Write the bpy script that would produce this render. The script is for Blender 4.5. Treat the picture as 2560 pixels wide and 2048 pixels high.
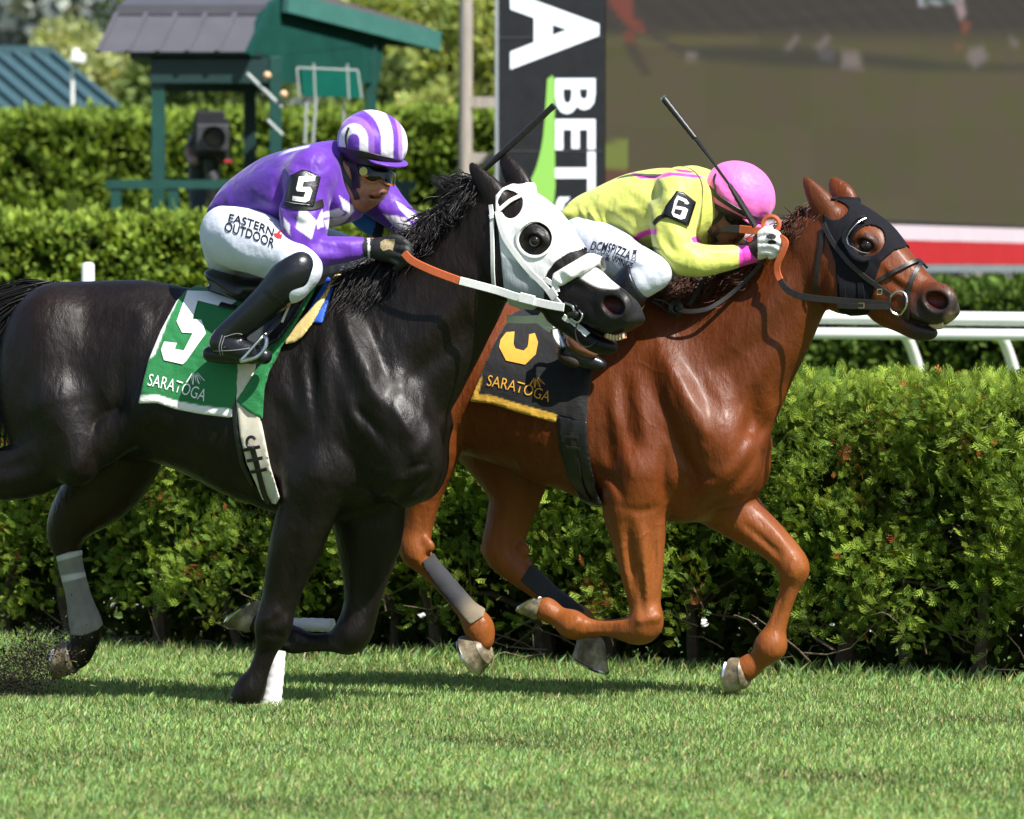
import bpy, bmesh, math, random
import numpy as np
from mathutils import Vector, Matrix, noise as mnoise
from mathutils.bvhtree import BVHTree
for _o in list(bpy.data.objects): bpy.data.objects.remove(_o)
SC = bpy.context.scene
COL = SC.collection
random.seed(7); RNG = np.random.default_rng(11)
R = math.radians
# ------------------------------------------------------------------ camera, sky, sun, exposure
W, H, FPX, HORIZ, EYE = 2560.0, 2048.0, 16500.0, 690.0, 1.64
PITCH = math.atan((H/2-HORIZ)/FPX)
cam = bpy.data.cameras.new('camera'); cam_o = bpy.data.objects.new('camera', cam); COL.objects.link(cam_o)
cam.sensor_width = 36.0; cam.lens = FPX/W*36.0; cam.clip_start = 0.5; cam.clip_end = 900
cam_o.location = (0, 0, EYE); cam_o.rotation_euler = (math.pi/2-PITCH, 0, 0)
cam.dof.use_dof = True; cam.dof.focus_distance = 25.4; cam.dof.aperture_fstop = 5.4
SC.camera = cam_o
SUN_EL, SUN_AZ = 50.0, 40.0        # azimuth: degrees to the right of the camera, behind it
wd = bpy.data.worlds.new('World'); SC.world = wd; wd.use_nodes = True
nt = wd.node_tree; bg = nt.nodes['Background']
sky = nt.nodes.new('ShaderNodeTexSky'); sky.sky_type = 'NISHITA'; sky.sun_disc = False
sky.sun_elevation = R(SUN_EL)
to_sun = Vector((math.sin(R(SUN_AZ))*math.cos(R(SUN_EL)), -math.cos(R(SUN_AZ))*math.cos(R(SUN_EL)), math.sin(R(SUN_EL))))
sky.sun_rotation = math.atan2(to_sun.x, to_sun.y)
sky.air_density = 1.0; sky.dust_density = 1.0; sky.ozone_density = 1.0
nt.links.new(sky.outputs[0], bg.inputs[0]); bg.inputs[1].default_value = 0.084
sl = bpy.data.lights.new('sun', 'SUN'); sl.energy = 5.0; sl.angle = R(0.53); sl.color = (1.0, 0.96, 0.90)
sun_o = bpy.data.objects.new('sun', sl); COL.objects.link(sun_o)
sun_o.rotation_euler = to_sun.to_track_quat('Z', 'Y').to_euler(); sun_o.location = (8, -10, 20)
SC.view_settings.view_transform = 'Standard'; SC.view_settings.look = 'None'
SC.view_settings.exposure = 0.78; SC.view_settings.gamma = 1.0; SC.view_settings.use_curve_mapping = False
SC.render.engine = 'CYCLES'
SC.cycles.use_denoising = True
SC.cycles.max_bounces = 6; SC.cycles.diffuse_bounces = 3; SC.cycles.glossy_bounces = 3
SC.cycles.transmission_bounces = 4; SC.cycles.transparent_max_bounces = 8
SC.cycles.sample_clamp_indirect = 6.0

# ------------------------------------------------------------------ pixel geometry (2560 x 2048 photo pixels)
CAM = np.array([0, 0, EYE]); CF = np.array([0, math.cos(PITCH), -math.sin(PITCH)]); CU = np.array([0, math.sin(PITCH), math.cos(PITCH)])
def ray(u, v):
    return np.array([(u-W/2)/FPX, 0, 0]) + (H/2-v)/FPX*CU + CF
def at(u, v, y):                       # point of the ray through a photo pixel at distance y
    d = ray(u, v); return CAM + d*(y/d[1])
def ground(u, v):
    d = ray(u, v); return CAM + d*(-EYE/d[2])
def project(P):
    q = np.asarray(P, dtype=np.float64) - CAM
    z = q @ CF
    return W/2 + FPX*q[..., 0]/z, H/2 - FPX*(q @ CU)/z
class Frame:                           # an upright plane through a point, turned by a heading towards the camera
    def __init__(s, origin, heading):
        a = R(heading); s.O = np.array(origin, float); s.a = a
        s.fw = np.array([math.cos(a), -math.sin(a), 0]); s.lt = np.array([math.sin(a), math.cos(a), 0]); s.up = np.array([0, 0, 1.0])
        s.M = np.stack([s.fw, s.lt, s.up])
    def world(s, u, v, lat=0.0):
        d = ray(u, v); t = ((s.O + s.lt*lat - CAM) @ s.lt)/(d @ s.lt); return CAM + d*t
    def loc(s, Pw): return s.M @ (np.asarray(Pw) - s.O)
    def glob(s, Pl): return np.asarray(Pl) @ s.M + s.O
    def P(s, u, v, lat=0.0): return s.loc(s.world(u, v, lat))

# ------------------------------------------------------------------ object helpers
def link(o, parent=None):
    COL.objects.link(o)
    if parent is not None: o.parent = parent
    return o
def thing(name, label, cat, loc=(0, 0, 0), group=None, rotz=0.0):
    o = bpy.data.objects.new(name, None); link(o); o.location = loc; o.rotation_euler = (0, 0, rotz); o.empty_display_size = 0.1
    o['label'] = label; o['category'] = cat
    if group: o['group'] = group
    return o
def tag(o, label=None, cat=None, group=None, kind=None):
    if label: o['label'] = label
    if cat: o['category'] = cat
    if group: o['group'] = group
    if kind: o['kind'] = kind
    return o
def mesh_np(name, V, faces, mat, parent=None, smooth=True, col=None, loops=None):
    """V (n,3) world coords; faces (m,3|4) int array or list of index lists"""
    me = bpy.data.meshes.new(name)
    V = np.asarray(V, np.float32)
    if parent is not None: V = V - np.array(wloc(parent), np.float32)
    if isinstance(faces, np.ndarray):
        m, k = faces.shape
        me.vertices.add(len(V)); me.vertices.foreach_set('co', V.ravel())
        me.loops.add(m*k); me.loops.foreach_set('vertex_index', faces.astype(np.int32).ravel())
        me.polygons.add(m); me.polygons.foreach_set('loop_start', np.arange(0, m*k, k, dtype=np.int32))
        me.update(calc_edges=True)
    else:
        me.from_pydata([tuple(map(float, p)) for p in V], [], faces); me.update()
    if smooth: me.polygons.foreach_set('use_smooth', [True]*len(me.polygons))
    if col is not None:
        ca = me.color_attributes.new('Col', 'FLOAT_COLOR', 'POINT')
        c4 = np.ones((len(V), 4), np.float32); c4[:, :3] = col
        ca.data.foreach_set('color', c4.ravel())
    me.validate()
    if mat is not None: me.materials.append(mat)
    o = bpy.data.objects.new(name, me); link(o, parent)
    return o
def wloc(o):
    l = Vector((0, 0, 0))
    while o is not None: l = l + o.location; o = o.parent
    return l
class MB:                              # collects shapes into one mesh
    def __init__(s): s.v = []; s.f = []
    def add(s, V, F):
        n = len(s.v); s.v += [tuple(map(float, p)) for p in V]; s.f += [[i+n for i in q] for q in F]
    def box(s, c, size, rz=0.0, rot=None):
        hx, hy, hz = [x/2 for x in size]; m = rot if rot is not None else Matrix.Rotation(rz, 3, 'Z')
        P = [Vector(c) + m @ Vector((sx*hx, sy*hy, sz*hz)) for sx in (-1, 1) for sy in (-1, 1) for sz in (-1, 1)]
        s.add(P, [(0, 1, 3, 2), (4, 6, 7, 5), (0, 4, 5, 1), (2, 3, 7, 6), (0, 2, 6, 4), (1, 5, 7, 3)])
    def bar(s, a, b, w, d, upv=(0, 0, 1)):         # box beam from a to b
        a = Vector(a); b = Vector(b); z = (b-a); L = z.length; z.normalize()
        x = Vector(upv).cross(z)
        if x.length < 1e-4: x = Vector((1, 0, 0))
        x.normalize(); y = z.cross(x)
        m = Matrix((x, y, z)).transposed(); s.box((a+b)/2, (w, d, L), rot=m)
    def tube(s, pts, rad, n=8, caps=True):
        pts = [Vector(p) for p in pts]; k = len(pts)
        rad = rad if hasattr(rad, '__len__') else [rad]*k
        t0 = (pts[1]-pts[0]).normalized(); ref = Vector((0, 0, 1)) if abs(t0.z) < .9 else Vector((1, 0, 0))
        V = []; x = None
        for i, p in enumerate(pts):
            t = (pts[min(i+1, k-1)]-pts[max(i-1, 0)])
            t = t.normalized() if t.length > 1e-9 else t0
            x = (ref - t*ref.dot(t)) if x is None else (x - t*x.dot(t))
            x.normalize(); y = t.cross(x)
            V += [p + (x*math.cos(2*math.pi*j/n) + y*math.sin(2*math.pi*j/n))*rad[i] for j in range(n)]
        F = [(i*n+j, i*n+(j+1) % n, (i+1)*n+(j+1) % n, (i+1)*n+j) for i in range(k-1) for j in range(n)]
        if caps: F += [tuple(range(n-1, -1, -1)), tuple((k-1)*n+j for j in range(n))]
        s.add(V, F)
    def prism(s, poly, off, ex):                   # poly: 3D points, extruded by vector ex
        P = [Vector(p)+Vector(off) for p in poly]; n = len(P); ex = Vector(ex)
        s.add(P+[p+ex for p in P], [tuple(range(n-1, -1, -1)), tuple(range(n, 2*n))] + [(i, (i+1) % n, n+(i+1) % n, n+i) for i in range(n)])
    def build(s, name, mat, parent=None, smooth=False, bevel=0.0):
        o = mesh_np(name, np.array(s.v), s.f, mat, parent, smooth)
        if smooth: o.data.set_sharp_from_angle(angle=R(40))
        if bevel:
            b = o.modifiers.new('bevel', 'BEVEL'); b.width = bevel; b.segments = 2; b.limit_method = 'ANGLE'
        return o
def dup(src, parent=None):
    c = src.copy(); COL.objects.link(c); c.parent = parent
    for ch in src.children: dup(ch, c)
    return c

# ------------------------------------------------------------------ materials
MATS = {}
class NT:
    def __init__(s, name):
        m = bpy.data.materials.new(name); m.use_nodes = True; s.m = m; s.t = m.node_tree; s.n = s.t.nodes; s.b = s.n['Principled BSDF']; s.out = s.n['Material Output']
        MATS[name] = m
    def new(s, typ, **kw):
        n = s.n.new(typ)
        for k, v in kw.items():
            if k.startswith('i_'):
                key = k[2:]; key = int(key) if key.isdigit() else key.replace('_', ' ')
                n.inputs[key].default_value = v
            else: setattr(n, k, v)
        return n
    def link(s, a, b): s.t.links.new(a, b)
    def set(s, **kw):
        for k, v in kw.items(): s.b.inputs[k.replace('_', ' ')].default_value = v
        return s
    def coord(s, scale=(1, 1, 1), kind='Object', rot=(0, 0, 0)):
        tc = s.new('ShaderNodeTexCoord'); mp = s.new('ShaderNodeMapping'); s.link(tc.outputs[kind], mp.inputs[0])
        mp.inputs['Scale'].default_value = scale; mp.inputs['Rotation'].default_value = rot; return mp.outputs[0]
    def noise(s, scale, detail=4, rough=.55, vec=None, **k):
        n = s.new('ShaderNodeTexNoise'); n.inputs['Scale'].default_value = scale; n.inputs['Detail'].default_value = detail; n.inputs['Roughness'].default_value = rough
        s.link(vec if vec is not None else s.coord(), n.inputs['Vector']); return n.outputs[0]
    def ramp(s, fac, stops):
        r = s.new('ShaderNodeValToRGB'); e = r.color_ramp.elements
        while len(e) < len(stops): e.new(.5)
        for x, (p, c) in zip(e, stops): x.position = p; x.color = (*c, 1) if len(c) == 3 else c
        s.link(fac, r.inputs[0]); return r.outputs[0]
    def mix(s, fac, a, b, mode='MIX'):
        m = s.new('ShaderNodeMix', data_type='RGBA', blend_type=mode)
        for x, i in ((fac, 0), (a, 6), (b, 7)):
            if hasattr(x, 'links'): s.link(x, m.inputs[i])
            else: m.inputs[i].default_value = (*x, 1) if isinstance(x, tuple) and len(x) == 3 else x
        return m.outputs[2]
    def bump(s, h, strength=.3, dist=.01, chain=None):
        b = s.new('ShaderNodeBump'); b.inputs['Strength'].default_value = strength; b.inputs['Distance'].default_value = dist
        s.link(h, b.inputs['Height'])
        if chain is not None: s.link(chain, b.inputs['Normal'])
        s.link(b.outputs[0], s.b.inputs['Normal']); return b.outputs[0]
    def attr(s, name='Col'):
        a = s.new('ShaderNodeAttribute', attribute_name=name); return a.outputs['Color']
def mat_plain(name, color, rough=.6, var=.12, nscale=18., bumpk=.15, bdist=.004, metal=0., spec=.5, bscale=None, stretch=(1, 1, 1)):
    t = NT(name); v = t.coord(stretch)
    n = t.noise(nscale, 5, .6, v)
    lo = tuple(c*(1-var) for c in color); hi = tuple(min(1, c*(1+var)) for c in color)
    t.link(t.ramp(n, [(.3, lo), (.7, hi)]), t.b.inputs['Base Color'])
    t.set(Roughness=rough, Metallic=metal, Specular_IOR_Level=spec)
    if bumpk: t.bump(t.noise(bscale or nscale*4, 4, .6, v), bumpk, bdist)
    return t.m
def mat_cloth(name, rough=.55, sheen=.3, weave=900., wr=.25, spec=.35, fold=0.):        # colour from the Col attribute, cloth relief
    t = NT(name); c = t.attr(); v = t.coord()
    n = t.noise(35, 4, .6, v); c2 = t.mix(.12, c, t.ramp(n, [(.3, (.7, .7, .7)), (.7, (1.2, 1.2, 1.2))]), 'MULTIPLY')
    t.link(c2, t.b.inputs['Base Color']); t.set(Roughness=rough, Sheen_Weight=sheen, Specular_IOR_Level=spec)
    b1 = t.bump(t.noise(weave, 2, .5, v), .12, .0006)
    b2 = t.bump(t.noise(26, 4, .62, t.coord((1, 1, 2.2))), wr, .012, b1)
    if fold:
        w = t.new('ShaderNodeTexWave', wave_type='BANDS', bands_direction='DIAGONAL'); w.inputs['Scale'].default_value = 4.2; w.inputs['Distortion'].default_value = 9.; w.inputs['Detail'].default_value = 3.; w.inputs['Detail Scale'].default_value = 1.6; t.link(t.coord((1.2, 1, .8)), w.inputs['Vector']); t.bump(w.outputs[1], fold, .020, b2)
    return t.m
# ------------------------------------------------------------------ implicit modelling: bodies are grown as one smooth surface
def cr(pts, n=6):                      # Catmull-Rom resample of rows
    p = np.asarray(pts, float)
    if len(p) < 3:
        t = np.linspace(0, 1, n+1)[:, None]; return p[0]*(1-t)+p[1]*t
    q = np.vstack([2*p[0]-p[1], p, 2*p[-1]-p[-2]]); out = []
    for i in range(1, len(q)-2):
        for t in np.linspace(0, 1, n, endpoint=False):
            a, b, c, d = q[i-1:i+3]
            out.append(.5*((2*b)+(c-a)*t+(2*a-5*b+4*c-d)*t*t+(3*b-a-3*c+d)*t**3))
    out.append(p[-1]); return np.array(out)
def smin(a, b, k):
    if k <= 0: return np.minimum(a, b)
    h = np.maximum(k-np.abs(a-b), 0)/k
    return np.minimum(a, b)-h*h*k*.25
def smax(a, b, k): return -smin(-a, -b, k)
def seg_d2(px, py, a, b):              # squared 2D distance to a segment
    dx, dy = b[0]-a[0], b[1]-a[1]; L = dx*dx+dy*dy+1e-9
    t = np.clip(((px-a[0])*dx+(py-a[1])*dy)/L, 0, 1)
    return (px-a[0]-t*dx)**2+(py-a[1]-t*dy)**2
def poly_sd(px, py, poly):             # signed distance to a polygon, negative inside
    d2 = np.full(px.shape, 1e12); ins = np.zeros(px.shape, bool); n = len(poly)
    for i in range(n):
        a = poly[i]; b = poly[(i+1) % n]
        d2 = np.minimum(d2, seg_d2(px, py, a, b))
        c = ((a[1] > py) != (b[1] > py)) & (px < (b[0]-a[0])*(py-a[1])/((b[1]-a[1]) or 1e-9)+a[0])
        ins ^= c
    d = np.sqrt(d2); return np.where(ins, -d, d)
def smooth_poly(pts, n=5): return [tuple(p) for p in cr(list(pts)+[pts[0]], n)[:-1]]
class Model:
    SC = 650.0                         # photo pixels per metre at the subject
    def __init__(s, fr): s.fr = fr; s.pr = []; s.st = []; s.hf = fr
    def P(s, u, v, lat=0., hf=None):   # local coords of a pixel in plane hf at lateral offset lat (metres)
        return s.fr.loc((hf or s.hf).world(u, v, lat))
    def latvec(s, hf=None): return s.fr.M @ (hf or s.hf).lt
    def add(s, lo, hi, fn, k, op='u'): s.pr.append((np.array(lo), np.array(hi), fn, k, op))
    def cone(s, a, ra, b, rb, k=.02, sq=1., L=None, op='u'):
        a = np.array(a, float); b = np.array(b, float); ab = b-a; LL = ab @ ab+1e-12; L = s.latvec() if L is None else L
        sm = min(1., sq); m = max(ra, rb)*max(1., sq)
        def fn(X, Y, Z):
            qx, qy, qz = X-a[0], Y-a[1], Z-a[2]
            t = np.clip((qx*ab[0]+qy*ab[1]+qz*ab[2])/LL, 0, 1)
            qx = qx-t*ab[0]; qy = qy-t*ab[1]; qz = qz-t*ab[2]
            d2 = qx*qx+qy*qy+qz*qz
            if sq != 1.:
                l = qx*L[0]+qy*L[1]+qz*L[2]; d2 = d2+l*l*(1/sq**2-1)
            return (np.sqrt(d2)-(ra+t*(rb-ra)))*sm
        s.add(np.minimum(a, b)-m, np.maximum(a, b)+m, fn, k, op)
    def limb(s, pts, k=.02, sub=4, sq=1., op='u', hf=None):      # pts: (u, v, lat_m, r_px)
        q = np.array([[*s.P(p[0], p[1], p[2], hf), p[3]*(s.thin if p[3] < 31 and hf is None else 1)/s.SC] for p in pts])
        if sub > 1: q = cr(q, sub)
        for i in range(len(q)-1): s.cone(q[i, :3], q[i, 3], q[i+1, :3], q[i+1, 3], k if i == 0 else min(k, .012), sq, s.latvec(hf), op)
    def ball(s, u, v, lat, rx, ry, rz=None, ang=0., k=.03, op='u', hf=None, tilt=0.):   # ellipsoid: radii px along dir, lateral, across
        rz = ry if rz is None else rz; hf = hf or s.hf
        c = s.P(u, v, lat, hf); a = R(ang)
        F = s.fr.M @ hf.fw; Lv = s.fr.M @ hf.lt; U = np.array([0, 0, 1.])
        A = F*math.cos(a)+U*math.sin(a); B = -F*math.sin(a)+U*math.cos(a)
        if tilt: tt = R(tilt); B, Lv = B*math.cos(tt)+Lv*math.sin(tt), Lv*math.cos(tt)-B*math.sin(tt)
        ra, rl, rb = rx/s.SC, ry/s.SC, rz/s.SC
        ext = np.abs(A)*ra+np.abs(Lv)*rl+np.abs(B)*rb
        def fn(X, Y, Z):
            x, y, z = X-c[0], Y-c[1], Z-c[2]
            p = (x*A[0]+y*A[1]+z*A[2])/ra; q = (x*Lv[0]+y*Lv[1]+z*Lv[2])/rl; w = (x*B[0]+y*B[1]+z*B[2])/rb
            k0 = np.sqrt(p*p+q*q+w*w)+1e-6; k1 = np.sqrt((p/ra)**2+(q/rl)**2+(w/rb)**2)+1e-6
            return k0*(k0-1)/k1
        s.add(c-ext, c+ext, fn, k, op)
    def loft(s, axis, top, bot, wid, k=.03, egg=0., hf=None, ck=.03, lat0=0., op='u', n=2.):
        """axis: two pixels; top/bot: outline pixels in the mid plane; wid: (u, v, half width px)"""
        hf = hf or s.hf
        a = s.P(*axis[0], lat0, hf); b = s.P(*axis[1], lat0, hf); A = (b-a)/np.linalg.norm(b-a); Lv = s.latvec(hf); U = np.cross(Lv, A)*1.; U = U if U[2] > 0 or abs(U[2]) < 1e-6 else -U
        def prof(pts):
            q = np.array([[(s.P(x, y, lat0, hf)-a) @ A, (s.P(x, y, lat0, hf)-a) @ U] for x, y in pts]); q = cr(q, 8); o = np.argsort(q[:, 0]); return q[o, 0], q[o, 1]
        tt, tu = prof(top); bt, bu = prof(bot)
        wq = cr(np.array([[(s.P(p[0], p[1], lat0, hf)-a) @ A, p[2]/s.SC] for p in wid]), 8); o = np.argsort(wq[:, 0]); wt, ww = wq[o, 0], wq[o, 1]
        t0, t1 = max(tt[0], bt[0]), min(tt[-1], bt[-1]); t0 = min(tt[0], bt[0]); t1 = max(tt[-1], bt[-1])
        m = ww.max(); pts = []
        for t in (t0, t1):
            for u in (min(bu), max(tu)):
                for l in (-m, m): pts.append(a+A*t+U*u+Lv*l)
        pts = np.array(pts)
        def fn(X, Y, Z):
            x, y, z = X-a[0], Y-a[1], Z-a[2]
            t = x*A[0]+y*A[1]+z*A[2]; u = x*U[0]+y*U[1]+z*U[2]; l = x*Lv[0]+y*Lv[1]+z*Lv[2]
            T = np.interp(t, tt, tu); B = np.interp(t, bt, bu); w = np.interp(t, wt, ww)
            h = np.maximum((T-B)*.5, .004); c = (T+B)*.5
            q = (u-c)/h; w = np.maximum(w*(1+egg*np.clip(q, -1, 1)), .004)
            l = l/w
            if n == 2.:
                k0 = np.sqrt(q*q+l*l)+1e-6
            else: k0 = (np.abs(q)**n+np.abs(l)**n)**(1/n)+1e-6
            k1 = np.sqrt((q/h)**2+(l/w)**2)+1e-6
            d = np.where(k0 < .25, (k0-1)*np.minimum(h, w), np.maximum(k0*(k0-1)/k1*(1 if n == 2. else .9), -np.minimum(h, w)))
            return smax(d, np.maximum(t0-t, t-t1), ck)
        s.add(pts.min(0), pts.max(0), fn, k, op)
    # strokes: displacement drawn on the side view (px), amplitude in metres (+ out, - in)
    gain = 1.0; thin = 1.0
    def stroke(s, pts, amp, sig, lo=-9., hi=.03, sub=4, taper=True):
        amp = amp*(s.gain if abs(amp) >= .005 and sig >= 8 else 1)
        q = cr(np.array(pts, float), sub) if len(pts) > 2 else np.array(pts, float)
        s.st.append((q, amp, sig, lo, hi, taper))
    def field(s, xs, ys, zs, strokes=True, extra=0.):
        f = np.full((len(xs), len(ys), len(zs)), 1., np.float32)
        for lo, hi, fn, k, op in s.pr:
            mg = k+.04+extra
            i0, i1 = np.searchsorted(xs, (lo[0]-mg, hi[0]+mg)); j0, j1 = np.searchsorted(ys, (lo[1]-mg, hi[1]+mg)); k0, k1 = np.searchsorted(zs, (lo[2]-mg, hi[2]+mg))
            if i1 <= i0 or j1 <= j0 or k1 <= k0: continue
            d = fn(xs[i0:i1, None, None], ys[None, j0:j1, None], zs[None, None, k0:k1]).astype(np.float32)
            sub = f[i0:i1, j0:j1, k0:k1]
            f[i0:i1, j0:j1, k0:k1] = smin(sub, d, k) if op == 'u' else smax(sub, -d, k)
        if strokes and s.st:
            ii = np.nonzero(np.abs(f) < .06+extra)
            pl = np.stack([xs[ii[0]], ys[ii[1]], zs[ii[2]]], 1)
            f[ii] -= s.disp(pl)
        return f
    def disp(s, pl):
        u, v = project(s.fr.glob(pl)); h = np.zeros(len(pl)); lat = pl[:, 1]
        for q, amp, sig, lo, hi, taper in s.st:
            m = 3*sig; idx = np.nonzero((u > q[:, 0].min()-m) & (u < q[:, 0].max()+m) & (v > q[:, 1].min()-m) & (v < q[:, 1].max()+m) & (lat > lo) & (lat < hi))[0]
            if not len(idx): continue
            uu, vv = u[idx], v[idx]; best = np.full(len(idx), 1e12); tb = np.zeros(len(idx)); n = len(q)-1
            for i in range(n):
                a, b = q[i], q[i+1]; dx, dy = b-a; t = np.clip(((uu-a[0])*dx+(vv-a[1])*dy)/(dx*dx+dy*dy+1e-9), 0, 1)
                d2 = (uu-a[0]-t*dx)**2+(vv-a[1]-t*dy)**2; mm = d2 < best; best[mm] = d2[mm]; tb[mm] = (i+t[mm])/n
            w = np.exp(-best/(2*sig*sig))*np.clip((hi-lat[idx])/.03, 0, 1)
            if taper and n > 1: w = w*np.sin(np.pi*np.clip(.02+.96*tb, 0, 1))**.8
            h[idx] += amp*w
        return h
def axis(lo, hi, step, fine=()):       # grid coordinates, finer inside the given ranges
    out = [lo]
    while out[-1] < hi:
        x = out[-1]; st = step
        for a, b, f in fine:
            if a <= x <= b: st = min(st, f)
        out.append(x+st)
    return np.array(out)
CORN = [(i, j, k) for i in (0, 1) for j in (0, 1) for k in (0, 1)]
EDGES = [(a, b) for a in range(8) for b in range(a+1, 8) if sum(abs(x-y) for x, y in zip(CORN[a], CORN[b])) == 1]
def nets(f, xs, ys, zs, smooth=1):
    s = f < 0; nx, ny, nz = f.shape
    cnt = np.zeros((nx-1, ny-1, nz-1), np.int8)
    for i, j, k in CORN: cnt += s[i:nx-1+i, j:ny-1+j, k:nz-1+k]
    act = (cnt > 0) & (cnt < 8); ci, cj, ck = np.nonzero(act); N = len(ci)
    cid = np.full(act.shape, -1, np.int32); cid[ci, cj, ck] = np.arange(N)
    fv = np.stack([f[ci+i, cj+j, ck+k] for i, j, k in CORN], 1)
    acc = np.zeros((N, 3)); num = np.zeros(N)
    for a, b in EDGES:
        fa, fb = fv[:, a], fv[:, b]; m = (fa < 0) != (fb < 0)
        t = np.where(m, fa/(fa-fb+1e-20*np.sign(fa-fb+1e-30)), 0)
        ca, cb = np.array(CORN[a]), np.array(CORN[b])
        acc += np.where(m[:, None], ca+(cb-ca)*t[:, None], 0); num += m
    acc /= num[:, None]
    V = np.stack([xs[ci]+acc[:, 0]*(xs[ci+1]-xs[ci]), ys[cj]+acc[:, 1]*(ys[cj+1]-ys[cj]), zs[ck]+acc[:, 2]*(zs[ck+1]-zs[ck])], 1)
    Q = []
    e = s[:-1, 1:-1, 1:-1] != s[1:, 1:-1, 1:-1]; i, j, k = np.nonzero(e); j = j+1; k = k+1; fl = s[i, j, k]
    q = np.stack([cid[i, j-1, k-1], cid[i, j, k-1], cid[i, j, k], cid[i, j-1, k]], 1); q[~fl] = q[~fl][:, ::-1]; Q.append(q)
    e = s[1:-1, :-1, 1:-1] != s[1:-1, 1:, 1:-1]; i, j, k = np.nonzero(e); i = i+1; k = k+1; fl = s[i, j, k]
    q = np.stack([cid[i-1, j, k-1], cid[i-1, j, k], cid[i, j, k], cid[i, j, k-1]], 1); q[~fl] = q[~fl][:, ::-1]; Q.append(q)
    e = s[1:-1, 1:-1, :-1] != s[1:-1, 1:-1, 1:]; i, j, k = np.nonzero(e); i = i+1; j = j+1; fl = s[i, j, k]
    q = np.stack([cid[i-1, j-1, k], cid[i, j-1, k], cid[i, j, k], cid[i-1, j, k]], 1); q[~fl] = q[~fl][:, ::-1]; Q.append(q)
    Q = np.concatenate(Q)
    for _ in range(smooth):            # light relaxation removes voxel steps
        ia = np.concatenate([Q[:, a] for a in (0, 1, 2, 3)]+[Q[:, a] for a in (1, 2, 3, 0)]); ib = np.concatenate([Q[:, a] for a in (1, 2, 3, 0)]+[Q[:, a] for a in (0, 1, 2, 3)])
        n = np.bincount(ia, minlength=len(V)).astype(float); A = np.stack([np.bincount(ia, weights=V[ib, c], minlength=len(V)) for c in range(3)], 1)
        V = V*.45+A/np.maximum(n, 1)[:, None]*.55
    return V, Q
def emit(model, name, V, Q, mat, parent, colfn=None):
    Wd = model.fr.glob(V); c = None
    if colfn is not None:
        u, v = project(Wd); c = colfn(u, v, V)
    return mesh_np(name, Wd, Q, mat, parent, True, c)
def bvh_of(o):
    off = np.array(wloc(o)); me = o.data
    n = len(me.vertices); co = np.empty(n*3, np.float32); me.vertices.foreach_get('co', co); co = co.reshape(-1, 3)+off
    return BVHTree.FromPolygons([tuple(p) for p in co.tolist()], [tuple(p.vertices) for p in me.polygons])
def shell(model, region, box, step, th, mat, name, parent, colfn=None, inner=.009, noise_fn=None, smooth=1, mirror=None):
    """a layer lying on the model: region(u, v, pl) -> signed metres (negative inside); box = local (lo, hi)"""
    lo, hi = box; xs, ys, zs = [np.arange(lo[i], hi[i]+step, step) for i in range(3)]
    f = model.field(xs, ys, zs, extra=th)
    ii = np.nonzero(np.abs(f) < th+3*step); pl = np.stack([xs[ii[0]], ys[ii[1]], zs[ii[2]]], 1)
    u, v = project(model.fr.glob(pl))
    if mirror is not None:             # far half looks up its mirrored pixel
        O, Lv = mirror; l = (pl-O) @ Lv; pm = pl-np.outer(np.maximum(l, 0)*2, Lv); u, v = project(model.fr.glob(pm))
    fb = f[ii].astype(float)
    if noise_fn is not None: fb = fb-noise_fn(u, v, pl)
    g = np.full(f.shape, 1., np.float32); r = region(u, v, pl)
    d = np.maximum(fb-th, r)
    if inner is not None: d = np.maximum(d, -(fb+inner))
    g[ii] = d
    g[f <= -(th+3*step)] = 1. if inner is not None else -1.
    V, Q = nets(g, xs, ys, zs, smooth)
    return emit(model, name, V, Q, mat, parent, colfn)
def lerp3(a, b, t): t = np.clip(t, 0, 1)[..., None]; return np.array(a)*(1-t)+np.array(b)*t
def sstep(a, b, x): t = np.clip((x-a)/(b-a), 0, 1); return t*t*(3-2*t)
def nz(pl, s, seed=0):                 # cheap smooth value noise from sines
    x, y, z = (pl*s).T; r = 0
    for i, (a, b, c, p) in enumerate(((1, .7, .3, .2), (-.6, 1.1, .5, 1.7), (.4, -.8, 1.2, 3.1), (1.9, .9, -1.3, .6), (-1.5, 2.1, 1.1, 4.2))):
        r = r+np.sin(a*x+b*y+c*z+p+seed*1.3)/(1+.5*i)
    return r/3.2
HEAD_A = 22.0
_h = ground(612, 1768); FB = Frame(_h, HEAD_A); FB.O = FB.O+FB.lt*0.10; FB.O[2] = 0
_g = ground(1850, 1748); FO = Frame(_g, HEAD_A); FO.O = FO.O-FO.lt*0.12; FO.O[2] = 0
def head_frame(fr, u, v, heading): 
    return Frame(fr.world(u, v, 0), heading)
BH = head_frame(FB, 1215, 480, 33.0)
OH = head_frame(FO, 2040, 540, 27.0)
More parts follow.
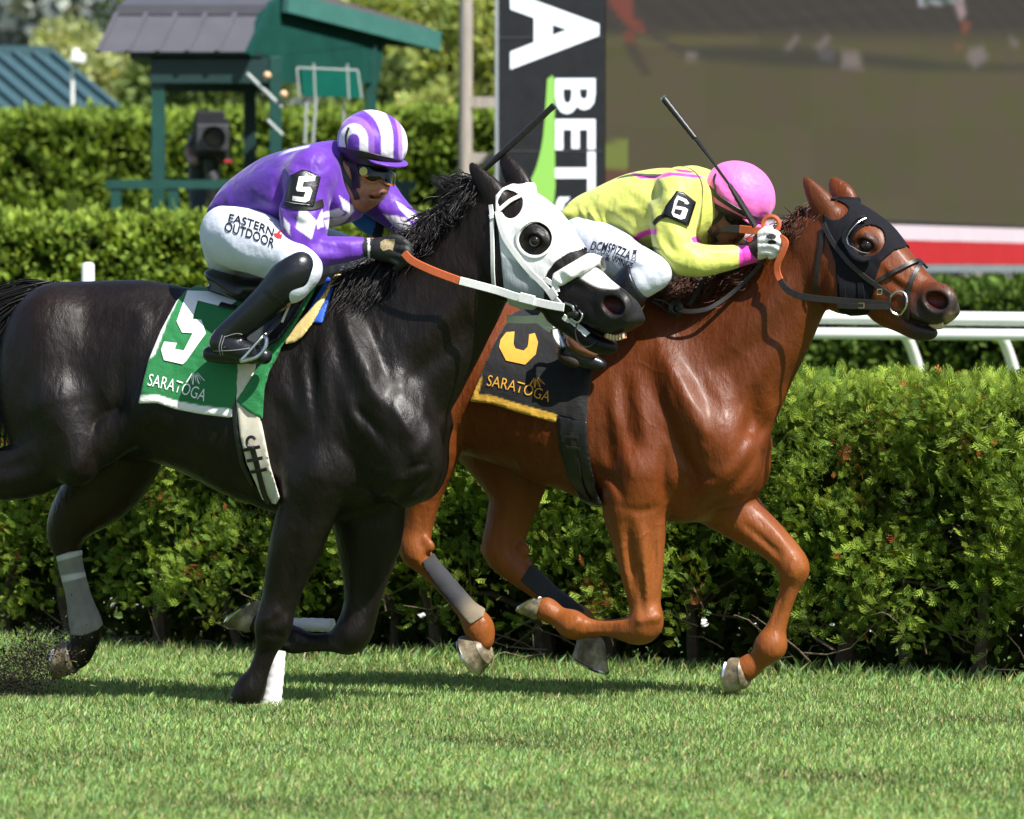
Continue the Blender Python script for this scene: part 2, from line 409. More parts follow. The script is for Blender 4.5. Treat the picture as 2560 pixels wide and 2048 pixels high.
# ------------------------------------------------------------------ things that lie on a body: ribbons, lettering, hooves, hair
from mathutils.geometry import tessellate_polygon
def cast(bvh, u, v, back=None):        # first surface point under a photo pixel
    d = Vector(ray(u, v)); h, n, i, t = bvh.ray_cast(Vector(CAM), d.normalized(), 80)
    if h is None: return None
    if n.dot(d) > 0: n = -n
    return h, n
def lay(bvh, pts, off=.004, sub=5):    # pixel polyline laid on a surface; returns points and normals
    q = cr([p[:2] for p in pts], sub) if len(pts) > 2 else np.array(cr([p[:2] for p in pts], sub*2)); out = []; last = None
    for u, v in q:
        h = cast(bvh, u, v)
        if h is None or (last is not None and (h[0]-last).length > .25):
            h2 = bvh.find_nearest(Vector(at(u, v, last.y if last is not None else 24.6)))
            h = (h2[0], h2[1])
        last = h[0]; out.append((h[0]+h[1]*off, h[1]))
    return out
def free(fr, pts, sub=5):              # pixel polyline with explicit lateral offsets
    q = cr(pts, sub); n = Vector(-fr.lt)
    return [(Vector(fr.world(p[0], p[1], p[2])), n) for p in q]
def ribbon(mb, pn, width, th, twist=0.):   # flat strap; width/th in metres
    k = len(pn); n = 6; V = []
    for i, (p, nn) in enumerate(pn):
        t = (pn[min(i+1, k-1)][0]-pn[max(i-1, 0)][0]).normalized(); s = t.cross(nn); s.normalize(); nn = s.cross(t)
        if twist: s2 = s*math.cos(twist)+nn*math.sin(twist); nn = nn*math.cos(twist)-s*math.sin(twist); s = s2
        w = width/2 if not hasattr(width, '__len__') else np.interp(i/(k-1), np.linspace(0, 1, len(width)), width)/2
        for a, b in ((-1, 0), (-.86, 1), (.86, 1), (1, 0), (.8, -.6), (-.8, -.6)): V.append(p+s*(a*w)+nn*(b*th))
    F = [(i*n+j, i*n+(j+1) % n, (i+1)*n+(j+1) % n, (i+1)*n+j) for i in range(k-1) for j in range(n)]+[tuple(range(n-1, -1, -1)), tuple((k-1)*n+j for j in range(n))]
    mb.add(V, F)
def strap(name, pn, width, th, mat, parent, **k):
    mb = MB(); ribbon(mb, pn, width, th, **k); o = mb.build(name, mat, parent, True); fixn(o); return o
def fixn(o):
    bm = bmesh.new(); bm.from_mesh(o.data); bmesh.ops.recalc_face_normals(bm, faces=bm.faces); bm.to_mesh(o.data); bm.free(); o.data.set_sharp_from_angle(angle=R(38))
def flat_mesh(polys, edge=14.):        # list of 2D pixel polygons -> triangulated, subdivided (V2, F)
    bm = bmesh.new()
    for poly in polys:
        loops = poly if isinstance(poly[0][0], (tuple, list)) else [poly]
        co = [Vector((*p, 0)) for l in loops for p in l]
        vs = [bm.verts.new(c) for c in co]
        for t in tessellate_polygon([[Vector((*p, 0)) for p in l] for l in loops]):
            try: bm.faces.new([vs[i] for i in t])
            except ValueError: pass
    return refine(bm, edge)
def refine(bm, edge):
    for _ in range(5):
        es = [e for e in bm.edges if (e.verts[0].co-e.verts[1].co).length > edge]
        if not es: break
        bmesh.ops.subdivide_edges(bm, edges=es, cuts=1); bmesh.ops.triangulate(bm, faces=[f for f in bm.faces if len(f.verts) > 3])
    V = [v.co.copy() for v in bm.verts]; bm.verts.index_update(); F = [[v.index for v in f.verts] for f in bm.faces]; bm.free()
    return V, F
def text_mesh(txt, edge=14., bold=0.0, spacing=1.0):   # built-in font outline, cap height 1, starting at x=0
    cu = bpy.data.curves.new('txt', 'FONT'); cu.body = txt; cu.size = 1; cu.offset = bold; cu.resolution_u = 3; cu.space_character = spacing
    o = bpy.data.objects.new('txt', cu); COL.objects.link(o); dg = bpy.context.evaluated_depsgraph_get()
    me = bpy.data.meshes.new_from_object(o.evaluated_get(dg)); bm = bmesh.new(); bm.from_mesh(me)
    bpy.data.objects.remove(o); bpy.data.curves.remove(cu); bpy.data.meshes.remove(me)
    xs = [v.co.x for v in bm.verts]; ys = [v.co.y for v in bm.verts]; x0, x1 = min(xs), max(xs); h = .73 if max(ys) < .6 else max(ys)
    for v in bm.verts: v.co.x = (v.co.x-x0)/(x1-x0); v.co.y = v.co.y/h
    bmesh.ops.remove_doubles(bm, verts=bm.verts, dist=1e-5)
    return bm
def text_px(txt, base, height, bold=0., edge=16., shear=(0, -1), spacing=1.0, updir=None, curve=None):
    """txt laid from pixel base[0] to base[-1] (polyline), letters 'height' px tall; returns V2 (px), F"""
    bm = text_mesh(txt, bold=bold, spacing=spacing); q = cr(base, 8) if len(base) > 2 else np.array(base, float)
    L = np.concatenate([[0], np.cumsum(np.hypot(*np.diff(q, axis=0).T))])
    for v in bm.verts:
        s = v.co.x*L[-1]; x = np.interp(s, L, q[:, 0]); y = np.interp(s, L, q[:, 1]); i = min(np.searchsorted(L, s), len(L)-1); i = max(i, 1)
        t = (q[i]-q[i-1])/(L[i]-L[i-1])
        up = np.array(updir) if updir is not None else np.array([t[1], -t[0]])
        v.co.x, v.co.y, v.co.z = x+up[0]*v.co.y*height, y+up[1]*v.co.y*height, 0
    return refine(bm, edge)
def decal(name, VF, bvh, mat, parent, off=.003):
    V, F = VF; P = []; ok = []
    for p in V:
        h = cast(bvh, p.x, p.y); ok.append(h is not None); P.append(h[0]+h[1]*off if h else Vector((0, 0, 0)))
    F = [f for f in F if all(ok[i] for i in f) and max((P[f[i]]-P[f[i-1]]).length for i in range(len(f))) < .12]
    used = sorted({i for f in F for i in f}); rm = {j: i for i, j in enumerate(used)}
    if not F: return None
    o = mesh_np(name, np.array([P[i] for i in used]), [[rm[i] for i in f] for f in F], mat, parent, True)
    m = o.data
    fl = sum(f.normal.y for f in m.polygons)
    if fl > 0: m.flip_normals()
    return o
def slab(name, VF, bvh, mat, parent, off, th):   # like a decal, with thickness
    o = decal(name, VF, bvh, mat, parent, off)
    s = o.modifiers.new('solid', 'SOLIDIFY'); s.thickness = th; s.offset = 1
    return o
def hoof(fr, name, top, heel, toe, mat, shoe, parent):
    """top: coronet (u, v, lat, r px); heel and toe: ends of the sole (u, v) at the same lateral offset"""
    lat = top[2]; a = Vector(fr.world(*top[:3])); h, t = Vector(fr.world(*heel, lat)), Vector(fr.world(*toe, lat)); b = (h+t)/2; rb = (t-h).length/2; ra = top[3]/650
    L = Vector(fr.lt); d2 = (t-h).normalized(); ax = (b-a).normalized(); d1 = (d2-ax*d2.dot(ax)*.75).normalized(); n = 24; mb_ = MB(); V = []
    prof = [(-.16, .82), (-.03, .98), (.08, 1.05), (.2, 1.0), (.55, 1.0), (.9, 1.0), (1., .97)]
    for s, f in prof:
        q = min(1, max(0, s)); c = a+(b-a)*s; d = (d1*(1-q)+d2*q).normalized(); r = (ra*(1-q)+rb*q)*f; w = (ra*(1-q)+rb*.9*q)*f
        V += [c+d*math.cos(x)*r+L*math.sin(x)*w for x in np.linspace(0, 2*math.pi, n, endpoint=False)]
    k = len(prof); F = [(i*n+j, i*n+(j+1) % n, (i+1)*n+(j+1) % n, (i+1)*n+j) for i in range(k-1) for j in range(n)]+[tuple(range(n)), tuple((k-1)*n+j for j in range(n))]
    mb_.add(V, F); o = mb_.build(name, mat, parent, True); fixn(o)
    ms = MB(); nn = d2.cross(L).normalized(); nn = nn if nn.dot(ax) > 0 else -nn
    ring = [b+nn*.004+d2*math.cos(x)*rb*.93+L*math.sin(x)*rb*.84 for x in np.linspace(R(-142), R(142), 22)]
    ms.tube(ring, .0075, 6, True); ms.build('horseshoe', shoe, o, True)
    return o
def hairs(name, strands, mat, parent, w=.0022, seg=5):   # strands: lists of control points (world)
    V = []; F = []
    for st in strands:
        q = cr(st, max(2, seg//(len(st)-1))); k = len(q); d = np.gradient(q, axis=0); d /= np.linalg.norm(d, axis=1)[:, None]+1e-9
        s = np.cross(d, [.2, 1, .1]); s /= np.linalg.norm(s, axis=1)[:, None]+1e-9; t2 = np.cross(d, s)
        n0 = len(V); ww = w*(1-np.linspace(0, 1, k)**2*.85)
        for i in range(k):
            for c in range(3):
                a = 2*math.pi*c/3; V.append(q[i]+(s[i]*math.cos(a)+t2[i]*math.sin(a))*ww[i])
        for i in range(k-1):
            for c in range(3): F.append((n0+i*3+c, n0+i*3+(c+1) % 3, n0+(i+1)*3+(c+1) % 3, n0+(i+1)*3+c))
    return mesh_np(name, np.array(V), np.array(F), mat, parent, True)
def tuft(fr, roots, tips, n, jit_root=.01, jit_tip=.05, sag=.0, curl=.02, lat=(0, 0), lock=22):
    """locks of strands from points along the roots polyline to points along the tips polyline (pixels, lat)"""
    R0 = cr(roots, 10); T0 = cr(tips, 10); out = []
    for _ in range(max(1, int(n*1.5)//lock)):
        a = RNG.random(); b_ = np.clip(a+RNG.normal(0, .07), 0, 1)
        r = np.array([np.interp(a*(len(R0)-1), range(len(R0)), R0[:, c]) for c in range(3)]); t = np.array([np.interp(b_*(len(T0)-1), range(len(T0)), T0[:, c]) for c in range(3)])
        ln = RNG.uniform(.55, 1.15); P0 = fr.world(*r)+RNG.normal(0, jit_root, 3); E0 = P0+(fr.world(*t)-P0)*ln+RNG.normal(0, jit_tip*.7, 3); l = np.linalg.norm(E0-P0)
        c1 = RNG.normal(0, curl, 3)*l+np.array([0, 0, sag*l]); c2 = RNG.normal(0, curl*1.5, 3)*l+np.array([0, 0, sag*l*.7])
        for _k in range(lock):
            s = RNG.normal(0, 1, 3); p = P0+s*.012; e = E0+s*.010*l/.12+RNG.normal(0, .006, 3)
            if RNG.random() < .12: e = e+RNG.normal(0, .03, 3)
            out.append([p, p*.66+e*.34+c1+s*.007, p*.33+e*.67+c2+s*.008, e])
    return out
def reg_poly(poly, sm=0, lat=None, s=650.):      # shell region from a pixel polygon
    pp = smooth_poly(poly, sm) if sm else poly
    def fn(u, v, pl):
        d = poly_sd(u, v, pp)/s
        if lat is not None: d = np.maximum(d, np.maximum(lat[0]-pl[:, 1], pl[:, 1]-lat[1]))
        return d
    return fn
def box_of(model, pts, lats, pad=.04):
    P = np.array([model.P(p[0], p[1], l) for p in pts for l in lats]); return P.min(0)-pad, P.max(0)+pad
def solid_color(c):
    return lambda u, v, pl: np.tile(np.array(c, float), (len(u), 1))
M_WHITE = mat_plain('white_cloth', (.80, .79, .77), .7, .05, 40, .25, .003)
M_CREAM = mat_plain('cream_webbing', (.62, .57, .47), .8, .08, 60, .4, .002, bscale=420)
M_LEATHER = mat_plain('black_leather', (.010, .010, .012), .30, .3, 25, .25, .003)
M_STRAPB = mat_plain('dark_strap_leather', (.014, .011, .010), .42, .3, 60, .3, .002)
M_STRAPW = mat_plain('white_strap', (.74, .74, .72), .45, .06, 80, .2, .002)
M_ORANGE = mat_plain('orange_rubber', (.47, .10, .028), .55, .15, 200, .6, .002, bscale=500)
M_STEEL = mat_plain('steel', (.62, .62, .63), .22, .1, 60, .05, .001, metal=1.)
M_HAIRB = mat_plain('black_hair', (.010, .008, .008), .42, .3, 30, 0)
M_HAIRC = mat_plain('chestnut_hair', (.075, .022, .008), .45, .3, 30, 0)
M_HOOF = NT('hoof_horn')
def _hoofmat():
    t = M_HOOF; v = t.coord((1, 1, 1)); n = t.noise(13, 4, .6, v)
    t.link(t.ramp(n, [(.35, (.035, .03, .026)), (.5, (.16, .125, .075)), (.66, (.36, .32, .22))]), t.b.inputs['Base Color']); t.set(Roughness=.45)
    t.bump(t.noise(70, 3, .6), .3, .003); return t.m
M_HOOF = _hoofmat()
M_EYE = mat_plain('eye', (.008, .005, .004), .06, .2, 20, 0, spec=.6)
M_TEETH = mat_plain('teeth', (.62, .46, .26), .35, .15, 90, .1)
M_GUM = mat_plain('gum', (.45, .16, .11), .3, .2, 60, .2)
def wrinkle(amp=.004, sc=20., seed=0, stretch=(1, 1, 1)):
    st = np.array(stretch)
    return lambda u, v, pl: amp*nz(pl*st, sc, seed)+amp*.6*nz(pl*st, sc*2.1, seed+3)
# ------------------------------------------------------------------ ground, hedges, trees
def leaf_mat(name, rough=.5, trans=.35):
    t = NT(name); c = t.attr(); t.link(c, t.b.inputs['Base Color']); t.set(Roughness=rough, Specular_IOR_Level=.12)
    tr = t.new('ShaderNodeBsdfTranslucent'); c2 = t.mix(1.0, c, (1.25, 1.15, .55), 'MULTIPLY'); t.link(c2, tr.inputs[0])
    mx = t.new('ShaderNodeMixShader'); mx.inputs[0].default_value = trans
    t.link(t.b.outputs[0], mx.inputs[1]); t.link(tr.outputs[0], mx.inputs[2]); t.link(mx.outputs[0], t.out.inputs[0]); return t.m
M_LEAF = leaf_mat('hedge_leaf', .75); M_GRASS = leaf_mat('grass_blade', .45, .3)
M_BARK = mat_plain('bark', (.085, .060, .042), .9, .35, 30, .6, .01)
def unit(a): return a/(np.linalg.norm(a, axis=1)[:, None]+1e-9)
def spray_template():
    Q = [[(0, 0), (.5, .026), (1, 0), (.5, -.026)]]
    for t, s0 in ((.08, 1), (.18, -1), (.30, 1), (.42, -1), (.55, 1), (.68, -1)):
        L = (1-t)*.44+.13+(.10 if abs(t-.3) < .1 else 0)
        for s in (s0,):
            a = R(29); dx, dy = math.cos(a)*L, s*math.sin(a)*L; nx, ny = -math.sin(a)*.042, s*math.cos(a)*.042
            Q.append([(t, 0), (t+dx*.55+nx, dy*.55+ny), (t+dx, dy), (t+dx*.55-nx, dy*.55-ny)])
    return np.array(Q)                 # (nq, 4, 2)
SPRAY = spray_template()
LEAF1 = np.array([[(0, 0), (.45, .30), (1, 0), (.45, -.30)]])
LEAF3 = np.array([[(0, 0), (.45, .22), (1, 0), (.45, -.22)], [(.1, 0), (.3, .45), (.75, .62), (.6, .2)], [(.1, 0), (.6, -.2), (.75, -.62), (.3, -.45)]])
def foliage(name, C, A, size, col, parent, mat=None, tmpl=SPRAY, droop=.18, kind='stuff', spread=1.0):
    n = len(C); A = unit(A); rnd = RNG.normal(0, 1, (n, 3)); S = unit(np.cross(A, rnd)); N = np.cross(A, S)
    x = tmpl[..., 0].ravel(); y = tmpl[..., 1].ravel(); k = len(x)
    z = -droop*x*x+.10*np.abs(y)
    V = C[:, None, :]+(A[:, None, :]*x[None, :, None]+S[:, None, :]*y[None, :, None]*spread+N[:, None, :]*z[None, :, None])*size[:, None, None]
    V = V.reshape(-1, 3); F = np.arange(n*k, dtype=np.int32).reshape(-1, 4)
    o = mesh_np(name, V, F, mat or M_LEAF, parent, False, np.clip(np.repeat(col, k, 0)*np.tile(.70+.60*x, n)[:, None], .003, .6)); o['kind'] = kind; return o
def leafcol(n, base, var=.25, tip=None, dead=0.):
    c = np.array(base)[None]*(1+RNG.normal(0, var, (n, 1))*np.array([[1, .8, .6]])); c = np.clip(c, .004, .6)
    if dead:
        m = RNG.random(n) < dead; c[m] = np.array([.30, .10, .03])*(.6+.6*RNG.random((m.sum(), 1)))
    return c
g = MB(); g.add([(-400, -20, 0), (400, -20, 0), (400, 600, 0), (-400, 600, 0)], [(0, 1, 2, 3)])
def turf_mat():
    t = NT('turf'); v = t.coord((1, 1, 1)); n1 = t.noise(2.2, 5, .6, v); n2 = t.noise(60, 4, .7, v)
    c = t.mix(t.ramp(n2, [(.35, (0, 0, 0)), (.65, (1, 1, 1))]), (.065, .11, .025), (.16, .26, .07)); c2 = t.mix(t.ramp(n1, [(.35, (0, 0, 0)), (.7, (.6, .6, .6))]), c, (.085, .12, .03))
    t.link(c2, t.b.inputs['Base Color']); t.set(Roughness=.9, Specular_IOR_Level=.1); t.bump(n2, .8, .03); return t.m
gr = g.build('ground', turf_mat()); gr['kind'] = 'structure'
HA, HBp = ground(-460, 1590.9), ground(2760, 1731.8); HE = (HBp-HA)/np.linalg.norm(HBp-HA); HN = np.array([HE[1], -HE[0], 0]); HL = np.linalg.norm(HBp-HA)
def grass():
    n = 275000; y = RNG.uniform(19.3, 30.6, n); x = RNG.uniform(-1, 1, n)*y*.098; P = np.stack([x, y, np.zeros(n)], 1)
    d = (P-HA) @ HN                    # metres in front of the hedge line
    keep = (d > -.18) | (RNG.random(n) < .25); P = P[keep]; d = d[keep]; n = len(P)
    pt = nz(np.stack([P[:, 0]*1.0, P[:, 1]*1.0, P[:, 0]*0], 1), 2.6)+.8*nz(P, 7., 4)+.6*nz(P, 19., 9)
    h = RNG.uniform(.014, .034, n)*(1+.35*np.clip(pt, -1, 1)); edge = np.exp(-(d/.22)**2); h *= 1+edge*RNG.uniform(0, 1.6, n)
    a = RNG.uniform(0, 2*np.pi, n); lean = RNG.uniform(.1, .9, n)*h; w = RNG.uniform(.0018, .0036, n)
    T = P+np.stack([np.cos(a)*lean, np.sin(a)*lean, h], 1); b = a+np.pi/2+RNG.normal(0, .5, n); sx = np.stack([np.cos(b)*w, np.sin(b)*w, 0*w], 1)
    M_ = P*.45+T*.55+np.stack([np.cos(a)*-.12*lean, np.sin(a)*-.12*lean, .08*h], 1)
    V = np.stack([P-sx, P+sx, M_+sx*.8, T], 1).reshape(-1, 3); V2 = None
    F = np.arange(n*4, dtype=np.int32).reshape(-1, 4)
    base = np.array([.232, .350, .104]); c = np.tile(base, (n, 1))*(1+.42*pt+RNG.normal(0, .24, n))[:, None]
    dry = (RNG.random(n) < .17+.08*np.clip(-pt, 0, 1)); c[dry] = np.array([.42, .37, .17])*(.6+.7*RNG.random((dry.sum(), 1))); blu = RNG.random(n) < .2; c[blu] *= np.array([.75, .95, 1.25])
    c = np.clip(c, .01, .5)
    o = mesh_np('grass', V, F, M_GRASS, None, False, np.repeat(c, 4, 0)); tag(o, 'mown green turf grass of the race course', 'grass', kind='stuff')
grass()
def clumps(n, zlo, zhi, depth, top, seed=0, noise_s=3.0):
    """random clump centres on the front and top of a hedge, in (s, back, z)"""
    s = RNG.random(n); f = RNG.random(n) < depth/(depth+(zhi-zlo))*.9
    z = np.where(f, zhi, RNG.uniform(zlo, zhi, n)); b = np.where(f, RNG.uniform(0, depth, n), np.abs(RNG.normal(0, .07, n))); return s, b, z, f
def near_hedge():
    t = thing('hedge', 'nearest clipped conifer hedge with bare dark stems at its foot', 'hedge', tuple((HA+HBp)/2), 'hedges of the course')
    ncl = 2560; s, b, z, f = clumps(ncl, .16, 1.15, .85, True)
    P0 = HA+HE*(s*HL)[:, None]; nn = nz(np.stack([s*HL, z, b*0], 1), 5.5)+.7*nz(np.stack([s*HL, z, b], 1), 12., 3)
    keep = RNG.random(ncl) < np.clip(.34+(z-.18)*1.6+.55*nn, .0, 1); s, b, z, f, P0, nn = [q[keep] for q in (s, b, z, f, P0, nn)]
    b = b-.13*nn+.12*np.clip(.5-z, 0, 1); C0 = P0-HN*b[:, None]+np.array([0, 0, 1])*z[:, None]
    k = 23; n = len(C0)*k; C = np.repeat(C0, k, 0)+RNG.normal(0, .042, (n, 3)); ff = np.repeat(f, k)
    D = np.where(ff[:, None], np.array([0, 0, 1.]), HN*.75+np.array([0, 0, .45]))+np.repeat(RNG.normal(0, .35, (len(C0), 3)), k, 0)+RNG.normal(0, .42, (n, 3))
    C[:, 2] = np.minimum(C[:, 2], 1.20+.03*RNG.random(n))
    sz = RNG.uniform(.030, .082, n); tone = np.repeat(RNG.normal(0, .18, len(C0)), k); hue = np.repeat(RNG.random(len(C0)), k)
    col = leafcol(n, (.185, .275, .042), .32, dead=.016)*(1+tone)[:, None]; col = col*np.array([1, 1, 1])+np.clip(hue-.72, 0, 1)[:, None]*np.array([.26, .17, .02])
    dc = np.repeat(RNG.random(len(C0)) < .009, k); col[dc] = np.array([.26, .10, .035])*(.6+.7*RNG.random((dc.sum(), 1)))
    foliage('foliage', C, D, sz, np.clip(col, .004, .5), t)
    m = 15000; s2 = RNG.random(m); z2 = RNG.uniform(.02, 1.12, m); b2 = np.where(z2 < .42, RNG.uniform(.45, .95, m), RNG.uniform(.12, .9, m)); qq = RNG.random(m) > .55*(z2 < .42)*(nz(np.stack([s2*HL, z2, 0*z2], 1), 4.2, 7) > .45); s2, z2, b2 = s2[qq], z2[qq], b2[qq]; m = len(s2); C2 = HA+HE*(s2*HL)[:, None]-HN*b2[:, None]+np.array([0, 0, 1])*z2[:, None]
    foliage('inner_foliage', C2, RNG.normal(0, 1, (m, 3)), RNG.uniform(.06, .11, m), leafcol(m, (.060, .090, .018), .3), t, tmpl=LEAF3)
    i = 0; pos = .12
    while pos < HL-.1:
        base = HA+HE*pos-HN*(.35+RNG.uniform(-.12, .12)); m = MB(); r0 = RNG.uniform(.018, .04); ln = RNG.uniform(-.12, .12, 2)
        pts = [base+np.array([0, 0, -.02])]+[base+HE*ln[0]*q*2+HN*ln[1]*q+np.array([0, 0, q*.95])+RNG.normal(0, .018, 3) for q in (.2, .4, .6, .8, 1.0)]
        m.tube(pts, [r0*1.25, r0, r0*.85, r0*.7, r0*.5, r0*.3], 7); o = m.build('trunk', M_BARK, t, True)
        for _ in range(3):
            q = RNG.integers(1, 4); st = pts[q]; d = HE*RNG.choice([-1, 1])*RNG.uniform(.15, .4)+HN*RNG.uniform(-.05, .32)+np.array([0, 0, RNG.uniform(.05, .35)])
            m = MB(); m.tube([st, st+d*.5+RNG.normal(0, .02, 3), st+d+RNG.normal(0, .02, 3)], [r0*.45, r0*.3, r0*.12], 5); m.build('branch', M_BARK, o, True)
        pos += RNG.uniform(.28, .52)
    mt = MB()                          # dead twigs sticking out at the foot
    for _ in range(110):
        st = HA+HE*RNG.random()*HL+HN*RNG.uniform(-.35, .06)+np.array([0, 0, RNG.uniform(.02, .30)]); d = HE*RNG.normal(0, .13)+HN*RNG.uniform(-.02, .12)+np.array([0, 0, RNG.uniform(-.02, .14)])
        e = st+d; mt.tube([st, st+d*.5+RNG.normal(0, .012, 3), e, e+d*.5+RNG.normal(0, .03, 3)], [.0045, .0035, .0025, .0012], 4)
    o = mt.build('dead_twigs', mat_plain('dead_twig', (.17, .125, .085), .9, .3, 40, .3), t, True); o['kind'] = 'stuff'
near_hedge()
m = MB(); q0, q1 = HA+HN*-.02, HBp+HN*-.02; m.add([q0+[0, 0, .004], q1+[0, 0, .004], q1-HN*.95+[0, 0, .004], q0-HN*.95+[0, 0, .004]], [(0, 1, 2, 3)])
o = m.build('soil', mat_plain('dark_soil', (.022, .016, .011), .95, .5, 14, .8, .02)); fixn(o); o['kind'] = 'structure'
def dirt():
    V = []; F = []; Cc = []
    for i in range(16000):
        a = RNG.random()**.8; u = 165-190*a+RNG.normal(0, 34); v = 1625+80*a+RNG.normal(0, 42); l = RNG.normal(.10, .10); p = FB.world(u, min(v, 1735), l)
        if p[2] < .01: continue
        r = RNG.choice([.0022, .0034, .0055, .011], p=[.45, .38, .16, .01]); d = unit(RNG.normal(0, 1, (4, 3)))*r*RNG.uniform(.6, 1.4, (4, 1)); n0 = len(V); V += [p+x for x in d]; F += [(n0, n0+1, n0+2), (n0, n0+2, n0+3)]
        Cc += [np.array([.020, .015, .011])*RNG.uniform(.5, 1.6)]*4
    for i in range(70):
        u, v = 110+RNG.normal(0, 90), 1650+RNG.normal(0, 45); p = FB.world(u, v, RNG.normal(.05, .1)); d = unit(RNG.normal(0, 1, (1, 3)))[0]*RNG.uniform(.01, .03); w = np.array([0, 0, .0016]); n0 = len(V)
        if p[2] < .02: continue
        V += [p-w, p+w, p+d]; F += [(n0, n0+1, n0+2)]; Cc += [np.array([.28, .30, .10])]*3
    o = mesh_np('flying_dirt', np.array(V), F, mat_cloth('dirt_bits', .95, 0), None, False, np.array(Cc)); tag(o, 'spray of dark dirt and grass bits kicked up behind the dark horse', 'dirt', kind='stuff')
dirt()
def far_hedge(label, uL, uR, D, vtop, zlo, depth, n, size, base, slope=0., dead=.0, tmpl=LEAF1):
    zt = at(0, vtop, D)[2]-size*1.1; a, b = at(uL, 700, D), at(uR, 700, D+slope); a[2] = b[2] = 0
    t = thing('hedge', label, 'hedge', tuple((a+b)/2), 'hedges of the course'); E = b-a; L = np.linalg.norm(E); E /= L; N = np.array([E[1], -E[0], 0])
    ncl = n//14; s, bk, z, f = clumps(ncl, zlo, zt-.05, depth, True); nn = nz(np.stack([s*L, z, bk*0], 1), 3.4)+.6*nz(np.stack([s*L, z, bk], 1), 8., 3)
    C0 = a+E*(s*L)[:, None]-N*(bk-.025*nn)[:, None]+np.array([0, 0, 1])*z[:, None]
    keep = RNG.random(ncl) < np.clip(.75+.5*nn+.4*f, .15, 1); C0 = C0[keep]; f = f[keep]; nn = nn[keep]; k = 14; m = len(C0)*k
    C = np.repeat(C0, k, 0)+RNG.normal(0, 1, (m, 3))*np.array([.075, .045, .035]); D_ = np.where(np.repeat(f, k)[:, None], np.array([0, 0, 1.]), N*.7+np.array([0, 0, .5]))+RNG.normal(0, .55, (m, 3))
    col = leafcol(m, base, .22, dead=dead)*(1+np.repeat(RNG.normal(0, .2, len(C0)), k))[:, None]
    foliage('foliage', C, D_, RNG.uniform(size*.7, size*1.3, m), np.clip(col, .004, .5), t, tmpl=tmpl)
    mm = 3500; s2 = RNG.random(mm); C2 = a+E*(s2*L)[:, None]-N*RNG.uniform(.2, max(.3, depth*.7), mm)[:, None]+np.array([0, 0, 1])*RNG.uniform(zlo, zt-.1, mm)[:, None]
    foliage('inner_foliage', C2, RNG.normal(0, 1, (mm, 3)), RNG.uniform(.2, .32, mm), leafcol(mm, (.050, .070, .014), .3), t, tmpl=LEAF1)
    for i in range(int(L/1.1)):
        m_ = MB(); p = a+E*(i+.5)*1.1-N*.5; m_.tube([p, p+np.array([.03, 0, zt*.5]), p+np.array([0, .02, zt*.85])], [.05, .04, .02], 7); m_.build('trunk', M_BARK, t, True)
    return t
far_hedge('middle hedge of dark green leaves behind the white rail', 1560, 3000, 44, 690, .5, .9, 24000, .07, (.085, .145, .028), -2)
far_hedge('tall clipped hedge with a pale top behind the dark horse', -620, 1420, 40, 522, .8, 1.2, 38000, .062, (.205, .290, .045), -.5)
far_hedge('farthest and tallest hedge standing behind the camera booth', -640, 1400, 52, 266, 1.4, 1.4, 46000, .080, (.195, .280, .045), -1)
def tree(label, u, v, D, rx, rz, base, n, size=.11, nblob=18, name='leafy_tree'):
    c = at(u, v, D); rxm, rzm = rx*D/FPX, rz*D/FPX; t = thing(name, label, 'tree', (c[0], c[1], 0), 'trees beyond the hedges')
    B = RNG.normal(0, 1, (nblob, 3)); B = B/np.linalg.norm(B, axis=1)[:, None]*RNG.uniform(.35, .85, (nblob, 1)); bs = RNG.uniform(.28, .5, nblob)
    w = RNG.integers(0, nblob, n); d = unit(RNG.normal(0, 1, (n, 3))); P = B[w]+d*bs[w][:, None]*RNG.uniform(.75, 1.05, (n, 1)); S = np.array([rxm, rxm, rzm])
    n = len(P); C = c+P*S; ax = d+np.array([0, 0, .5])+RNG.normal(0, .5, (n, 3)); col = leafcol(n, base, .2)*(1+RNG.normal(0, .2, nblob)[w])[:, None]
    foliage('crown', C, ax, RNG.uniform(size*.7, size*1.3, n), np.clip(col, .004, .5), t, tmpl=LEAF1)
    m = MB(); m.tube([(c[0], c[1], 0), (c[0]+.1, c[1], c[2]*.5), (c[0], c[1], c[2])], [.22, .17, .07], 8); tr = m.build('trunk', M_BARK, t, True)
    for q in range(4):
        e = c+B[q]*S*.8; m = MB(); m.tube([(c[0]+.05, c[1], c[2]*.55), (np.array([c[0], c[1], c[2]*.6])+e)/2, e], [.09, .06, .025], 6); m.build('limb', M_BARK, tr, True)
G1, G2, G3 = (.330, .390, .110), (.150, .205, .065), (.400, .450, .190)  # leaf colours; the paleness of misty air is put into the lighter ones
for a in (('broad sunlit tree between the booth roof and the pole', 1010, 120, 64, 190, 200, G1, 6500), ('pale green tree above the booth roof', 830, -40, 68, 220, 170, G3, 6000), ('dense bright tree to the right of the wooden pole', 1190, 200, 60, 130, 260, G1, 6000),
          ('dark tree seen between the posts of the booth', 520, 190, 66, 220, 160, G2, 6000), ('light green round tree behind the white lamp', 180, 200, 74, 170, 120, G3, 5000), ('dark tree at the back left of the booth roof', 340, 150, 78, 130, 260, G2, 5000),
          ('dark tree behind the right end of the booth', 980, 320, 62, 200, 140, G2, 5000), ('pale tree low behind the pole', 1100, 380, 58, 170, 120, G1, 4500)): tree(*a)
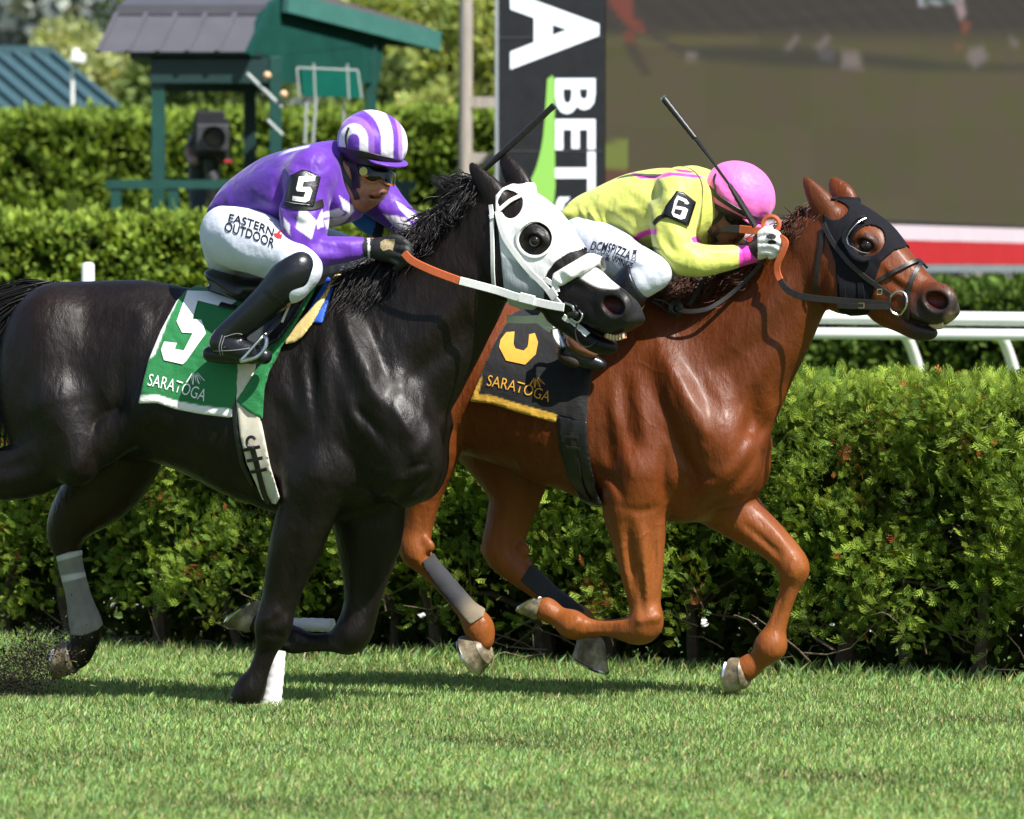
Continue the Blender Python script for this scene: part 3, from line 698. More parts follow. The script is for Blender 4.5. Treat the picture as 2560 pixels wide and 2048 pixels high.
def far_wood():
    n = 24000; P = np.stack([RNG.uniform(-18, 14, n), RNG.uniform(92, 100, n), RNG.uniform(1, 9.5, n)], 1); P[:, 2] += .8*nz(P, .9)
    o = foliage('woodland', P, RNG.normal(0, 1, (n, 3))+np.array([0, -.5, .5]), RNG.uniform(.28, .5, n), leafcol(n, (.14, .165, .175), .2), None, tmpl=LEAF1); tag(o, 'mass of woodland far behind the hedges, bluish with haze put into its colour', 'woodland', kind='stuff')  # bluish leaf colour carries the misty air, no haze is built
far_wood()
# ------------------------------------------------------------------ rails
M_RAIL = mat_plain('white_rail_plastic', (.80, .80, .80), .35, .04, 12, .05, .002)
def rail_fence():
    D = 37.0; t = thing('rail_fence', 'white tubular running rail with curved posts behind the hedge', 'rail', tuple(at(2100, 800, D)*np.array([1, 1, 0])))
    for v0, v1, r in ((792, 800, 17), (833, 838, 14)):
        m = MB(); m.tube([at(-150, v0-4, D+.8), at(1200, v0-2, D+.3), at(2000, v0, D), at(2700, v1, D-.3)], r*D/FPX, 14); m.build('rail', M_RAIL, t, True)
    for u in (2262, 2500, 1640, 1050, 480, -60):
        m = MB(); P = [at(u-4, 836, D+.02), at(u+8, 850, D+.05), at(u+24, 890, D+.12), at(u+38, 940, D+.18)]; b = at(u+48, 1010, D+.2); e = b.copy(); e[2] = -.02; m.tube(cr(np.array(P+[b, e]), 5), 14*D/FPX, 12); m.build('post', M_RAIL, t, True)
rail_fence()
p = at(220, 690, 34); t = thing('rail_post', 'single white round topped post beyond the dark horse', 'post', (p[0], p[1], 0)); m = MB(); r = 16*34/FPX
zt = at(220, 656, 34)[2]; m.tube([(p[0], p[1], -.02), (p[0], p[1], zt-.015), (p[0], p[1], zt-.004), (p[0], p[1], zt)], [r, r, r*.8, r*.4], 16); m.build('shaft', M_RAIL, t, True)
m = MB(); m.tube([HA-HN*1.35+np.array([0, 0, .10]), HBp-HN*1.35+np.array([0, 0, .10])], .045, 12); o = m.build('ground_rail', M_RAIL, None, True); tag(o, 'low white pipe lying on the grass behind the near hedge', 'pipe')
# ------------------------------------------------------------------ camera booth
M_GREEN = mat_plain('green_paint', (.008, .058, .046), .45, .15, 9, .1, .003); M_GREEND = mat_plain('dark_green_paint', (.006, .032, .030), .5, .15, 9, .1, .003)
M_ROOF = mat_plain('grey_metal_roof', (.075, .075, .092), .42, .08, 6, .06, .003); M_TEAL = mat_plain('teal_metal_roof', (.045, .095, .11), .4, .12, 6, .06, .003)
def booth():
    D = 46.0; C = at(618, 134, D); t = thing('camera_booth', 'dark green open camera booth with grey metal roof', 'booth', (C[0], C[1]+.6, 0))
    ex = at(246, 140, D)-C; ex[2] = 0; q = lambda u, v: at(u, v, D+1.7*(u-618)/460.)
    gab = [q(618, 134), q(668, 20), q(708, -12), q(1078, 98), q(1078, 122), q(960, 112), q(948, 208), q(690, 208), q(676, 140)]
    m = MB(); nrm = np.cross(q(1078, 122)-q(618, 134), np.array([0, 0, 1.])); nrm /= np.linalg.norm(nrm)
    m.prism(gab, nrm*-.0, nrm*-.06); m.build('gable_wall', M_GREEN, t)
    m = MB(); m.bar(q(700, 6)+nrm*.05, q(1082, 104)+nrm*.05, .14, .05, nrm); m.build('barge_board', mat_plain('pale_green_trim', (.05, .16, .14), .45, .1, 9, .1), t)
    m = MB(); m.bar(q(612, 138)+nrm*.03, q(672, 14)+nrm*.03, .05, .04, nrm); m.build('edge_trim', M_GREEN, t)
    for k in range(5):                 # front roof panels with standing seams
        a = C+ex*(k/5+.006); b = C+ex*((k+1)/5-.006); up = q(668, 24)-C+np.array([0, .10, 0]); mm = MB(); off = np.array([0, -.03, .01])
        mm.prism([a+off, b+off, b+up*1.0+off, a+up*1.0+off], (0, 0, 0), (0, .02, .02)); mm.build('roof_panel', M_ROOF, t)
        mm = MB(); s = C+ex*((k+1)/5); mm.bar(s+off+np.array([0, -.01, 0]), s+up+off+np.array([0, -.01, 0]), .03, .03, (1, 0, 0)); mm.build('roof_seam', M_ROOF, t)
    up = q(668, 24)-C+np.array([0, .10, 0]); up2 = q(712, -16)-C+np.array([0, .2, 0])
    m = MB(); m.prism([C+up, C+ex+up, C+ex+up2, C+up2], (0, -.02, .01), (0, .03, .03)); m.build('upper_roof', M_ROOF, t)
    m = MB(); m.prism([C+up2, C+ex+up2, q(1078, 96)+ex, q(1078, 96)], (0, 0, .03), (0, 0, .05)); m.build('back_roof', mat_plain('roof_shingle', (.10, .09, .09), .8, .2, 20, .3), t)
    m = MB(); m.bar(C+up+np.array([.02, -.05, 0]), C+ex+up+np.array([-.02, -.05, 0]), .07, .07); m.build('roof_cap', M_ROOF, t)
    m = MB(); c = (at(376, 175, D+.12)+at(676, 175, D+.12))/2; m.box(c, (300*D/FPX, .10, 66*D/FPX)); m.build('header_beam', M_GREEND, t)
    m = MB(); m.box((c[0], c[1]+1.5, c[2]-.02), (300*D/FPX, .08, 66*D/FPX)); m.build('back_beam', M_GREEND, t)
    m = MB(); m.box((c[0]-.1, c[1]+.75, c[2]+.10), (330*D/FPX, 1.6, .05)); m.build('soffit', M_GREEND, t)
    def post(u0, u1, v0, v1, dd, mt, nm='post'):
        a = at((u0+u1)/2, v0, D+dd); b = at((u0+u1)/2, v1, D+dd); m = MB(); m.box((a[0], a[1], (a[2]+max(b[2], .0))/2), ((u1-u0)*D/FPX, (u1-u0)*D/FPX, a[2]-b[2])); return m.build(nm, mt, t, bevel=.006)
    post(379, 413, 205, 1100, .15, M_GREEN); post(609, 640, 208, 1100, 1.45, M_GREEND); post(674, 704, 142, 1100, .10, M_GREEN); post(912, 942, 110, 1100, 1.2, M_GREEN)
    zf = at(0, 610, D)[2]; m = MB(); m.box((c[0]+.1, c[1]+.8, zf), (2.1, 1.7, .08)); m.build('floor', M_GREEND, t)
    def railbar(ua, ub, v, dd=-.35):
        a, b = at(ua, v, D+dd), at(ub, v, D+dd); m = MB(); m.bar(a, b, 26*D/FPX, .06); m.build('handrail', M_GREEN, t)
    railbar(274, 600, 461); railbar(600, 1040, 463, -.30)
    m = MB(); m.bar(at(276, 461, D-.38), at(276, 461, D+1.2), .06, .06); m.build('handrail', M_GREEN, t)
    for u in (290, 434, 560, 1012): post(u-13, u+13, 470, 1100, -.34, M_GREEN, 'baluster')
    M_WF = mat_plain('white_frame', (.36, .40, .39), .5, .05, 20, 0)
    def stick(pa, pb, r, dd, nm, mt=M_WF):
        m = MB(); m.tube([at(*pa, D+dd), at(*pb, D+dd)], r*D/FPX, 8); return m.build(nm, mt, t, True)
    for a, b in (((742, 170), (894, 176)), ((742, 170), (748, 240)), ((894, 176), (904, 246)), ((784, 158), (788, 250)), ((868, 160), (872, 250))): stick(a, b, 2.6, .25, 'window_bar')
    stick((766, 255), (762, 360), 4, .2, 'stay_pole'); stick((790, 245), (782, 360), 4, .2, 'stay_pole'); stick((860, 250), (858, 350), 3.0, .3, 'stay_pole')
    stick((617, 184), (704, 268), 5, -.05, 'brace'); stick((668, 300), (707, 338), 4.5, -.05, 'brace')
    m = MB(); m.prism([q(742, 172)+nrm*.01, q(892, 178)+nrm*.01, q(900, 246)+nrm*.01, q(748, 240)+nrm*.01], nrm*.012, nrm*.01); m.build('window_pane', mat_plain('green_glass', (.008, .10, .075), .15, .1, 5, 0), t)
    for u, v in ((668, 189), (709, 236)):
        m = MB(); c_ = at(u, v, D-.08); r = 10*D/FPX; m.tube([c_+np.array([0, 0, r*math.sin(a)]) for a in np.linspace(-1.5, 1.5, 9)], [max(.002, r*math.cos(a)) for a in np.linspace(-1.5, 1.5, 9)], 14); m.build('lamp_globe', mat_plain('peach_globe', (.72, .46, .28), .4, .05, 20, 0), t, True)
booth()
def tv_camera():
    D = 45.9; K = D/FPX; c = at(533, 345, D); t = thing('television_camera', 'black television camera on a pedestal inside the green booth', 'camera', (c[0], c[1], 0))
    M_CB = mat_plain('camera_black', (.012, .012, .014), .45, .3, 20, .2); M_CG = mat_plain('camera_grey', (.045, .045, .05), .4, .2, 20, .1)
    m = MB(); m.box(at(528, 345, D+.35), (82*K, .5, 96*K)); m.build('camera_body', M_CB, t, bevel=.01)
    m = MB(); m.box(at(525, 298, D+.1), (70*K, .3, 40*K)); m.build('viewfinder', M_CB, t, bevel=.01)
    m = MB(); m.box(at(532, 345, D), (80*K, .16, 68*K)); m.build('lens_hood', M_CG, t, bevel=.012)
    cc = at(535, 345, D-.085); m = MB(); m.tube([cc+np.array([0, .03, 0]), cc+np.array([0, -.05, 0])], [27*K, 30*K], 24, False); m.build('lens_barrel', M_CB, t, True)
    m = MB(); m.tube([cc+np.array([0, .0, 0]), cc+np.array([0, -.01, 0])], [25*K, 22*K], 24); m.build('lens_glass', mat_plain('coated_glass', (.006, .008, .006), .25, .1, 10, 0, spec=.2), t, True)
    m = MB(); m.tube([at(530, 400, D+.2), at(530, 470, D+.2), at(530, 620, D+.2)], [22*K, 14*K, 20*K], 12); m.build('pedestal', M_CB, t, True)
    m = MB(); m.tube([at(525, 432, D+.02), at(535, 452, D+.02)], 14*K, 12); m.build('pan_head', M_CG, t, True)
    m = MB(); m.tube([at(560, 405, D+.1), at(580, 404, D+.1)], 4*K, 8); m.build('red_handle', mat_plain('red_plastic', (.4, .02, .03), .4, .1, 10, 0), t, True)
    fr = Frame(at(490, 380, D+.75), 0); o = Model(fr); o.SC = FPX/D
    o.ball(512, 300, 0, 24, 26, 30); o.limb([(510, 330, 0, 16), (508, 360, 0, 40), (508, 420, 0, 38), (508, 480, 0, 36)], k=.05); o.limb([(500, 350, -.05, 22), (476, 378, -.2, 14), (482, 402, -.4, 11), (500, 398, -.52, 10)], k=.04); o.limb([(530, 350, .05, 22), (555, 385, -.1, 14), (562, 400, -.4, 11)], k=.04)
    o.limb([(498, 480, 0, 24), (496, 560, 0, 20), (496, 610, -.05, 14)], k=.04); o.limb([(524, 480, 0, 24), (526, 560, 0, 20), (528, 610, -.05, 14)], k=.04)
    pt = thing('person', 'camera operator in dark clothes standing behind the television camera', 'person', tuple(fr.O))
    lo, hi = np.min([p_[0] for p_ in o.pr], 0)-.05, np.max([p_[1] for p_ in o.pr], 0)+.05; xs, ys, zs = [np.arange(lo[i], hi[i], .016) for i in range(3)]; V, Q = nets(o.field(xs, ys, zs), xs, ys, zs)
    M_OP = mat_cloth('operator_clothes')
    emit(o, 'body', V, Q, M_OP, pt, lambda u, v, pl: np.where(((v < 322) & (v > 292))[:, None] | ((u < 492) & (v > 366) & (v < 410))[:, None], np.array([[.30, .13, .08]]), np.where((v > 455)[:, None], np.array([[.05, .07, .10]]), np.array([[.014, .014, .016]]))))
tv_camera()
# ------------------------------------------------------------------ pole, shed roof, lamp
def bg_bits():
    D = 48; a = at(1166, -160, D); b = at(1162, 600, D); t = thing('wooden_pole', 'weathered wooden pole left of the black display column', 'pole', (b[0], b[1], 0)); M_WOOD = mat_plain('grey_wood', (.36, .32, .28), .85, .2, 8, .5, .01, stretch=(6, 6, .5))
    m = MB(); m.tube([(b[0], b[1], -.05), b, a], [20*D/FPX, 18*D/FPX, 17*D/FPX], 14); m.build('shaft', M_WOOD, t, True)
    for v in (256, 396): m = MB(); m.bar(at(1172, v, D), at(1246, v, D), 27*D/FPX, .08); m.build('cross_board', M_WOOD, t)
    D = 58; t = thing('shed', 'low building with ribbed teal metal roof at the left edge', 'shed', tuple(at(60, 300, D)*np.array([1, 1, 0])))
    A, B, Cc, E = at(-260, 128, D+1.6), at(128, 136, D+1.6), at(300, 280, D), at(-260, 300, D)
    E = A+(Cc-B); m = MB(); m.prism([A, B, Cc, E], (0, 0, -.04), (0, 0, .05)); o = m.build('roof', M_TEAL, t); fixn(o)
    m = MB(); m.bar(A+np.array([0, -.05, .02]), B+np.array([0, -.05, .02]), .10, .10); m.build('ridge_cap', M_TEAL, t)
    for k in range(9):
        f = k/8; p0 = A+(B-A)*f; p1 = p0+(Cc-B); 
        if p1[0] < E[0]-.2: continue
        m = MB(); m.bar(p0+np.array([0, -.03, .02]), p1+np.array([0, -.03, .02]), .05, .05); m.build('roof_rib', M_TEAL, t)
    m = MB(); w = at(0, 300, D); zr = Cc[2]-.05; m.box(((E[0]+Cc[0])/2-.1, D+1.4, zr/2), (abs(Cc[0]-E[0])-.3, 2.2, zr)); m.build('wall', mat_plain('shed_wall', (.10, .16, .15), .7, .1, 8, .1), t)
    D = 56; t = thing('floodlight', 'small white floodlight on a thin post beside the teal roof', 'lamp', tuple(at(182, 300, D)*np.array([1, 1, 0])))
    M_WL = mat_plain('white_enamel', (.78, .78, .76), .4, .05, 10, 0); b = at(181, 180, D); m = MB(); m.tube([(b[0], b[1], -.05), b, at(183, 140, D)], 5*D/FPX, 8); m.build('post', M_WL, t, True)
    m = MB(); m.box(at(196, 145, D-.05), (36*D/FPX, .12, 24*D/FPX), rot=Matrix.Rotation(.15, 3, 'Y')); m.build('housing', M_WL, t, bevel=.01)
    m = MB(); m.box(at(190, 128, D-.05), (18*D/FPX, .08, 14*D/FPX)); m.build('bracket', M_WL, t, bevel=.01)
bg_bits()
# ------------------------------------------------------------------ display column and video screen
def emis(name, col, s):
    t = NT(name); t.set(Roughness=.35, Emission_Strength=s); t.b.inputs['Base Color'].default_value = (.02, .02, .02, 1); t.b.inputs['Emission Color'].default_value = (*col, 1); return t.m
def column():
    D = 41.0; t = thing('display_column', 'tall black LED column with white lettering and a green leaf', 'sign', tuple(at(1375, 600, D)*np.array([1, 1, 0]))); K = D/FPX
    M_COL = mat_plain('display_black', (.010, .010, .013), .35, .3, 10, .05)
    a = at(1375, -160, D+.2); zt = a[2]; m = MB(); m.box((a[0], a[1], zt/2), (272*K, .4, zt)); m.build('cabinet', M_COL, t, bevel=.004); bv = None
    m = MB(); e = at(1242, 100, D); m.box((e[0], e[1]-.012, zt/2), (9*K, .02, zt-.02)); m.build('edge_strip', mat_plain('alloy', (.25, .27, .29), .4, .1, 20, 0), t)
    for v in (94, 378): m = MB(); p_ = at(1375, v, D-.003); m.box(p_, (262*K, .004, 2.5*K)); m.build('module_seam', mat_plain('seam_grey', (.05, .05, .055), .5, .1, 20, 0), t)
    def put(nm, VF, mt, off):
        V, F = VF; P = []
        for p_ in V: P.append(at(p_.x, p_.y, D-off))
        o = mesh_np(nm, np.array(P), F, mt, t, False)
        if sum(f.normal.y for f in o.data.polygons) > 0: o.data.flip_normals()
    W1, G1_ = emis('led_white', (.86, .93, 1.0), .95), emis('led_green', (.36, .80, .12), .62)
    put('lettering', text_px('RA', [(1286, -150), (1286, 174)], 212, .035, 60, updir=(1, 0)), W1, .006); put('lettering', text_px('BETS', [(1392, 196), (1392, 568)], 98, .03, 60, updir=(1, 0), spacing=1.08), W1, .006)
    put('leaf_emblem', flat_mesh([smooth_poly([(1368, 198), (1386, 198), (1386, 330), (1384, 515), (1330, 500), (1318, 470), (1340, 420), (1358, 340)], 3)], 60), G1_, .006)
column()
def screen():
    Df = lambda u: 1/(.02-6.02e-6*(u-2218)); P = lambda u, v, o=0.: at(u, v, Df(u)-o)
    t = thing('video_screen', 'giant video screen showing brown and green turf', 'screen', tuple(P(2040, 560)*np.array([1, 1, 0])))
    # picture plane in its own coordinates: s along the board, z up
    a, b = P(1512, 536), P(2760, 574); zb = (a[2]+b[2])/2; a[2] = b[2] = zb; E = b-a; L = np.linalg.norm(E); E /= L; N = np.array([E[1], -E[0], 0]); HT = 3.2
    def sz(u, v): d = ray(u, v); tt = ((a-CAM) @ N)/(d @ N); X = CAM+d*tt; return (X-a) @ E, X[2]-zb
    def q3(s, z, o=0.): return a+E*s+np.array([0, 0, z])+N*o
    t_ = NT('screen_picture'); c = t_.attr(); tc = t_.coord((1, 1, 1)); sp = t_.new('ShaderNodeSeparateXYZ'); t_.link(tc, sp.inputs[0]); ml = t_.new('ShaderNodeMath', operation='MULTIPLY'); ml.inputs[1].default_value = 420; t_.link(sp.outputs[2], ml.inputs[0]); wv = t_.new('ShaderNodeMath', operation='SINE'); t_.link(ml.outputs[0], wv.inputs[0])
    c = t_.mix(.5, c, t_.ramp(wv.outputs[0], [(0, (.82, .82, .82)), (1, (1.1, 1.1, 1.1))]), 'MULTIPLY')
    t_.b.inputs['Base Color'].default_value = (.012, .012, .012, 1); t_.link(c, t_.b.inputs['Emission Color']); t_.set(Emission_Strength=.52, Roughness=.8, Specular_IOR_Level=.05)
    ns, nzz = 240, 84; ss = np.linspace(.02, L, ns); hh = np.linspace(.02, HT, nzz); SS, ZZ = np.meshgrid(ss, hh, indexing='ij'); X = a+SS[..., None]*E+ZZ[..., None]*np.array([0, 0, 1.]); X = X.reshape(-1, 3); u, v = project(X)
    S2 = lambda pts: [(1500+x/2.034, y/2.034) for x, y in pts]
    st = np.stack([SS.ravel(), ZZ.ravel(), 0*SS.ravel()], 1); n1 = nz(st*np.array([1, 5, 1]), 2.2); n2 = nz(st*np.array([1, 9, 1]), 6., 3); n3 = nz(st*np.array([1, 14, 1]), 17., 5)
    gmix = np.clip(.45+.6*n1+.35*n2+.15*n3, 0, 1)[:, None]; col = np.array([.115, .085, .052])*(1-gmix)+np.array([.098, .098, .030])*gmix
    blk = (np.floor((u-1500)/265).astype(int)*7+np.floor((v+40)/180).astype(int)*13) % 5; col = col*(1+(blk-2)*.02)[:, None]
    dk = sstep(120, 60, v)[:, None]; col = col*(1-dk)+np.array([.052, .042, .036])*(1+.25*n2[:, None])*dk
    def soft(pg, cc, w=7., k=1.):
        nonlocal col
        m_ = (sstep(w, -w, poly_sd(u, v, pg))*k)[:, None]; col = col*(1-m_)+np.array(cc)*m_
    soft(S2([(400, 235), (1000, 235), (1260, 275), (1260, 345), (900, 335), (500, 300)]), (.045, .044, .034), 14, .85); soft(S2([(1340, 270), (1800, 320), (2150, 330), (2500, 360), (1600, 360), (1330, 330)]), (.045, .044, .034), 14, .85)
    soft(S2([(20, 190), (450, 180), (800, 190), (800, 215), (300, 235), (20, 230)]), (.15, .13, .05), 10, .6)
    soft(S2([(20, -60), (165, -60), (168, 80), (235, 140), (225, 165), (150, 140), (100, 90), (50, 20)]), (.26, .060, .038), 8, .85); soft(S2([(120, 160), (175, 165), (180, 220), (130, 215)]), (.22, .05, .035), 8, .8)
    soft(S2([(240, 145), (420, 245), (440, 285), (420, 280), (240, 180)]), (.060, .045, .042), 7, .8); soft(S2([(115, 210), (180, 215), (260, 375), (220, 385), (150, 285)]), (.060, .042, .038), 9, .75)
    for pg in ([(437, 265), (490, 270), (495, 305), (445, 305)], [(950, 240), (995, 180), (1010, 195), (965, 255), (930, 250)], [(1095, 240), (1155, 180), (1170, 200), (1120, 260)], [(1230, 262), (1310, 265), (1335, 350), (1230, 345)], [(1875, 250), (1945, 235), (1975, 295), (1905, 345), (1865, 300)], [(2085, 190), (2125, 215), (2120, 240), (2090, 225)]): soft(S2(pg), (.27, .215, .215), 11, .75)
    soft(S2([(1110, 240), (1190, 250), (1190, 310), (1120, 310)]), (.11, .10, .11), 8, .8); soft(S2([(1610, -60), (1840, -60), (1850, 10), (1620, 30)]), (.40, .37, .42), 4); soft(S2([(1640, -60), (1815, -60), (1825, 2), (1645, 8)]), (.03, .11, .055), 4); soft(S2([(1800, 10), (1850, 15), (1862, 80), (1830, 100)]), (.40, .29, .29), 7); soft(S2([(1835, 100), (1885, 120), (1875, 165), (1840, 170)]), (.22, .07, .045), 7); soft(S2([(1800, 215), (1850, 215), (1850, 260), (1805, 260)]), (.20, .10, .05), 7, .7)
    soft([(1510, 354), (1571, 354), (1571, 425), (1510, 425)], (.22, .26, .05), 2); soft([(1500, 425), (1571, 425), (1600, 480), (1500, 480)], (.20, .045, .035), 12, .6)
    I = np.arange(ns*nzz).reshape(ns, nzz); Fq = np.stack([I[:-1, :-1], I[1:, :-1], I[1:, 1:], I[:-1, 1:]], -1).reshape(-1, 4)
    pl = mesh_np('picture', X, Fq, t_.m, t, False, np.clip(col, .01, 1))
    if pl.data.polygons[0].normal.y > 0: pl.data.flip_normals()
    m = MB(); m.prism([q3(0, -.05, -.03), q3(L+.05, -.05, -.03), q3(L+.05, HT+.05, -.03), q3(0, HT+.05, -.03)], (0, 0, 0), -N*.5); m.build('cabinet', mat_plain('screen_cabinet', (.012, .012, .013), .5, .2, 10, 0), t)
    for s in (1.0, L-1.5): m = MB(); p_ = q3(s, -.05, -.3); m.box((p_[0], p_[1], zb/2-.05), (.25, .25, zb+.1)); m.build('support', M_GREEND, t)
    # board below the picture
    bt = thing('banner_board', 'red and white banner board under the video screen', 'banner', tuple(P(2300, 640)*np.array([1, 1, 0])))
    for nm, v0l, v0r, v1l, v1r, mt in (('white_stripe', 540, 576, 582, 610, mat_plain('pink_white_vinyl', (.62, .48, .56), .5, .06, 3, 0)), ('red_panel', 584, 611, 655, 661, mat_plain('red_vinyl', (.40, .014, .02), .6, .06, 3, 0, spec=.1)), ('grey_rail', 657, 662, 676, 680, mat_plain('grey_vinyl', (.17, .19, .22), .5, .06, 3, 0))):
        m = MB(); A_, B_, C_, D_ = P(1530, v1l, .3), P(2740, v1r+2, .3), P(2740, v0r+2, .3), P(1530, v0l, .3); m.prism([A_, B_, C_, D_], (0, 0, 0), -N*.06); m.build(nm, mt, bt)
    for s in (1.2, 6., L-2): p_ = q3(s, 0, .25); zz = P(2200, 676, .3)[2]; m = MB(); m.box((p_[0], p_[1], zz/2), (.1, .1, zz)); m.build('leg', M_GREEND, bt)
screen()
# ------------------------------------------------------------------ the two racehorses
def black_model():
    m = Model(FB); m.gain = 1.5; m.thin = .89
    m.loft(((0, 920), (1100, 950)),
           [(18, 850), (36, 800), (62, 760), (96, 730), (140, 710), (226, 703), (344, 700), (404, 707), (475, 721), (560, 735), (650, 736), (740, 715), (810, 695), (880, 705), (960, 765), (1040, 865), (1090, 965), (1112, 1050)],
           [(18, 900), (36, 990), (70, 1070), (120, 1130), (226, 1150), (344, 1150), (404, 1160), (478, 1190), (560, 1232), (640, 1264), (700, 1284), (800, 1294), (880, 1290), (950, 1270), (1020, 1225), (1080, 1150), (1112, 1080)],
           [(18, 920, 60), (70, 920, 130), (140, 925, 158), (300, 930, 160), (450, 930, 168), (560, 935, 174), (650, 940, 172), (740, 940, 160), (850, 940, 148), (960, 945, 135), (1040, 950, 115), (1112, 950, 70)], egg=-.12)
    # croup, near thigh and gaskin
    m.ball(135, 855, -.10, 112, 95, 140, k=.07)
    m.ball(126, 965, -.150, 134, 96, 225, k=.06)
    m.ball(135, 900, .13, 140, 80, 180, k=.06)
    m.limb([(165, 1020, -.19, 90), (190, 1110, -.21, 66), (192, 1160, -.215, 56)], k=.06)
    m.limb([(150, 1120, -.17, 82), (50, 1178, -.16, 70), (-90, 1192, -.15, 52), (-210, 1172, -.15, 42), (-300, 1250, -.15, 30), (-390, 1340, -.15, 28), (-420, 1365, -.15, 33), (-480, 1370, -.15, 27)], k=.05)
    # far hind
    m.limb([(220, 930, .14, 120), (300, 1090, .15, 112), (262, 1205, .15, 96), (186, 1290, .13, 62), (163, 1345, .13, 42), (172, 1395, .13, 30), (196, 1490, .13, 28), (215, 1572, .13, 37), (207, 1610, .13, 33), (190, 1640, .13, 34)], k=.05)
    # flank fold, shoulder, chest
    m.limb([(400, 1010, -.165, 70), (320, 1060, -.175, 58), (240, 1125, -.185, 50)], k=.10)
    m.limb([(800, 800, -.075, 70), (890, 930, -.12, 100), (985, 1070, -.135, 95), (1030, 1120, -.12, 70)], k=.06, sq=.8)
    m.ball(820, 1090, -.165, 120, 58, 140, k=.05)
    m.ball(1005, 1160, -.07, 96, 88, 108, k=.07)
    m.ball(1040, 1145, .09, 82, 82, 112, k=.06)
    # legs in front
    m.limb([(800, 1180, -.15, 92), (772, 1265, -.145, 72), (738, 1370, -.135, 62), (708, 1470, -.125, 46), (690, 1535, -.12, 42), (682, 1572, -.12, 43), (668, 1618, -.115, 29), (645, 1685, -.11, 27), (626, 1722, -.105, 35), (612, 1748, -.10, 36)], k=.05)
    m.ball(690, 1552, -.155, 30, 16, 34, k=.02, ang=70); m.ball(660, 1572, -.12, 14, 20, 16, k=.015); m.ball(622, 1724, -.13, 24, 12, 26, k=.015)
    m.limb([(915, 1230, .11, 100), (922, 1330, .12, 82), (918, 1400, .13, 66), (908, 1480, .13, 44), (896, 1545, .13, 42), (876, 1590, .13, 44), (836, 1604, .13, 27), (775, 1606, .12, 24), (728, 1598, .115, 33), (690, 1578, .11, 27), (650, 1556, .11, 32)], k=.045)
    m.ball(884, 1568, .105, 40, 20, 30, k=.02, ang=60); m.ball(728, 1600, .09, 24, 14, 26, k=.015)
    # neck
    m.loft(((860, 960), (1230, 600)), [(740, 730), (830, 690), (900, 664), (1000, 622), (1070, 578), (1120, 526), (1166, 482), (1215, 457), (1240, 452)],
           [(960, 1210), (1060, 1110), (1130, 1015), (1182, 920), (1217, 850), (1245, 795), (1268, 745), (1300, 690)],
           [(800, 1010, 150), (880, 940, 126), (960, 860, 104), (1050, 780, 86), (1130, 690, 72), (1200, 620, 62), (1240, 590, 58)], k=.06, egg=-.15)
    head_prims(m, BH, dict(axis=((1180, 560), (1560, 830)),
        top=[(1205, 470), (1240, 458), (1300, 468), (1365, 508), (1410, 553), (1445, 606), (1480, 652), (1520, 696), (1560, 728), (1588, 756), (1600, 785)],
        bot=[(1165, 575), (1185, 640), (1225, 705), (1262, 748), (1325, 772), (1395, 792), (1440, 812), (1480, 826), (1520, 838), (1556, 834), (1592, 815)],
        wid=[(1180, 560, 56), (1240, 590, 68), (1300, 640, 78), (1360, 680, 66), (1420, 720, 52), (1480, 760, 45), (1540, 800, 50), (1592, 820, 34)],
        jaw=[(1395, 782, .0, 32), (1448, 824, .0, 26), (1492, 854, .0, 26), (1528, 867, .0, 17)],
        eye=(1336, 600, -.098), cheek=(1268, 672, -.075), nostril=(1537, 762, -.058), nang=-22,
        ear1=[(1248, 514, -.062, 27), (1228, 478, -.068, 26), (1203, 446, -.072, 17), (1188, 427, -.075, 9), (1178, 412, -.075, 2)],
        ear2=[(1312, 484, .06, 26), (1292, 448, .066, 27), (1276, 422, .07, 20), (1266, 406, .07, 11), (1262, 394, .07, 2)]))
    m.stroke([(1430, 796), (1470, 826), (1510, 846), (1555, 846)], -.011, 5, hi=.2, taper=False); m.stroke([(1450, 792), (1490, 818), (1540, 830)], .004, 5)
    # muscle relief
    S = m.stroke
    S([(120, 690+60), (250, 780), (330, 770), (352, 800), (330, 860), (290, 920), (270, 990), (262, 1060)], .010, 17)      # hip bone to stifle ridge
    S([(350, 790), (300, 900), (300, 1010), (268, 1110), (225, 1160)], -.014, 20)
    S([(60, 790), (40, 920), (70, 1080)], -.006, 16); S([(110, 800), (110, 950), (140, 1090)], .005, 20); S([(175, 860), (190, 1000), (200, 1100)], -.005, 14)
    S([(215, 1120), (190, 1170), (150, 1205)], .006, 14); S([(90, 1150), (30, 1170), (-30, 1180)], -.008, 14)
    for a, w in (((855, 770), (858, 860)), ((790, 880), (800, 1050)), ((900, 790), (935, 960))): S([a, ((a[0]+w[0])/2+6, (a[1]+w[1])/2), w], .007, 11)
    S([(862, 780), (885, 860), (925, 970), (960, 1020)], .014, 15)           # shoulder blade spine
    S([(840, 800), (855, 900), (890, 1000)], -.010, 13); S([(905, 800), (950, 900), (990, 990)], -.009, 16)
    S([(800, 850), (815, 960), (830, 1060)], .009, 12); S([(775, 850), (782, 980), (800, 1080)], -.008, 12); S([(760, 900), (770, 1000), (775, 1060)], .006, 10)
    S([(860, 980), (880, 1040), (900, 1100)], .008, 12); S([(835, 1080), (880, 1150), (900, 1200)], -.009, 12)
    S([(700, 1010), (730, 1120), (760, 1200)], -.010, 18); S([(940, 1050), (1000, 1130), (1020, 1200)], -.006, 15)
    S([(905, 1230), (960, 1260), (1030, 1225), (1075, 1185)], -.009, 10); S([(960, 1225), (1030, 1180), (1070, 1150)], .006, 12)
    S([(1075, 1120), (1030, 1190), (985, 1250)], -.007, 9); S([(1090, 1060), (1060, 1120), (1020, 1150)], .006, 12)
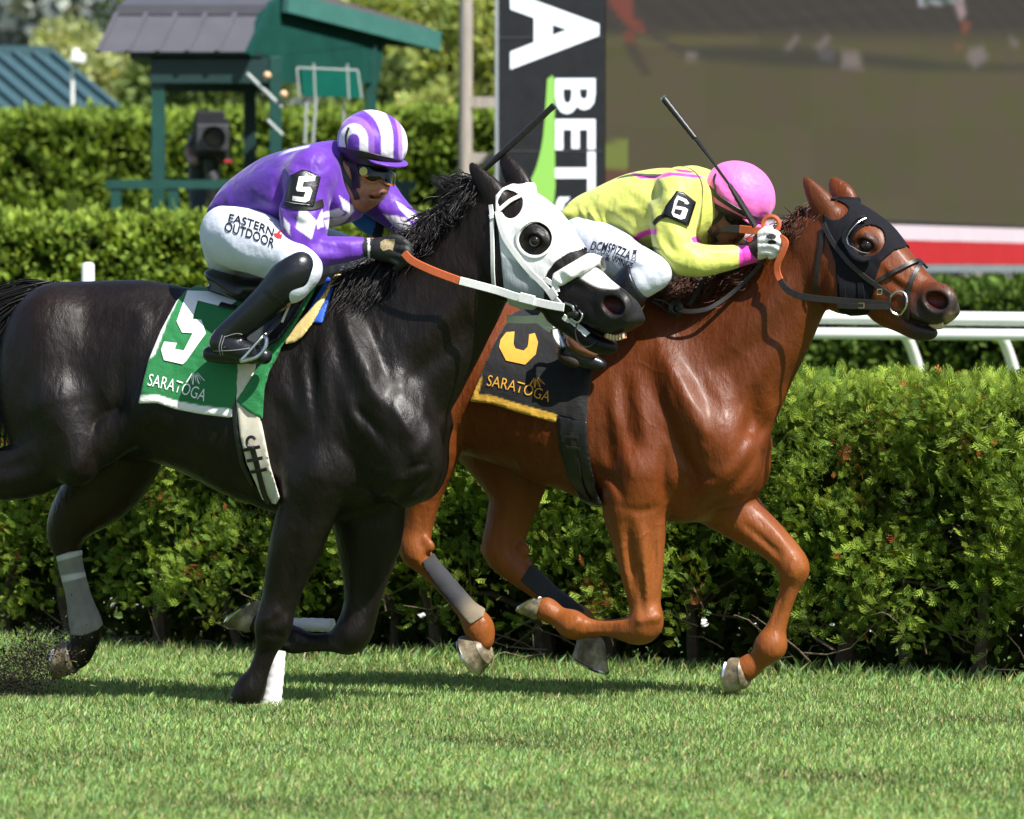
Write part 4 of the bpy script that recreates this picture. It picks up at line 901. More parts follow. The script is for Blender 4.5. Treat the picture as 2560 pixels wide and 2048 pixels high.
    S([(1000, 830), (1080, 760), (1150, 680)], -.006, 22); S([(960, 880), (1060, 830), (1150, 750), (1200, 690)], .006, 26); S([(1010, 960), (1110, 880), (1180, 800)], -.008, 16)
    S([(1170, 660), (1190, 700), (1175, 760), (1190, 830)], .006, 9)
    S([(760, 1250), (735, 1370), (712, 1480)], -.006, 9, hi=-.02); S([(800, 1260), (775, 1370), (740, 1460)], .005, 12, hi=-.02); S([(715, 1270), (690, 1380), (675, 1480)], .005, 12, hi=-.02)
    S([(690, 1530), (660, 1550)], .006, 9, hi=-.02, taper=False); S([(700, 1590), (660, 1585)], -.006, 7, hi=-.02)
    S([(935, 1390), (915, 1500), (900, 1560)], -.008, 8, lo=0, hi=.5); S([(960, 1400), (945, 1480), (920, 1560)], .006, 10, lo=0, hi=.5); S([(885, 1400), (880, 1480), (880, 1550)], .004, 9, lo=0, hi=.5)
    for q_ in ([(865, 900), (880, 950), (874, 1000), (896, 1060)], [(800, 1000), (815, 1060), (806, 1110)], [(960, 1000), (985, 1050), (978, 1100), (1000, 1150)], [(900, 1150), (940, 1175), (980, 1180)], [(1050, 950), (1062, 1000), (1050, 1050)], [(845, 760), (870, 790), (880, 840)], [(930, 780), (945, 830), (940, 880)], [(90, 900), (100, 980), (95, 1040)], [(60, 980), (80, 1040), (110, 1090)]): S(q_, .0032, 5)
    S([(880, 1010), (930, 1060), (960, 1110)], -.010, 9); S([(975, 1000), (1010, 1060), (1030, 1100)], .008, 9); S([(720, 880), (735, 960), (740, 1040)], -.006, 10)
    S([(1000, 1190), (1040, 1165), (1085, 1160)], -.008, 6); S([(1040, 1230), (1062, 1200), (1080, 1160)], -.007, 6)
    for k in range(7): S([(500+k*36, 1000+k*6), (490+k*36, 1080+k*8), (505+k*36, 1160+k*10)], .0025, 9)
    return m
def head_prims(m, hf, d):
    m.loft(d['axis'], d['top'], d['bot'], d['wid'], k=.03, hf=hf, egg=-.08, ck=.02, n=2.3)
    m.limb(d['jaw'], k=.022, hf=hf, sq=1.15)
    cu, cv, cl = d['cheek']; m.ball(cu, cv, cl, 72, 22, 58, ang=-45, k=.03, hf=hf)
    eu, ev, el = d['eye']
    m.ball(eu-4, ev-16, el+.012, 42, 17, 20, ang=-32, k=.025, hf=hf)
    m.ball(eu, ev+3, el-.012, 23, 13, 15, ang=-28, k=.012, op='s', hf=hf)
    m.ball(eu+8, ev+50, el+.035, 70, 14, 16, ang=-42, k=.02, hf=hf)
    nu, nv, nl = d['nostril']; a = d['nang']
    m.ball(nu, nv, nl+.010, 52, 22, 44, ang=a, k=.022, hf=hf); m.ball(nu-4, nv+3, nl-.010, 42, 12, 33, ang=a, k=.010, hf=hf)
    m.ball(nu-6, nv+3, nl-.026, 32, 30, 23, ang=a, k=.006, op='s', hf=hf)
    for q_, a_, s_ in (([(eu-70, ev+70), (eu-30, ev+95), (eu+20, ev+90)], -.004, 10), ([(eu+20, ev+25), (eu+70, ev+75), (eu+120, ev+110)], .005, 7), ([(eu+40, ev+70), (eu+90, ev+110), (eu+140, ev+130)], -.005, 8), ([(eu-40, ev-2), (eu-10, ev-18), (eu+22, ev-6)], .004, 5), ([(eu-20, ev+18), (eu+10, ev+24), (eu+34, ev+14)], -.003, 5), ([(nu-70, nv-10), (nu-44, nv+20), (nu-40, nv+50)], -.004, 7), ([(nu-90, nv+30), (nu-60, nv+55), (nu-20, nv+62)], -.004, 6)): m.stroke(q_, a_, s_)
    for e, s in ((d['ear1'], -1), (d['ear2'], 1)):
        m.limb(e, k=.018, hf=hf, sq=.6, sub=4)
        if not d.get('cup'): continue
        q = [(p[0]+6, p[1], p[2]-.020, p[3]*.5) for p in e[1:-1]]+[(e[-1][0]+9, e[-1][1]+16, e[-1][2]-.012, 2)]
        m.limb(q, k=.006, hf=hf, op='s', sub=3)
def orange_model():
    m = Model(FO); m.gain = 1.5; m.thin = .90
    m.loft(((1080, 960), (1900, 1000)),
           [(960, 860), (1000, 800), (1080, 765), (1180, 750), (1280, 760), (1380, 785), (1460, 788), (1560, 765), (1630, 748), (1690, 760), (1760, 815), (1830, 900), (1890, 1000), (1912, 1090)],
           [(960, 930), (1000, 1040), (1080, 1110), (1180, 1140), (1280, 1175), (1350, 1208), (1410, 1227), (1450, 1243), (1505, 1262), (1600, 1290), (1690, 1306), (1750, 1302), (1820, 1262), (1880, 1190), (1912, 1130)],
           [(960, 960, 45), (1080, 960, 140), (1200, 965, 160), (1320, 970, 165), (1420, 975, 170), (1520, 980, 166), (1620, 985, 152), (1720, 990, 140), (1820, 995, 122), (1880, 1000, 100), (1912, 1000, 65)], egg=-.12)
    m.ball(1090, 930, -.12, 135, 85, 165, k=.06); m.ball(1100, 930, .12, 130, 80, 165, k=.06)
    # near hind (seen behind the dark horse's chest), then far hind
    m.limb([(1080, 980, -.15, 110), (1085, 1120, -.17, 66), (1060, 1230, -.16, 46), (1042, 1320, -.15, 38), (1038, 1375, -.15, 38), (1062, 1410, -.15, 29), (1110, 1460, -.15, 25), (1165, 1525, -.15, 26), (1196, 1566, -.15, 36), (1208, 1602, -.15, 29)], k=.05)
    m.ball(1018, 1366, -.15, 14, 16, 26, k=.02, ang=70); m.ball(1062, 1360, -.18, 20, 12, 30, k=.015, ang=60); m.ball(1196, 1566, -.185, 26, 10, 30, k=.015)
    m.limb([(1180, 1000, .14, 125), (1275, 1150, .15, 100), (1288, 1230, .14, 66), (1270, 1310, .13, 54), (1258, 1375, .13, 50), (1300, 1428, .13, 36), (1352, 1475, .13, 29), (1412, 1520, .13, 26), (1448, 1552, .13, 36), (1472, 1588, .13, 29)], k=.05)
    m.ball(1226, 1378, .13, 18, 18, 28, k=.02, ang=70); m.ball(1300, 1372, .10, 22, 12, 30, k=.015, ang=60)
    # shoulder and chest
    m.limb([(1610, 850, -.07, 70), (1690, 970, -.115, 95), (1780, 1090, -.13, 95), (1825, 1140, -.115, 72)], k=.06, sq=.8)
    m.ball(1600, 1120, -.16, 110, 56, 135, k=.05)
    m.ball(1810, 1170, -.07, 92, 90, 100, k=.04); m.ball(1845, 1150, .09, 84, 84, 110, k=.04)
    # near fore, folded
    m.limb([(1605, 1180, -.15, 92), (1588, 1270, -.145, 80), (1596, 1340, -.14, 66), (1606, 1440, -.135, 48), (1612, 1510, -.13, 37), (1614, 1556, -.13, 42), (1590, 1574, -.13, 36), (1530, 1571, -.13, 23), (1472, 1568, -.13, 23), (1432, 1562, -.13, 36), (1398, 1543, -.13, 25), (1366, 1524, -.13, 31)], k=.05)
    m.ball(1622, 1540, -.165, 22, 12, 34, k=.015, ang=85); m.ball(1592, 1556, -.16, 18, 12, 22, k=.015); m.ball(1640, 1560, -.13, 12, 24, 22, k=.015); m.ball(1432, 1560, -.165, 26, 10, 28, k=.015); m.ball(1416, 1546, -.13, 16, 16, 12, k=.01)
    # far fore, reaching
    m.limb([(1780, 1220, .11, 90), (1850, 1290, .13, 62), (1925, 1350, .13, 44), (1966, 1390, .13, 38), (1984, 1424, .13, 38), (1976, 1462, .13, 27), (1954, 1530, .13, 23), (1935, 1588, .13, 30), (1926, 1616, .13, 39), (1898, 1648, .13, 26), (1866, 1672, .13, 32)], k=.045)
    m.ball(1986, 1418, .10, 20, 14, 30, k=.015, ang=70); m.ball(1966, 1440, .10, 16, 10, 18, k=.012); m.ball(1924, 1616, .095, 26, 10, 30, k=.015); m.ball(1900, 1612, .13, 12, 14, 16, k=.012)
    m.loft(((1640, 1000), (2040, 640)), [(1500, 790), (1620, 752), (1710, 735), (1790, 705), (1870, 655), (1940, 598), (1990, 552), (2040, 524), (2060, 520)],
           [(1780, 1240), (1880, 1130), (1940, 1040), (1975, 960), (2010, 890), (2034, 838), (2056, 788), (2100, 720)],
           [(1590, 1040, 150), (1670, 970, 126), (1760, 890, 104), (1850, 800, 86), (1930, 730, 72), (2000, 670, 62), (2050, 630, 57)], k=.06, egg=-.15)
    head_prims(m, OH, dict(axis=((2030, 610), (2370, 800)),
        top=[(2022, 532), (2050, 512), (2085, 502), (2135, 508), (2176, 530), (2223, 565), (2263, 615), (2290, 650), (2322, 687), (2362, 724), (2386, 750), (2392, 775)],
        bot=[(1990, 620), (2010, 690), (2050, 752), (2100, 784), (2160, 786), (2213, 794), (2250, 806), (2290, 814), (2330, 818), (2360, 812), (2386, 790)],
        wid=[(2000, 600, 55), (2060, 640, 68), (2130, 690, 78), (2180, 710, 66), (2240, 745, 52), (2300, 780, 45), (2350, 800, 48), (2390, 810, 34)],
        jaw=[(2205, 778, .0, 32), (2258, 806, .0, 26), (2298, 824, .0, 25), (2328, 831, .0, 16)],
        eye=(2164, 611, -.098), cheek=(2085, 705, -.075), nostril=(2345, 750, -.058), nang=-16,
        ear1=[(2072, 540, -.062, 28), (2054, 508, -.068, 26), (2034, 480, -.072, 17), (2022, 462, -.075, 9), (2013, 447, -.075, 2)],
        ear2=[(2122, 512, .06, 24), (2108, 488, .066, 24), (2094, 470, .07, 17), (2086, 460, .07, 9), (2083, 450, .07, 2)]))
    S = m.stroke
    S([(1640, 850), (1690, 940), (1740, 1050), (1780, 1100)], .012, 16); S([(1620, 900), (1650, 1000), (1690, 1090)], -.010, 14); S([(1700, 880), (1760, 980), (1800, 1050)], -.008, 16)
    S([(1590, 920), (1600, 1020), (1620, 1120)], .008, 13); S([(1560, 930), (1570, 1050), (1590, 1130)], -.008, 12); S([(1530, 940), (1535, 1040), (1550, 1110)], .006, 12)
    S([(1510, 1060), (1530, 1150), (1560, 1230)], -.010, 16); S([(1665, 1110), (1655, 1190), (1662, 1260)], -.012, 12); S([(1640, 1060), (1700, 1120), (1720, 1200)], -.006, 14)
    S([(1700, 1260), (1760, 1230), (1830, 1165), (1860, 1110)], .007, 14); S([(1720, 1290), (1800, 1245), (1860, 1180), (1890, 1130)], -.009, 10); S([(1880, 1050), (1850, 1120), (1820, 1180)], -.007, 10)
    S([(1760, 900), (1850, 830), (1920, 760), (1980, 690)], .007, 24); S([(1730, 950), (1840, 900), (1930, 830), (2000, 740)], -.007, 18); S([(1800, 1010), (1890, 940), (1960, 850)], .006, 18); S([(1840, 760), (1900, 700), (1960, 640)], -.005, 20)
    S([(1985, 900), (1960, 960), (1930, 1010)], -.006, 9)
    S([(1568, 1290), (1576, 1390), (1592, 1510)], -.014, 7, hi=-.03); S([(1545, 1310), (1556, 1400), (1576, 1510)], .007, 9, hi=-.03); S([(1600, 1300), (1612, 1400), (1616, 1510)], .010, 9, hi=-.03); S([(1634, 1310), (1634, 1400), (1630, 1520)], -.012, 6, hi=-.03); S([(1598, 1400), (1604, 1470), (1606, 1540)], -.012, 5, hi=-.03); S([(1648, 1320), (1648, 1400), (1642, 1500)], .005, 6, hi=-.03); S([(1530, 1262), (1600, 1278), (1655, 1262)], -.006, 7, hi=-.03)
    S([(1630, 1545), (1600, 1552)], .007, 8, hi=-.03, taper=False); S([(1570, 1572), (1500, 1570), (1450, 1570)], -.005, 6, hi=-.03); S([(1445, 1553), (1420, 1572)], .006, 8, hi=-.03, taper=False)
    S([(1850, 1300), (1920, 1360), (1958, 1400)], -.012, 6, lo=.02, hi=.5); S([(1880, 1260), (1940, 1330), (1985, 1390)], .006, 7, lo=.02, hi=.5); S([(1985, 1400), (1975, 1440)], .006, 8, lo=.02, hi=.5, taper=False); S([(1962, 1460), (1948, 1520), (1926, 1585)], -.009, 5, lo=.02, hi=.5)
    S([(1290, 1250), (1275, 1330), (1290, 1390)], -.007, 8, lo=.02, hi=.5); S([(1255, 1300), (1245, 1370)], -.006, 7, lo=.02, hi=.5)
    S([(1075, 1240), (1050, 1330), (1060, 1390)], -.006, 7, hi=-.03); S([(1055, 1380), (1045, 1400)], .006, 8, hi=-.03, taper=False)
    for q_ in ([(1655, 890), (1672, 930), (1668, 980), (1690, 1030)], [(1560, 1000), (1580, 1060), (1572, 1110)], [(1735, 1000), (1760, 1050), (1752, 1100), (1780, 1150)], [(1690, 1150), (1720, 1180), (1750, 1190)], [(1850, 960), (1862, 1010), (1850, 1050)], [(1610, 800), (1640, 830), (1650, 880)], [(1555, 1130), (1580, 1180), (1575, 1230)]): S(q_, .0032, 5)
    S([(1500, 1180), (1540, 1210), (1560, 1260)], -.008, 8); S([(1690, 1210), (1740, 1190), (1800, 1200)], -.008, 7); S([(1890, 960), (1880, 1040), (1850, 1100)], -.010, 12); S([(1920, 990), (1930, 1060), (1900, 1130)], .006, 12)
    for k in range(6): S([(1300+k*34, 1030+k*4), (1290+k*34, 1100+k*8), (1305+k*34, 1170+k*10)], .0025, 9)
    S([(2060, 650), (2050, 740), (2030, 830)], -.006, 10); S([(2250, 786), (2290, 806), (2322, 816), (2352, 820)], -.008, 4, hi=.2, taper=False); S([(2262, 778), (2300, 796), (2345, 806)], .004, 5); S([(2378, 760), (2372, 790), (2356, 806)], .004, 6)
    return m
def black_col(u, v, pl):
    c = np.tile(np.array([.0056, .0036, .0029]), (len(u), 1)).astype(float)
    n = nz(pl, 6.)
    c = c*(1+.25*n)[:, None]
    c += np.array([.017, .0062, .0022])*(sstep(.0, 1., nz(pl, 3.5, 2))*.7)[:, None]
    blaze = poly_sd(u, v, smooth_poly([(1445, 690), (1478, 668), (1512, 684), (1546, 712), (1540, 722), (1500, 719), (1470, 706)]))
    c = lerp3(c, (.75, .74, .72), np.where(pl[:, 2] > 1.2, sstep(4, -4, blaze), 0)) if False else c*(1-sstep(4, -4, blaze))[:, None]+np.array([.78, .76, .73])*sstep(4, -4, blaze)[:, None]
    muz = sstep(95, 40, np.hypot(u-1570, v-800)); c = c*(1-muz)[:, None]+np.array([.016, .015, .016])*muz[:, None]
    nos = sstep(24, 12, np.hypot((u-1530)/1.2, v-764)); c = c*(1-nos)[:, None]+np.array([.05, .008, .010])*nos[:, None]
    return c
def orange_col(u, v, pl):
    base = np.array([.135, .0305, .0046]); c = np.tile(base, (len(u), 1))
    n = nz(pl, 5.); c = c*(1+.18*n)[:, None]
    dk = sstep(.1, .9, nz(pl, 2.2, 5)); c = c*(1-.5*dk)[:, None]
    sh = sstep(1000, 1200, u)*sstep(1200, 900, v)*0; c = c*(1-.2*sh)[:, None]
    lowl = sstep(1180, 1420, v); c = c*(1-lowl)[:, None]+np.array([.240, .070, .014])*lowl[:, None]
    muz = sstep(125, 55, np.hypot((u-2350), (v-800)*1.1)); c = c*(1-muz)[:, None]+np.array([.028, .020, .018])*muz[:, None]
    pk = sstep(22, 8, np.hypot(u-2375, v-795)); c = c*(1-pk)[:, None]+np.array([.30, .18, .13])*pk[:, None]
    ey = sstep(44, 26, np.hypot(u-2166, (v-612)*1.2)); c = c*(1-.75*ey)[:, None]
    nos = sstep(24, 12, np.hypot((u-2340)/1.2, v-751)); c = c*(1-nos)[:, None]+np.array([.10, .012, .012])*nos[:, None]
    return c
def coat_mat(name, rough, spec, sheenw, tint, coat):
    t = NT(name); c = t.attr()
    v = t.coord((14, 14, 60)); n = t.noise(9, 5, .65, v)
    c2 = t.mix(.6, c, t.ramp(n, [(.3, (.66, .66, .66)), (.72, (1.3, 1.3, 1.3))]), 'MULTIPLY')
    t.link(c2, t.b.inputs['Base Color'])
    t.set(Specular_IOR_Level=spec, Sheen_Weight=sheenw, Sheen_Roughness=.4, Sheen_Tint=(*tint, 1), Coat_Weight=coat, Coat_Roughness=.25)
    rn = t.new('ShaderNodeMapRange'); rn.inputs['From Min'].default_value = .3; rn.inputs['From Max'].default_value = .7; rn.inputs['To Min'].default_value = rough-.12; rn.inputs['To Max'].default_value = rough+.20
    t.link(t.noise(6, 5, .7), rn.inputs['Value']); t.link(rn.outputs[0], t.b.inputs['Roughness'])
    w = t.new('ShaderNodeTexNoise'); w.inputs['Scale'].default_value = 3.2; w.inputs['Detail'].default_value = 4; ad = t.new('ShaderNodeVectorMath', operation='MULTIPLY_ADD'); ad.inputs[1].default_value = (.45, .45, .45); t.link(w.outputs[1], ad.inputs[0]); t.link(t.coord((1.15, 1.15, .8)), ad.inputs[2])
    vo = t.new('ShaderNodeTexVoronoi', feature='DISTANCE_TO_EDGE'); vo.inputs['Scale'].default_value = 4.6; t.link(ad.outputs[0], vo.inputs['Vector'])
    vein = t.ramp(vo.outputs['Distance'], [(0, (1, 1, 1)), (.045, (.25, .25, .25)), (.10, (0, 0, 0))]); gate = t.ramp(t.noise(2.6, 3, .5), [(.48, (0, 0, 0)), (.60, (1, 1, 1))])
    vg = t.mix(1., vein, gate, 'MULTIPLY')
    b0 = t.bump(vg, .22, .005)
    b = t.bump(t.noise(11, 5, .62, t.coord((1.2, 1.2, .45))), .55, .022, b0)
    b2 = t.bump(t.noise(38, 4, .6, t.coord((1, 1, .6))), .20, .006, b)
    t.bump(t.noise(60, 4, .8, t.coord((6, 6, 22))), .28, .0016, b2)
    return t.m
M_BLACK = coat_mat('black_coat', .43, .26, .0, (.5, .45, .5), .05)
M_CHEST = coat_mat('chestnut_coat', .44, .30, .0, (.9, .6, .4), .06)
def build_body(model, name, mat, parent, colfn, box, head_x, step=.0088, fine=.0050):
    lo, hi = box
    xs = axis(lo[0], hi[0], step, [(head_x, hi[0], fine)]); ys = np.arange(lo[1], hi[1], step*.95); zs = axis(lo[2], hi[2], step, [(1.25, hi[2], .0068)])
    f = model.field(xs, ys, zs); V, Q = nets(f, xs, ys, zs, 1)
    return emit(model, name, V, Q, mat, parent, colfn)
# ------------------------------------------------------------------ dark horse, number 5
mb = black_model()
HB = thing('race_horse', 'dark bay racehorse in a white hood galloping in front on the turf', 'horse', tuple(FB.O))
body_b = build_body(mb, 'body', M_BLACK, HB, black_col, ((-2.05, -.5, -.03), (1.75, .5, 2.12)), .85)
BV = bvh_of(body_b)
def eye_ball(fr, u, v, lat, r, parent):
    c = Vector(fr.world(u, v, lat)); bm = bmesh.new(); bmesh.ops.create_uvsphere(bm, u_segments=20, v_segments=12, radius=r)
    V = [v_.co+c for v_ in bm.verts]; F = [[v_.index for v_ in f.verts] for f in bm.faces]; bm.free()
    return mesh_np('eye', np.array(V), F, M_EYE, parent, True)
eye_ball(BH, 1338, 603, -.096, .024, HB)
hoof(FB, 'hoof', (184, 1643, .13, 40), (150, 1606), (140, 1699), M_HOOF, M_STEEL, HB)
hoof(FB, 'hoof', (610, 1738, -.10, 35), (578, 1764), (652, 1770), M_HOOF, M_STEEL, HB)
hoof(FB, 'hoof', (636, 1556, .11, 34), (648, 1500), (566, 1566), M_HOOF, M_STEEL, HB)
# teeth showing at the mouth
def teeth(fr, pts, lat, parent, w=.011, h=.02):
    q = cr(pts, 3)
    for i in range(len(q)-1):
        a = Vector(fr.world(*q[i], lat)); b = Vector(fr.world(*q[i+1], lat)); m = MB(); c = (a+b)/2
        m.tube([c+Vector((0, 0, h/2)), c+Vector((0, 0, h*.1)), c-Vector((0, 0, h/2))], [w*.42, w*.52, w*.4], 8); m.build('tooth', M_TEETH, parent, True)
    m = MB(); m.tube([Vector(fr.world(*p, lat+.012)) for p in q], .013, 8); m.build('gum', M_GUM, parent, True)
teeth(BH, [(1516, 838), (1538, 845), (1562, 838)], -.036, HB)
# tail and mane
def tailhair():
    out = []
    for i in range(110):
        t = RNG.random(); P0 = FB.world(140-34*t, 712+28*t, 0); o = RNG.normal(0, 1, 3); k = RNG.random()
        A = FB.world(92-40*t, 738+40*t, 0)+o*.025; B = FB.world(40-60*k, 790+80*t, 0)+o*.05; Cc = FB.world(-10-70*k, 880+130*t, 0)+o*.07; E = FB.world(-40-110*k, 1000+190*RNG.random(), 0)+o*.10
        for _ in range(13):
            s = RNG.normal(0, .010, 3); out.append([P0+s*.8, A+s*1.2, B+s*1.5, Cc+s*1.8, E+s*2.2])
    return out
hairs('tail', tailhair(), M_HAIRB, HB, .0034, 7)
mn = tuft(FB, [(1010, 616, -.02), (1066, 578, -.02), (1118, 526, -.02), (1166, 480, -.02), (1212, 456, -.02)], [(955, 640, -.06), (1015, 606, -.06), (1072, 560, -.05), (1110, 516, -.05), (1146, 482, -.05)], 800, .010, .018, .03, .03)
mn += tuft(FB, [(1010, 618, -.03), (1070, 578, -.03), (1130, 515, -.03), (1205, 462, -.03)], [(985, 660, -.11), (1050, 620, -.11), (1120, 555, -.10), (1180, 505, -.09)], 520, .010, .018, .02, .03)
mn += tuft(FB, [(890, 690, -.03), (945, 660, -.03), (1000, 624, -.03)], [(838, 722, -.14), (868, 754, -.16), (940, 725, -.14)], 620, .012, .022, .03, .03)
mn += tuft(FB, [(1135, 500, 0), (1165, 480, 0), (1190, 468, 0)], [(1098, 446, 0), (1112, 452, -.02), (1134, 462, -.03)], 300, .010, .018, .04, .03)
mn += tuft(FB, [(1050, 588, 0), (1120, 522, 0), (1190, 466, 0)], [(985, 590, -.02), (1060, 520, -.02), (1110, 466, -.02)], 70, .010, .03, .06, .10, lock=8)
hairs('mane', mn, M_HAIRB, HB, .0022, 6)
M_HOODW = NT('white_hood_cloth')
def _hw():
    t = M_HOODW; n = t.noise(30, 4, .6); t.link(t.mix(.5, t.attr(), t.ramp(n, [(.3, (.84, .85, .87)), (.7, (1., 1., 1.))]), 'MULTIPLY'), t.b.inputs['Base Color']); t.set(Roughness=.75, Sheen_Weight=.2, Specular_IOR_Level=.3)
    b1 = t.bump(t.noise(700, 2, .5), .3, .001); t.bump(t.noise(34, 4, .65, t.coord((1, 1, .3))), .5, .008, b1); return t.m
M_HOODW = _hw()
# white hood with eye and ear openings
def head_mirror(model, hf): return (model.fr.loc(hf.O), model.latvec(hf))
hood_out = [(1238, 522), (1238, 490), (1256, 470), (1290, 455), (1350, 470), (1420, 520), (1480, 600), (1478, 622), (1462, 622), (1420, 634), (1388, 655), (1369, 680), (1361, 700), (1361, 750), (1334, 776), (1300, 772), (1272, 762), (1260, 724), (1254, 662), (1247, 583)]
def hood_reg(u, v, pl):
    d = poly_sd(u, v, hood_out)/650
    e = (np.hypot((u-1340)*.98+(v-599)*.1, v-599)-42)/650
    r = poly_sd(u, v, smooth_poly([(1243, 505), (1262, 541), (1284, 545), (1302, 527), (1306, 500), (1292, 484), (1262, 476)], 4))/650
    return np.maximum(d, -np.minimum(e, r))
def hood_col(u, v, pl):
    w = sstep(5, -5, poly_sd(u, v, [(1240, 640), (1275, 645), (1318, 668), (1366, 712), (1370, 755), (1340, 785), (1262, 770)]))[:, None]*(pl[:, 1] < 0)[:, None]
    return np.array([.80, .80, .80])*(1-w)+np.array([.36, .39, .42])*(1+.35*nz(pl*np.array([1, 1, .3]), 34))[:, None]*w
P0 = [mb.P(1225, 440, -.2, BH), mb.P(1490, 790, .2, BH), mb.P(1225, 790, -.2, BH), mb.P(1490, 440, .2, BH)]
bx = (np.min(P0, 0)-.03, np.max(P0, 0)+.03)
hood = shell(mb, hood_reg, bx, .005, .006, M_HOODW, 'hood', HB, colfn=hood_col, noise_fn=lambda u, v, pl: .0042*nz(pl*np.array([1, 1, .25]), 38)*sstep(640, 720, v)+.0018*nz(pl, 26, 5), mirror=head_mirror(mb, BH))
# rim of the eye opening, ear strap
mbx = MB(); ribbon(mbx, lay(BV, [(1340+44*math.cos(t), 599+43*math.sin(t)) for t in np.linspace(.4, 2*math.pi+.4, 17)], .009, 2), .011, .004); o = mbx.build('eye_rim', M_WHITE, hood, True); fixn(o)
strap('ear_strap', lay(BV, [(1251, 528), (1275, 508), (1303, 494)], .012), .017, .003, M_WHITE, hood)
# sheepskin noseband: a fat roll round the nose
def nb_reg(line, half):
    def fn(u, v, pl):
        d = np.full(len(u), 1e9)
        for a, b in zip(line[:-1], line[1:]): d = np.minimum(d, seg_d2(u, v, a, b))
        return (np.sqrt(d)-half)/650
    return fn
nbl = [(1398, 697), (1440, 672), (1492, 642), (1520, 630)]
def nb_field(u, v, pl): d = nb_reg(nbl, 0)(u, v, pl)*650; return .022*np.sqrt(np.clip(1-(d/19)**2, 0, 1))-.022+.0035*nz(pl, 70)+.0025*nz(pl, 160, 2)
P0 = [mb.P(1370, 610, -.2, BH), mb.P(1530, 730, .2, BH), mb.P(1370, 730, -.2, BH), mb.P(1530, 610, .2, BH)]
shell(mb, nb_reg(nbl, 19), (np.min(P0, 0)-.03, np.max(P0, 0)+.03), .004, .026, M_WHITE, 'noseband_roll', HB, noise_fn=nb_field, mirror=head_mirror(mb, BH))
def br(name, pts, wpx, mat, off=.010, th=.003, parent=HB, sub=5): return strap(name, lay(BV, pts, off, sub), wpx/650, th, mat, parent)
BR = br('bridle', [(1247, 530), (1258, 572), (1272, 605), (1313, 662), (1360, 709), (1384, 736), (1408, 762)], 15, M_STRAPW, .014)
br('throat_strap', [(1229, 512), (1232, 545), (1234, 620), (1235, 680), (1238, 718)], 12, M_STRAPW, .006, parent=BR)
br('browband', [(1229, 545), (1238, 541)], 14, M_STRAPW, .012, parent=BR)
br('cheek_buckle', [(1378, 722), (1394, 744)], 24, M_STRAPW, .018, parent=BR)
br('noseband_strap', [(1366, 697), (1392, 716), (1398, 730)], 13, M_STRAPW, .012, parent=BR)
m = MB(); c0 = lay(BV, [(1416, 756), (1434, 764), (1440, 778), (1436, 792)], .012, 4); m.tube([p for p, n in c0], .005, 8); m.build('bit_ring', M_STEEL, BR, True)
m = MB()
for p, n in lay(BV, [(1432, 784), (1444, 784)], .014, 1): m.tube([p-Vector((.012, 0, 0)), p, p+Vector((.012, 0, 0))], [.010, .016, .010], 10)
m.build('bit_rubber', M_LEATHER, BR, True)
br('lip_strap', [(1410, 790), (1440, 815), (1470, 840)], 16, M_STRAPW, .006, parent=BR)
m = MB(); m.tube([p for p, n in free(BH, [(1446, 800, -.07), (1438, 830, -.075), (1448, 860, -.07), (1470, 868, -.06), (1490, 856, -.05)], 4)], .003, 6); m.build('lip_cord', M_STRAPB, BR, True)
m = MB(); m.tube([p for p, n in free(BH, [(1425, 795, -.08), (1445, 806, -.08), (1456, 790, -.08), (1448, 776, -.075)], 4)], .0035, 6); m.build('bit_cheek', M_STEEL, BR, True)
RB = strap('rein', free(FB, [(1010, 632, -.19), (1030, 652, -.20), (1070, 672, -.20), (1110, 688, -.19), (1151, 703, -.185)], 4), 20/650, .004, M_ORANGE, HB)
strap('rein_end', free(FB, [(1150, 702, -.19), (1200, 715, -.185), (1244, 727, -.18), (1300, 745, -.20), (1370, 762, -.22), (1410, 769, -.23)], 4), 20/650, .004, M_STRAPW, RB)
strap('rein_buckle', free(FB, [(1300, 743, -.215), (1336, 752, -.22)], 3), 24/650, .005, M_STRAPW, RB)
strap('far_rein', free(FB, [(1268, 797, .06), (1310, 799, .05), (1350, 798, .05)], 3), 20/650, .004, M_STRAPW, RB)
strap('rein_keeper', free(FB, [(1346, 790, .04), (1366, 806, .04), (1380, 816, .03)], 3), 34/650, .008, M_STRAPW, RB)
m = MB(); m.tube([p for p, n in free(FB, [(1366, 816, .03), (1384, 822, .02), (1400, 818, .01), (1408, 806, 0)], 4)], .0035, 6); m.build('rein_ring', M_STEEL, RB, True)
# bandages
def bandage(model, parent, poly, lats, mat, th=.008, step=.004, stripes=(), wr=.0012, col=None, base=(.20, .19, .165)):
    def cf(u, v, pl):
        c = np.tile(np.array(base), (len(u), 1))*(1+.22*nz(pl, 45)+.12*nz(pl, 130, 4))[:, None]
        for sp, sc in stripes:
            w = sstep(2, -2, poly_sd(u, v, sp))[:, None]; c = c*(1-w)+np.array(sc)*w
        return np.clip(c, .01, .9)
    return shell(model, reg_poly(poly, 0, lats), box_of(model, poly, lats, .03), step, th, mat, 'bandage', parent, cf if col is None else col, noise_fn=lambda u, v, pl: wr*nz(pl*np.array([.3, .3, 1]), 90))
M_BAND = mat_cloth('bandage_cloth', .85, .1, 500, .2)
bandage(mb, HB, [(140, 1391), (170, 1380), (210, 1374), (222, 1440), (242, 1508), (262, 1556), (246, 1574), (206, 1590), (176, 1588), (168, 1530)], (0, .3), M_BAND,
        stripes=[([(140, 1391), (208, 1374), (210, 1386), (140, 1405)], (.48, .48, .47)), ([(150, 1440), (222, 1428), (224, 1440), (150, 1458)], (.48, .48, .47))])
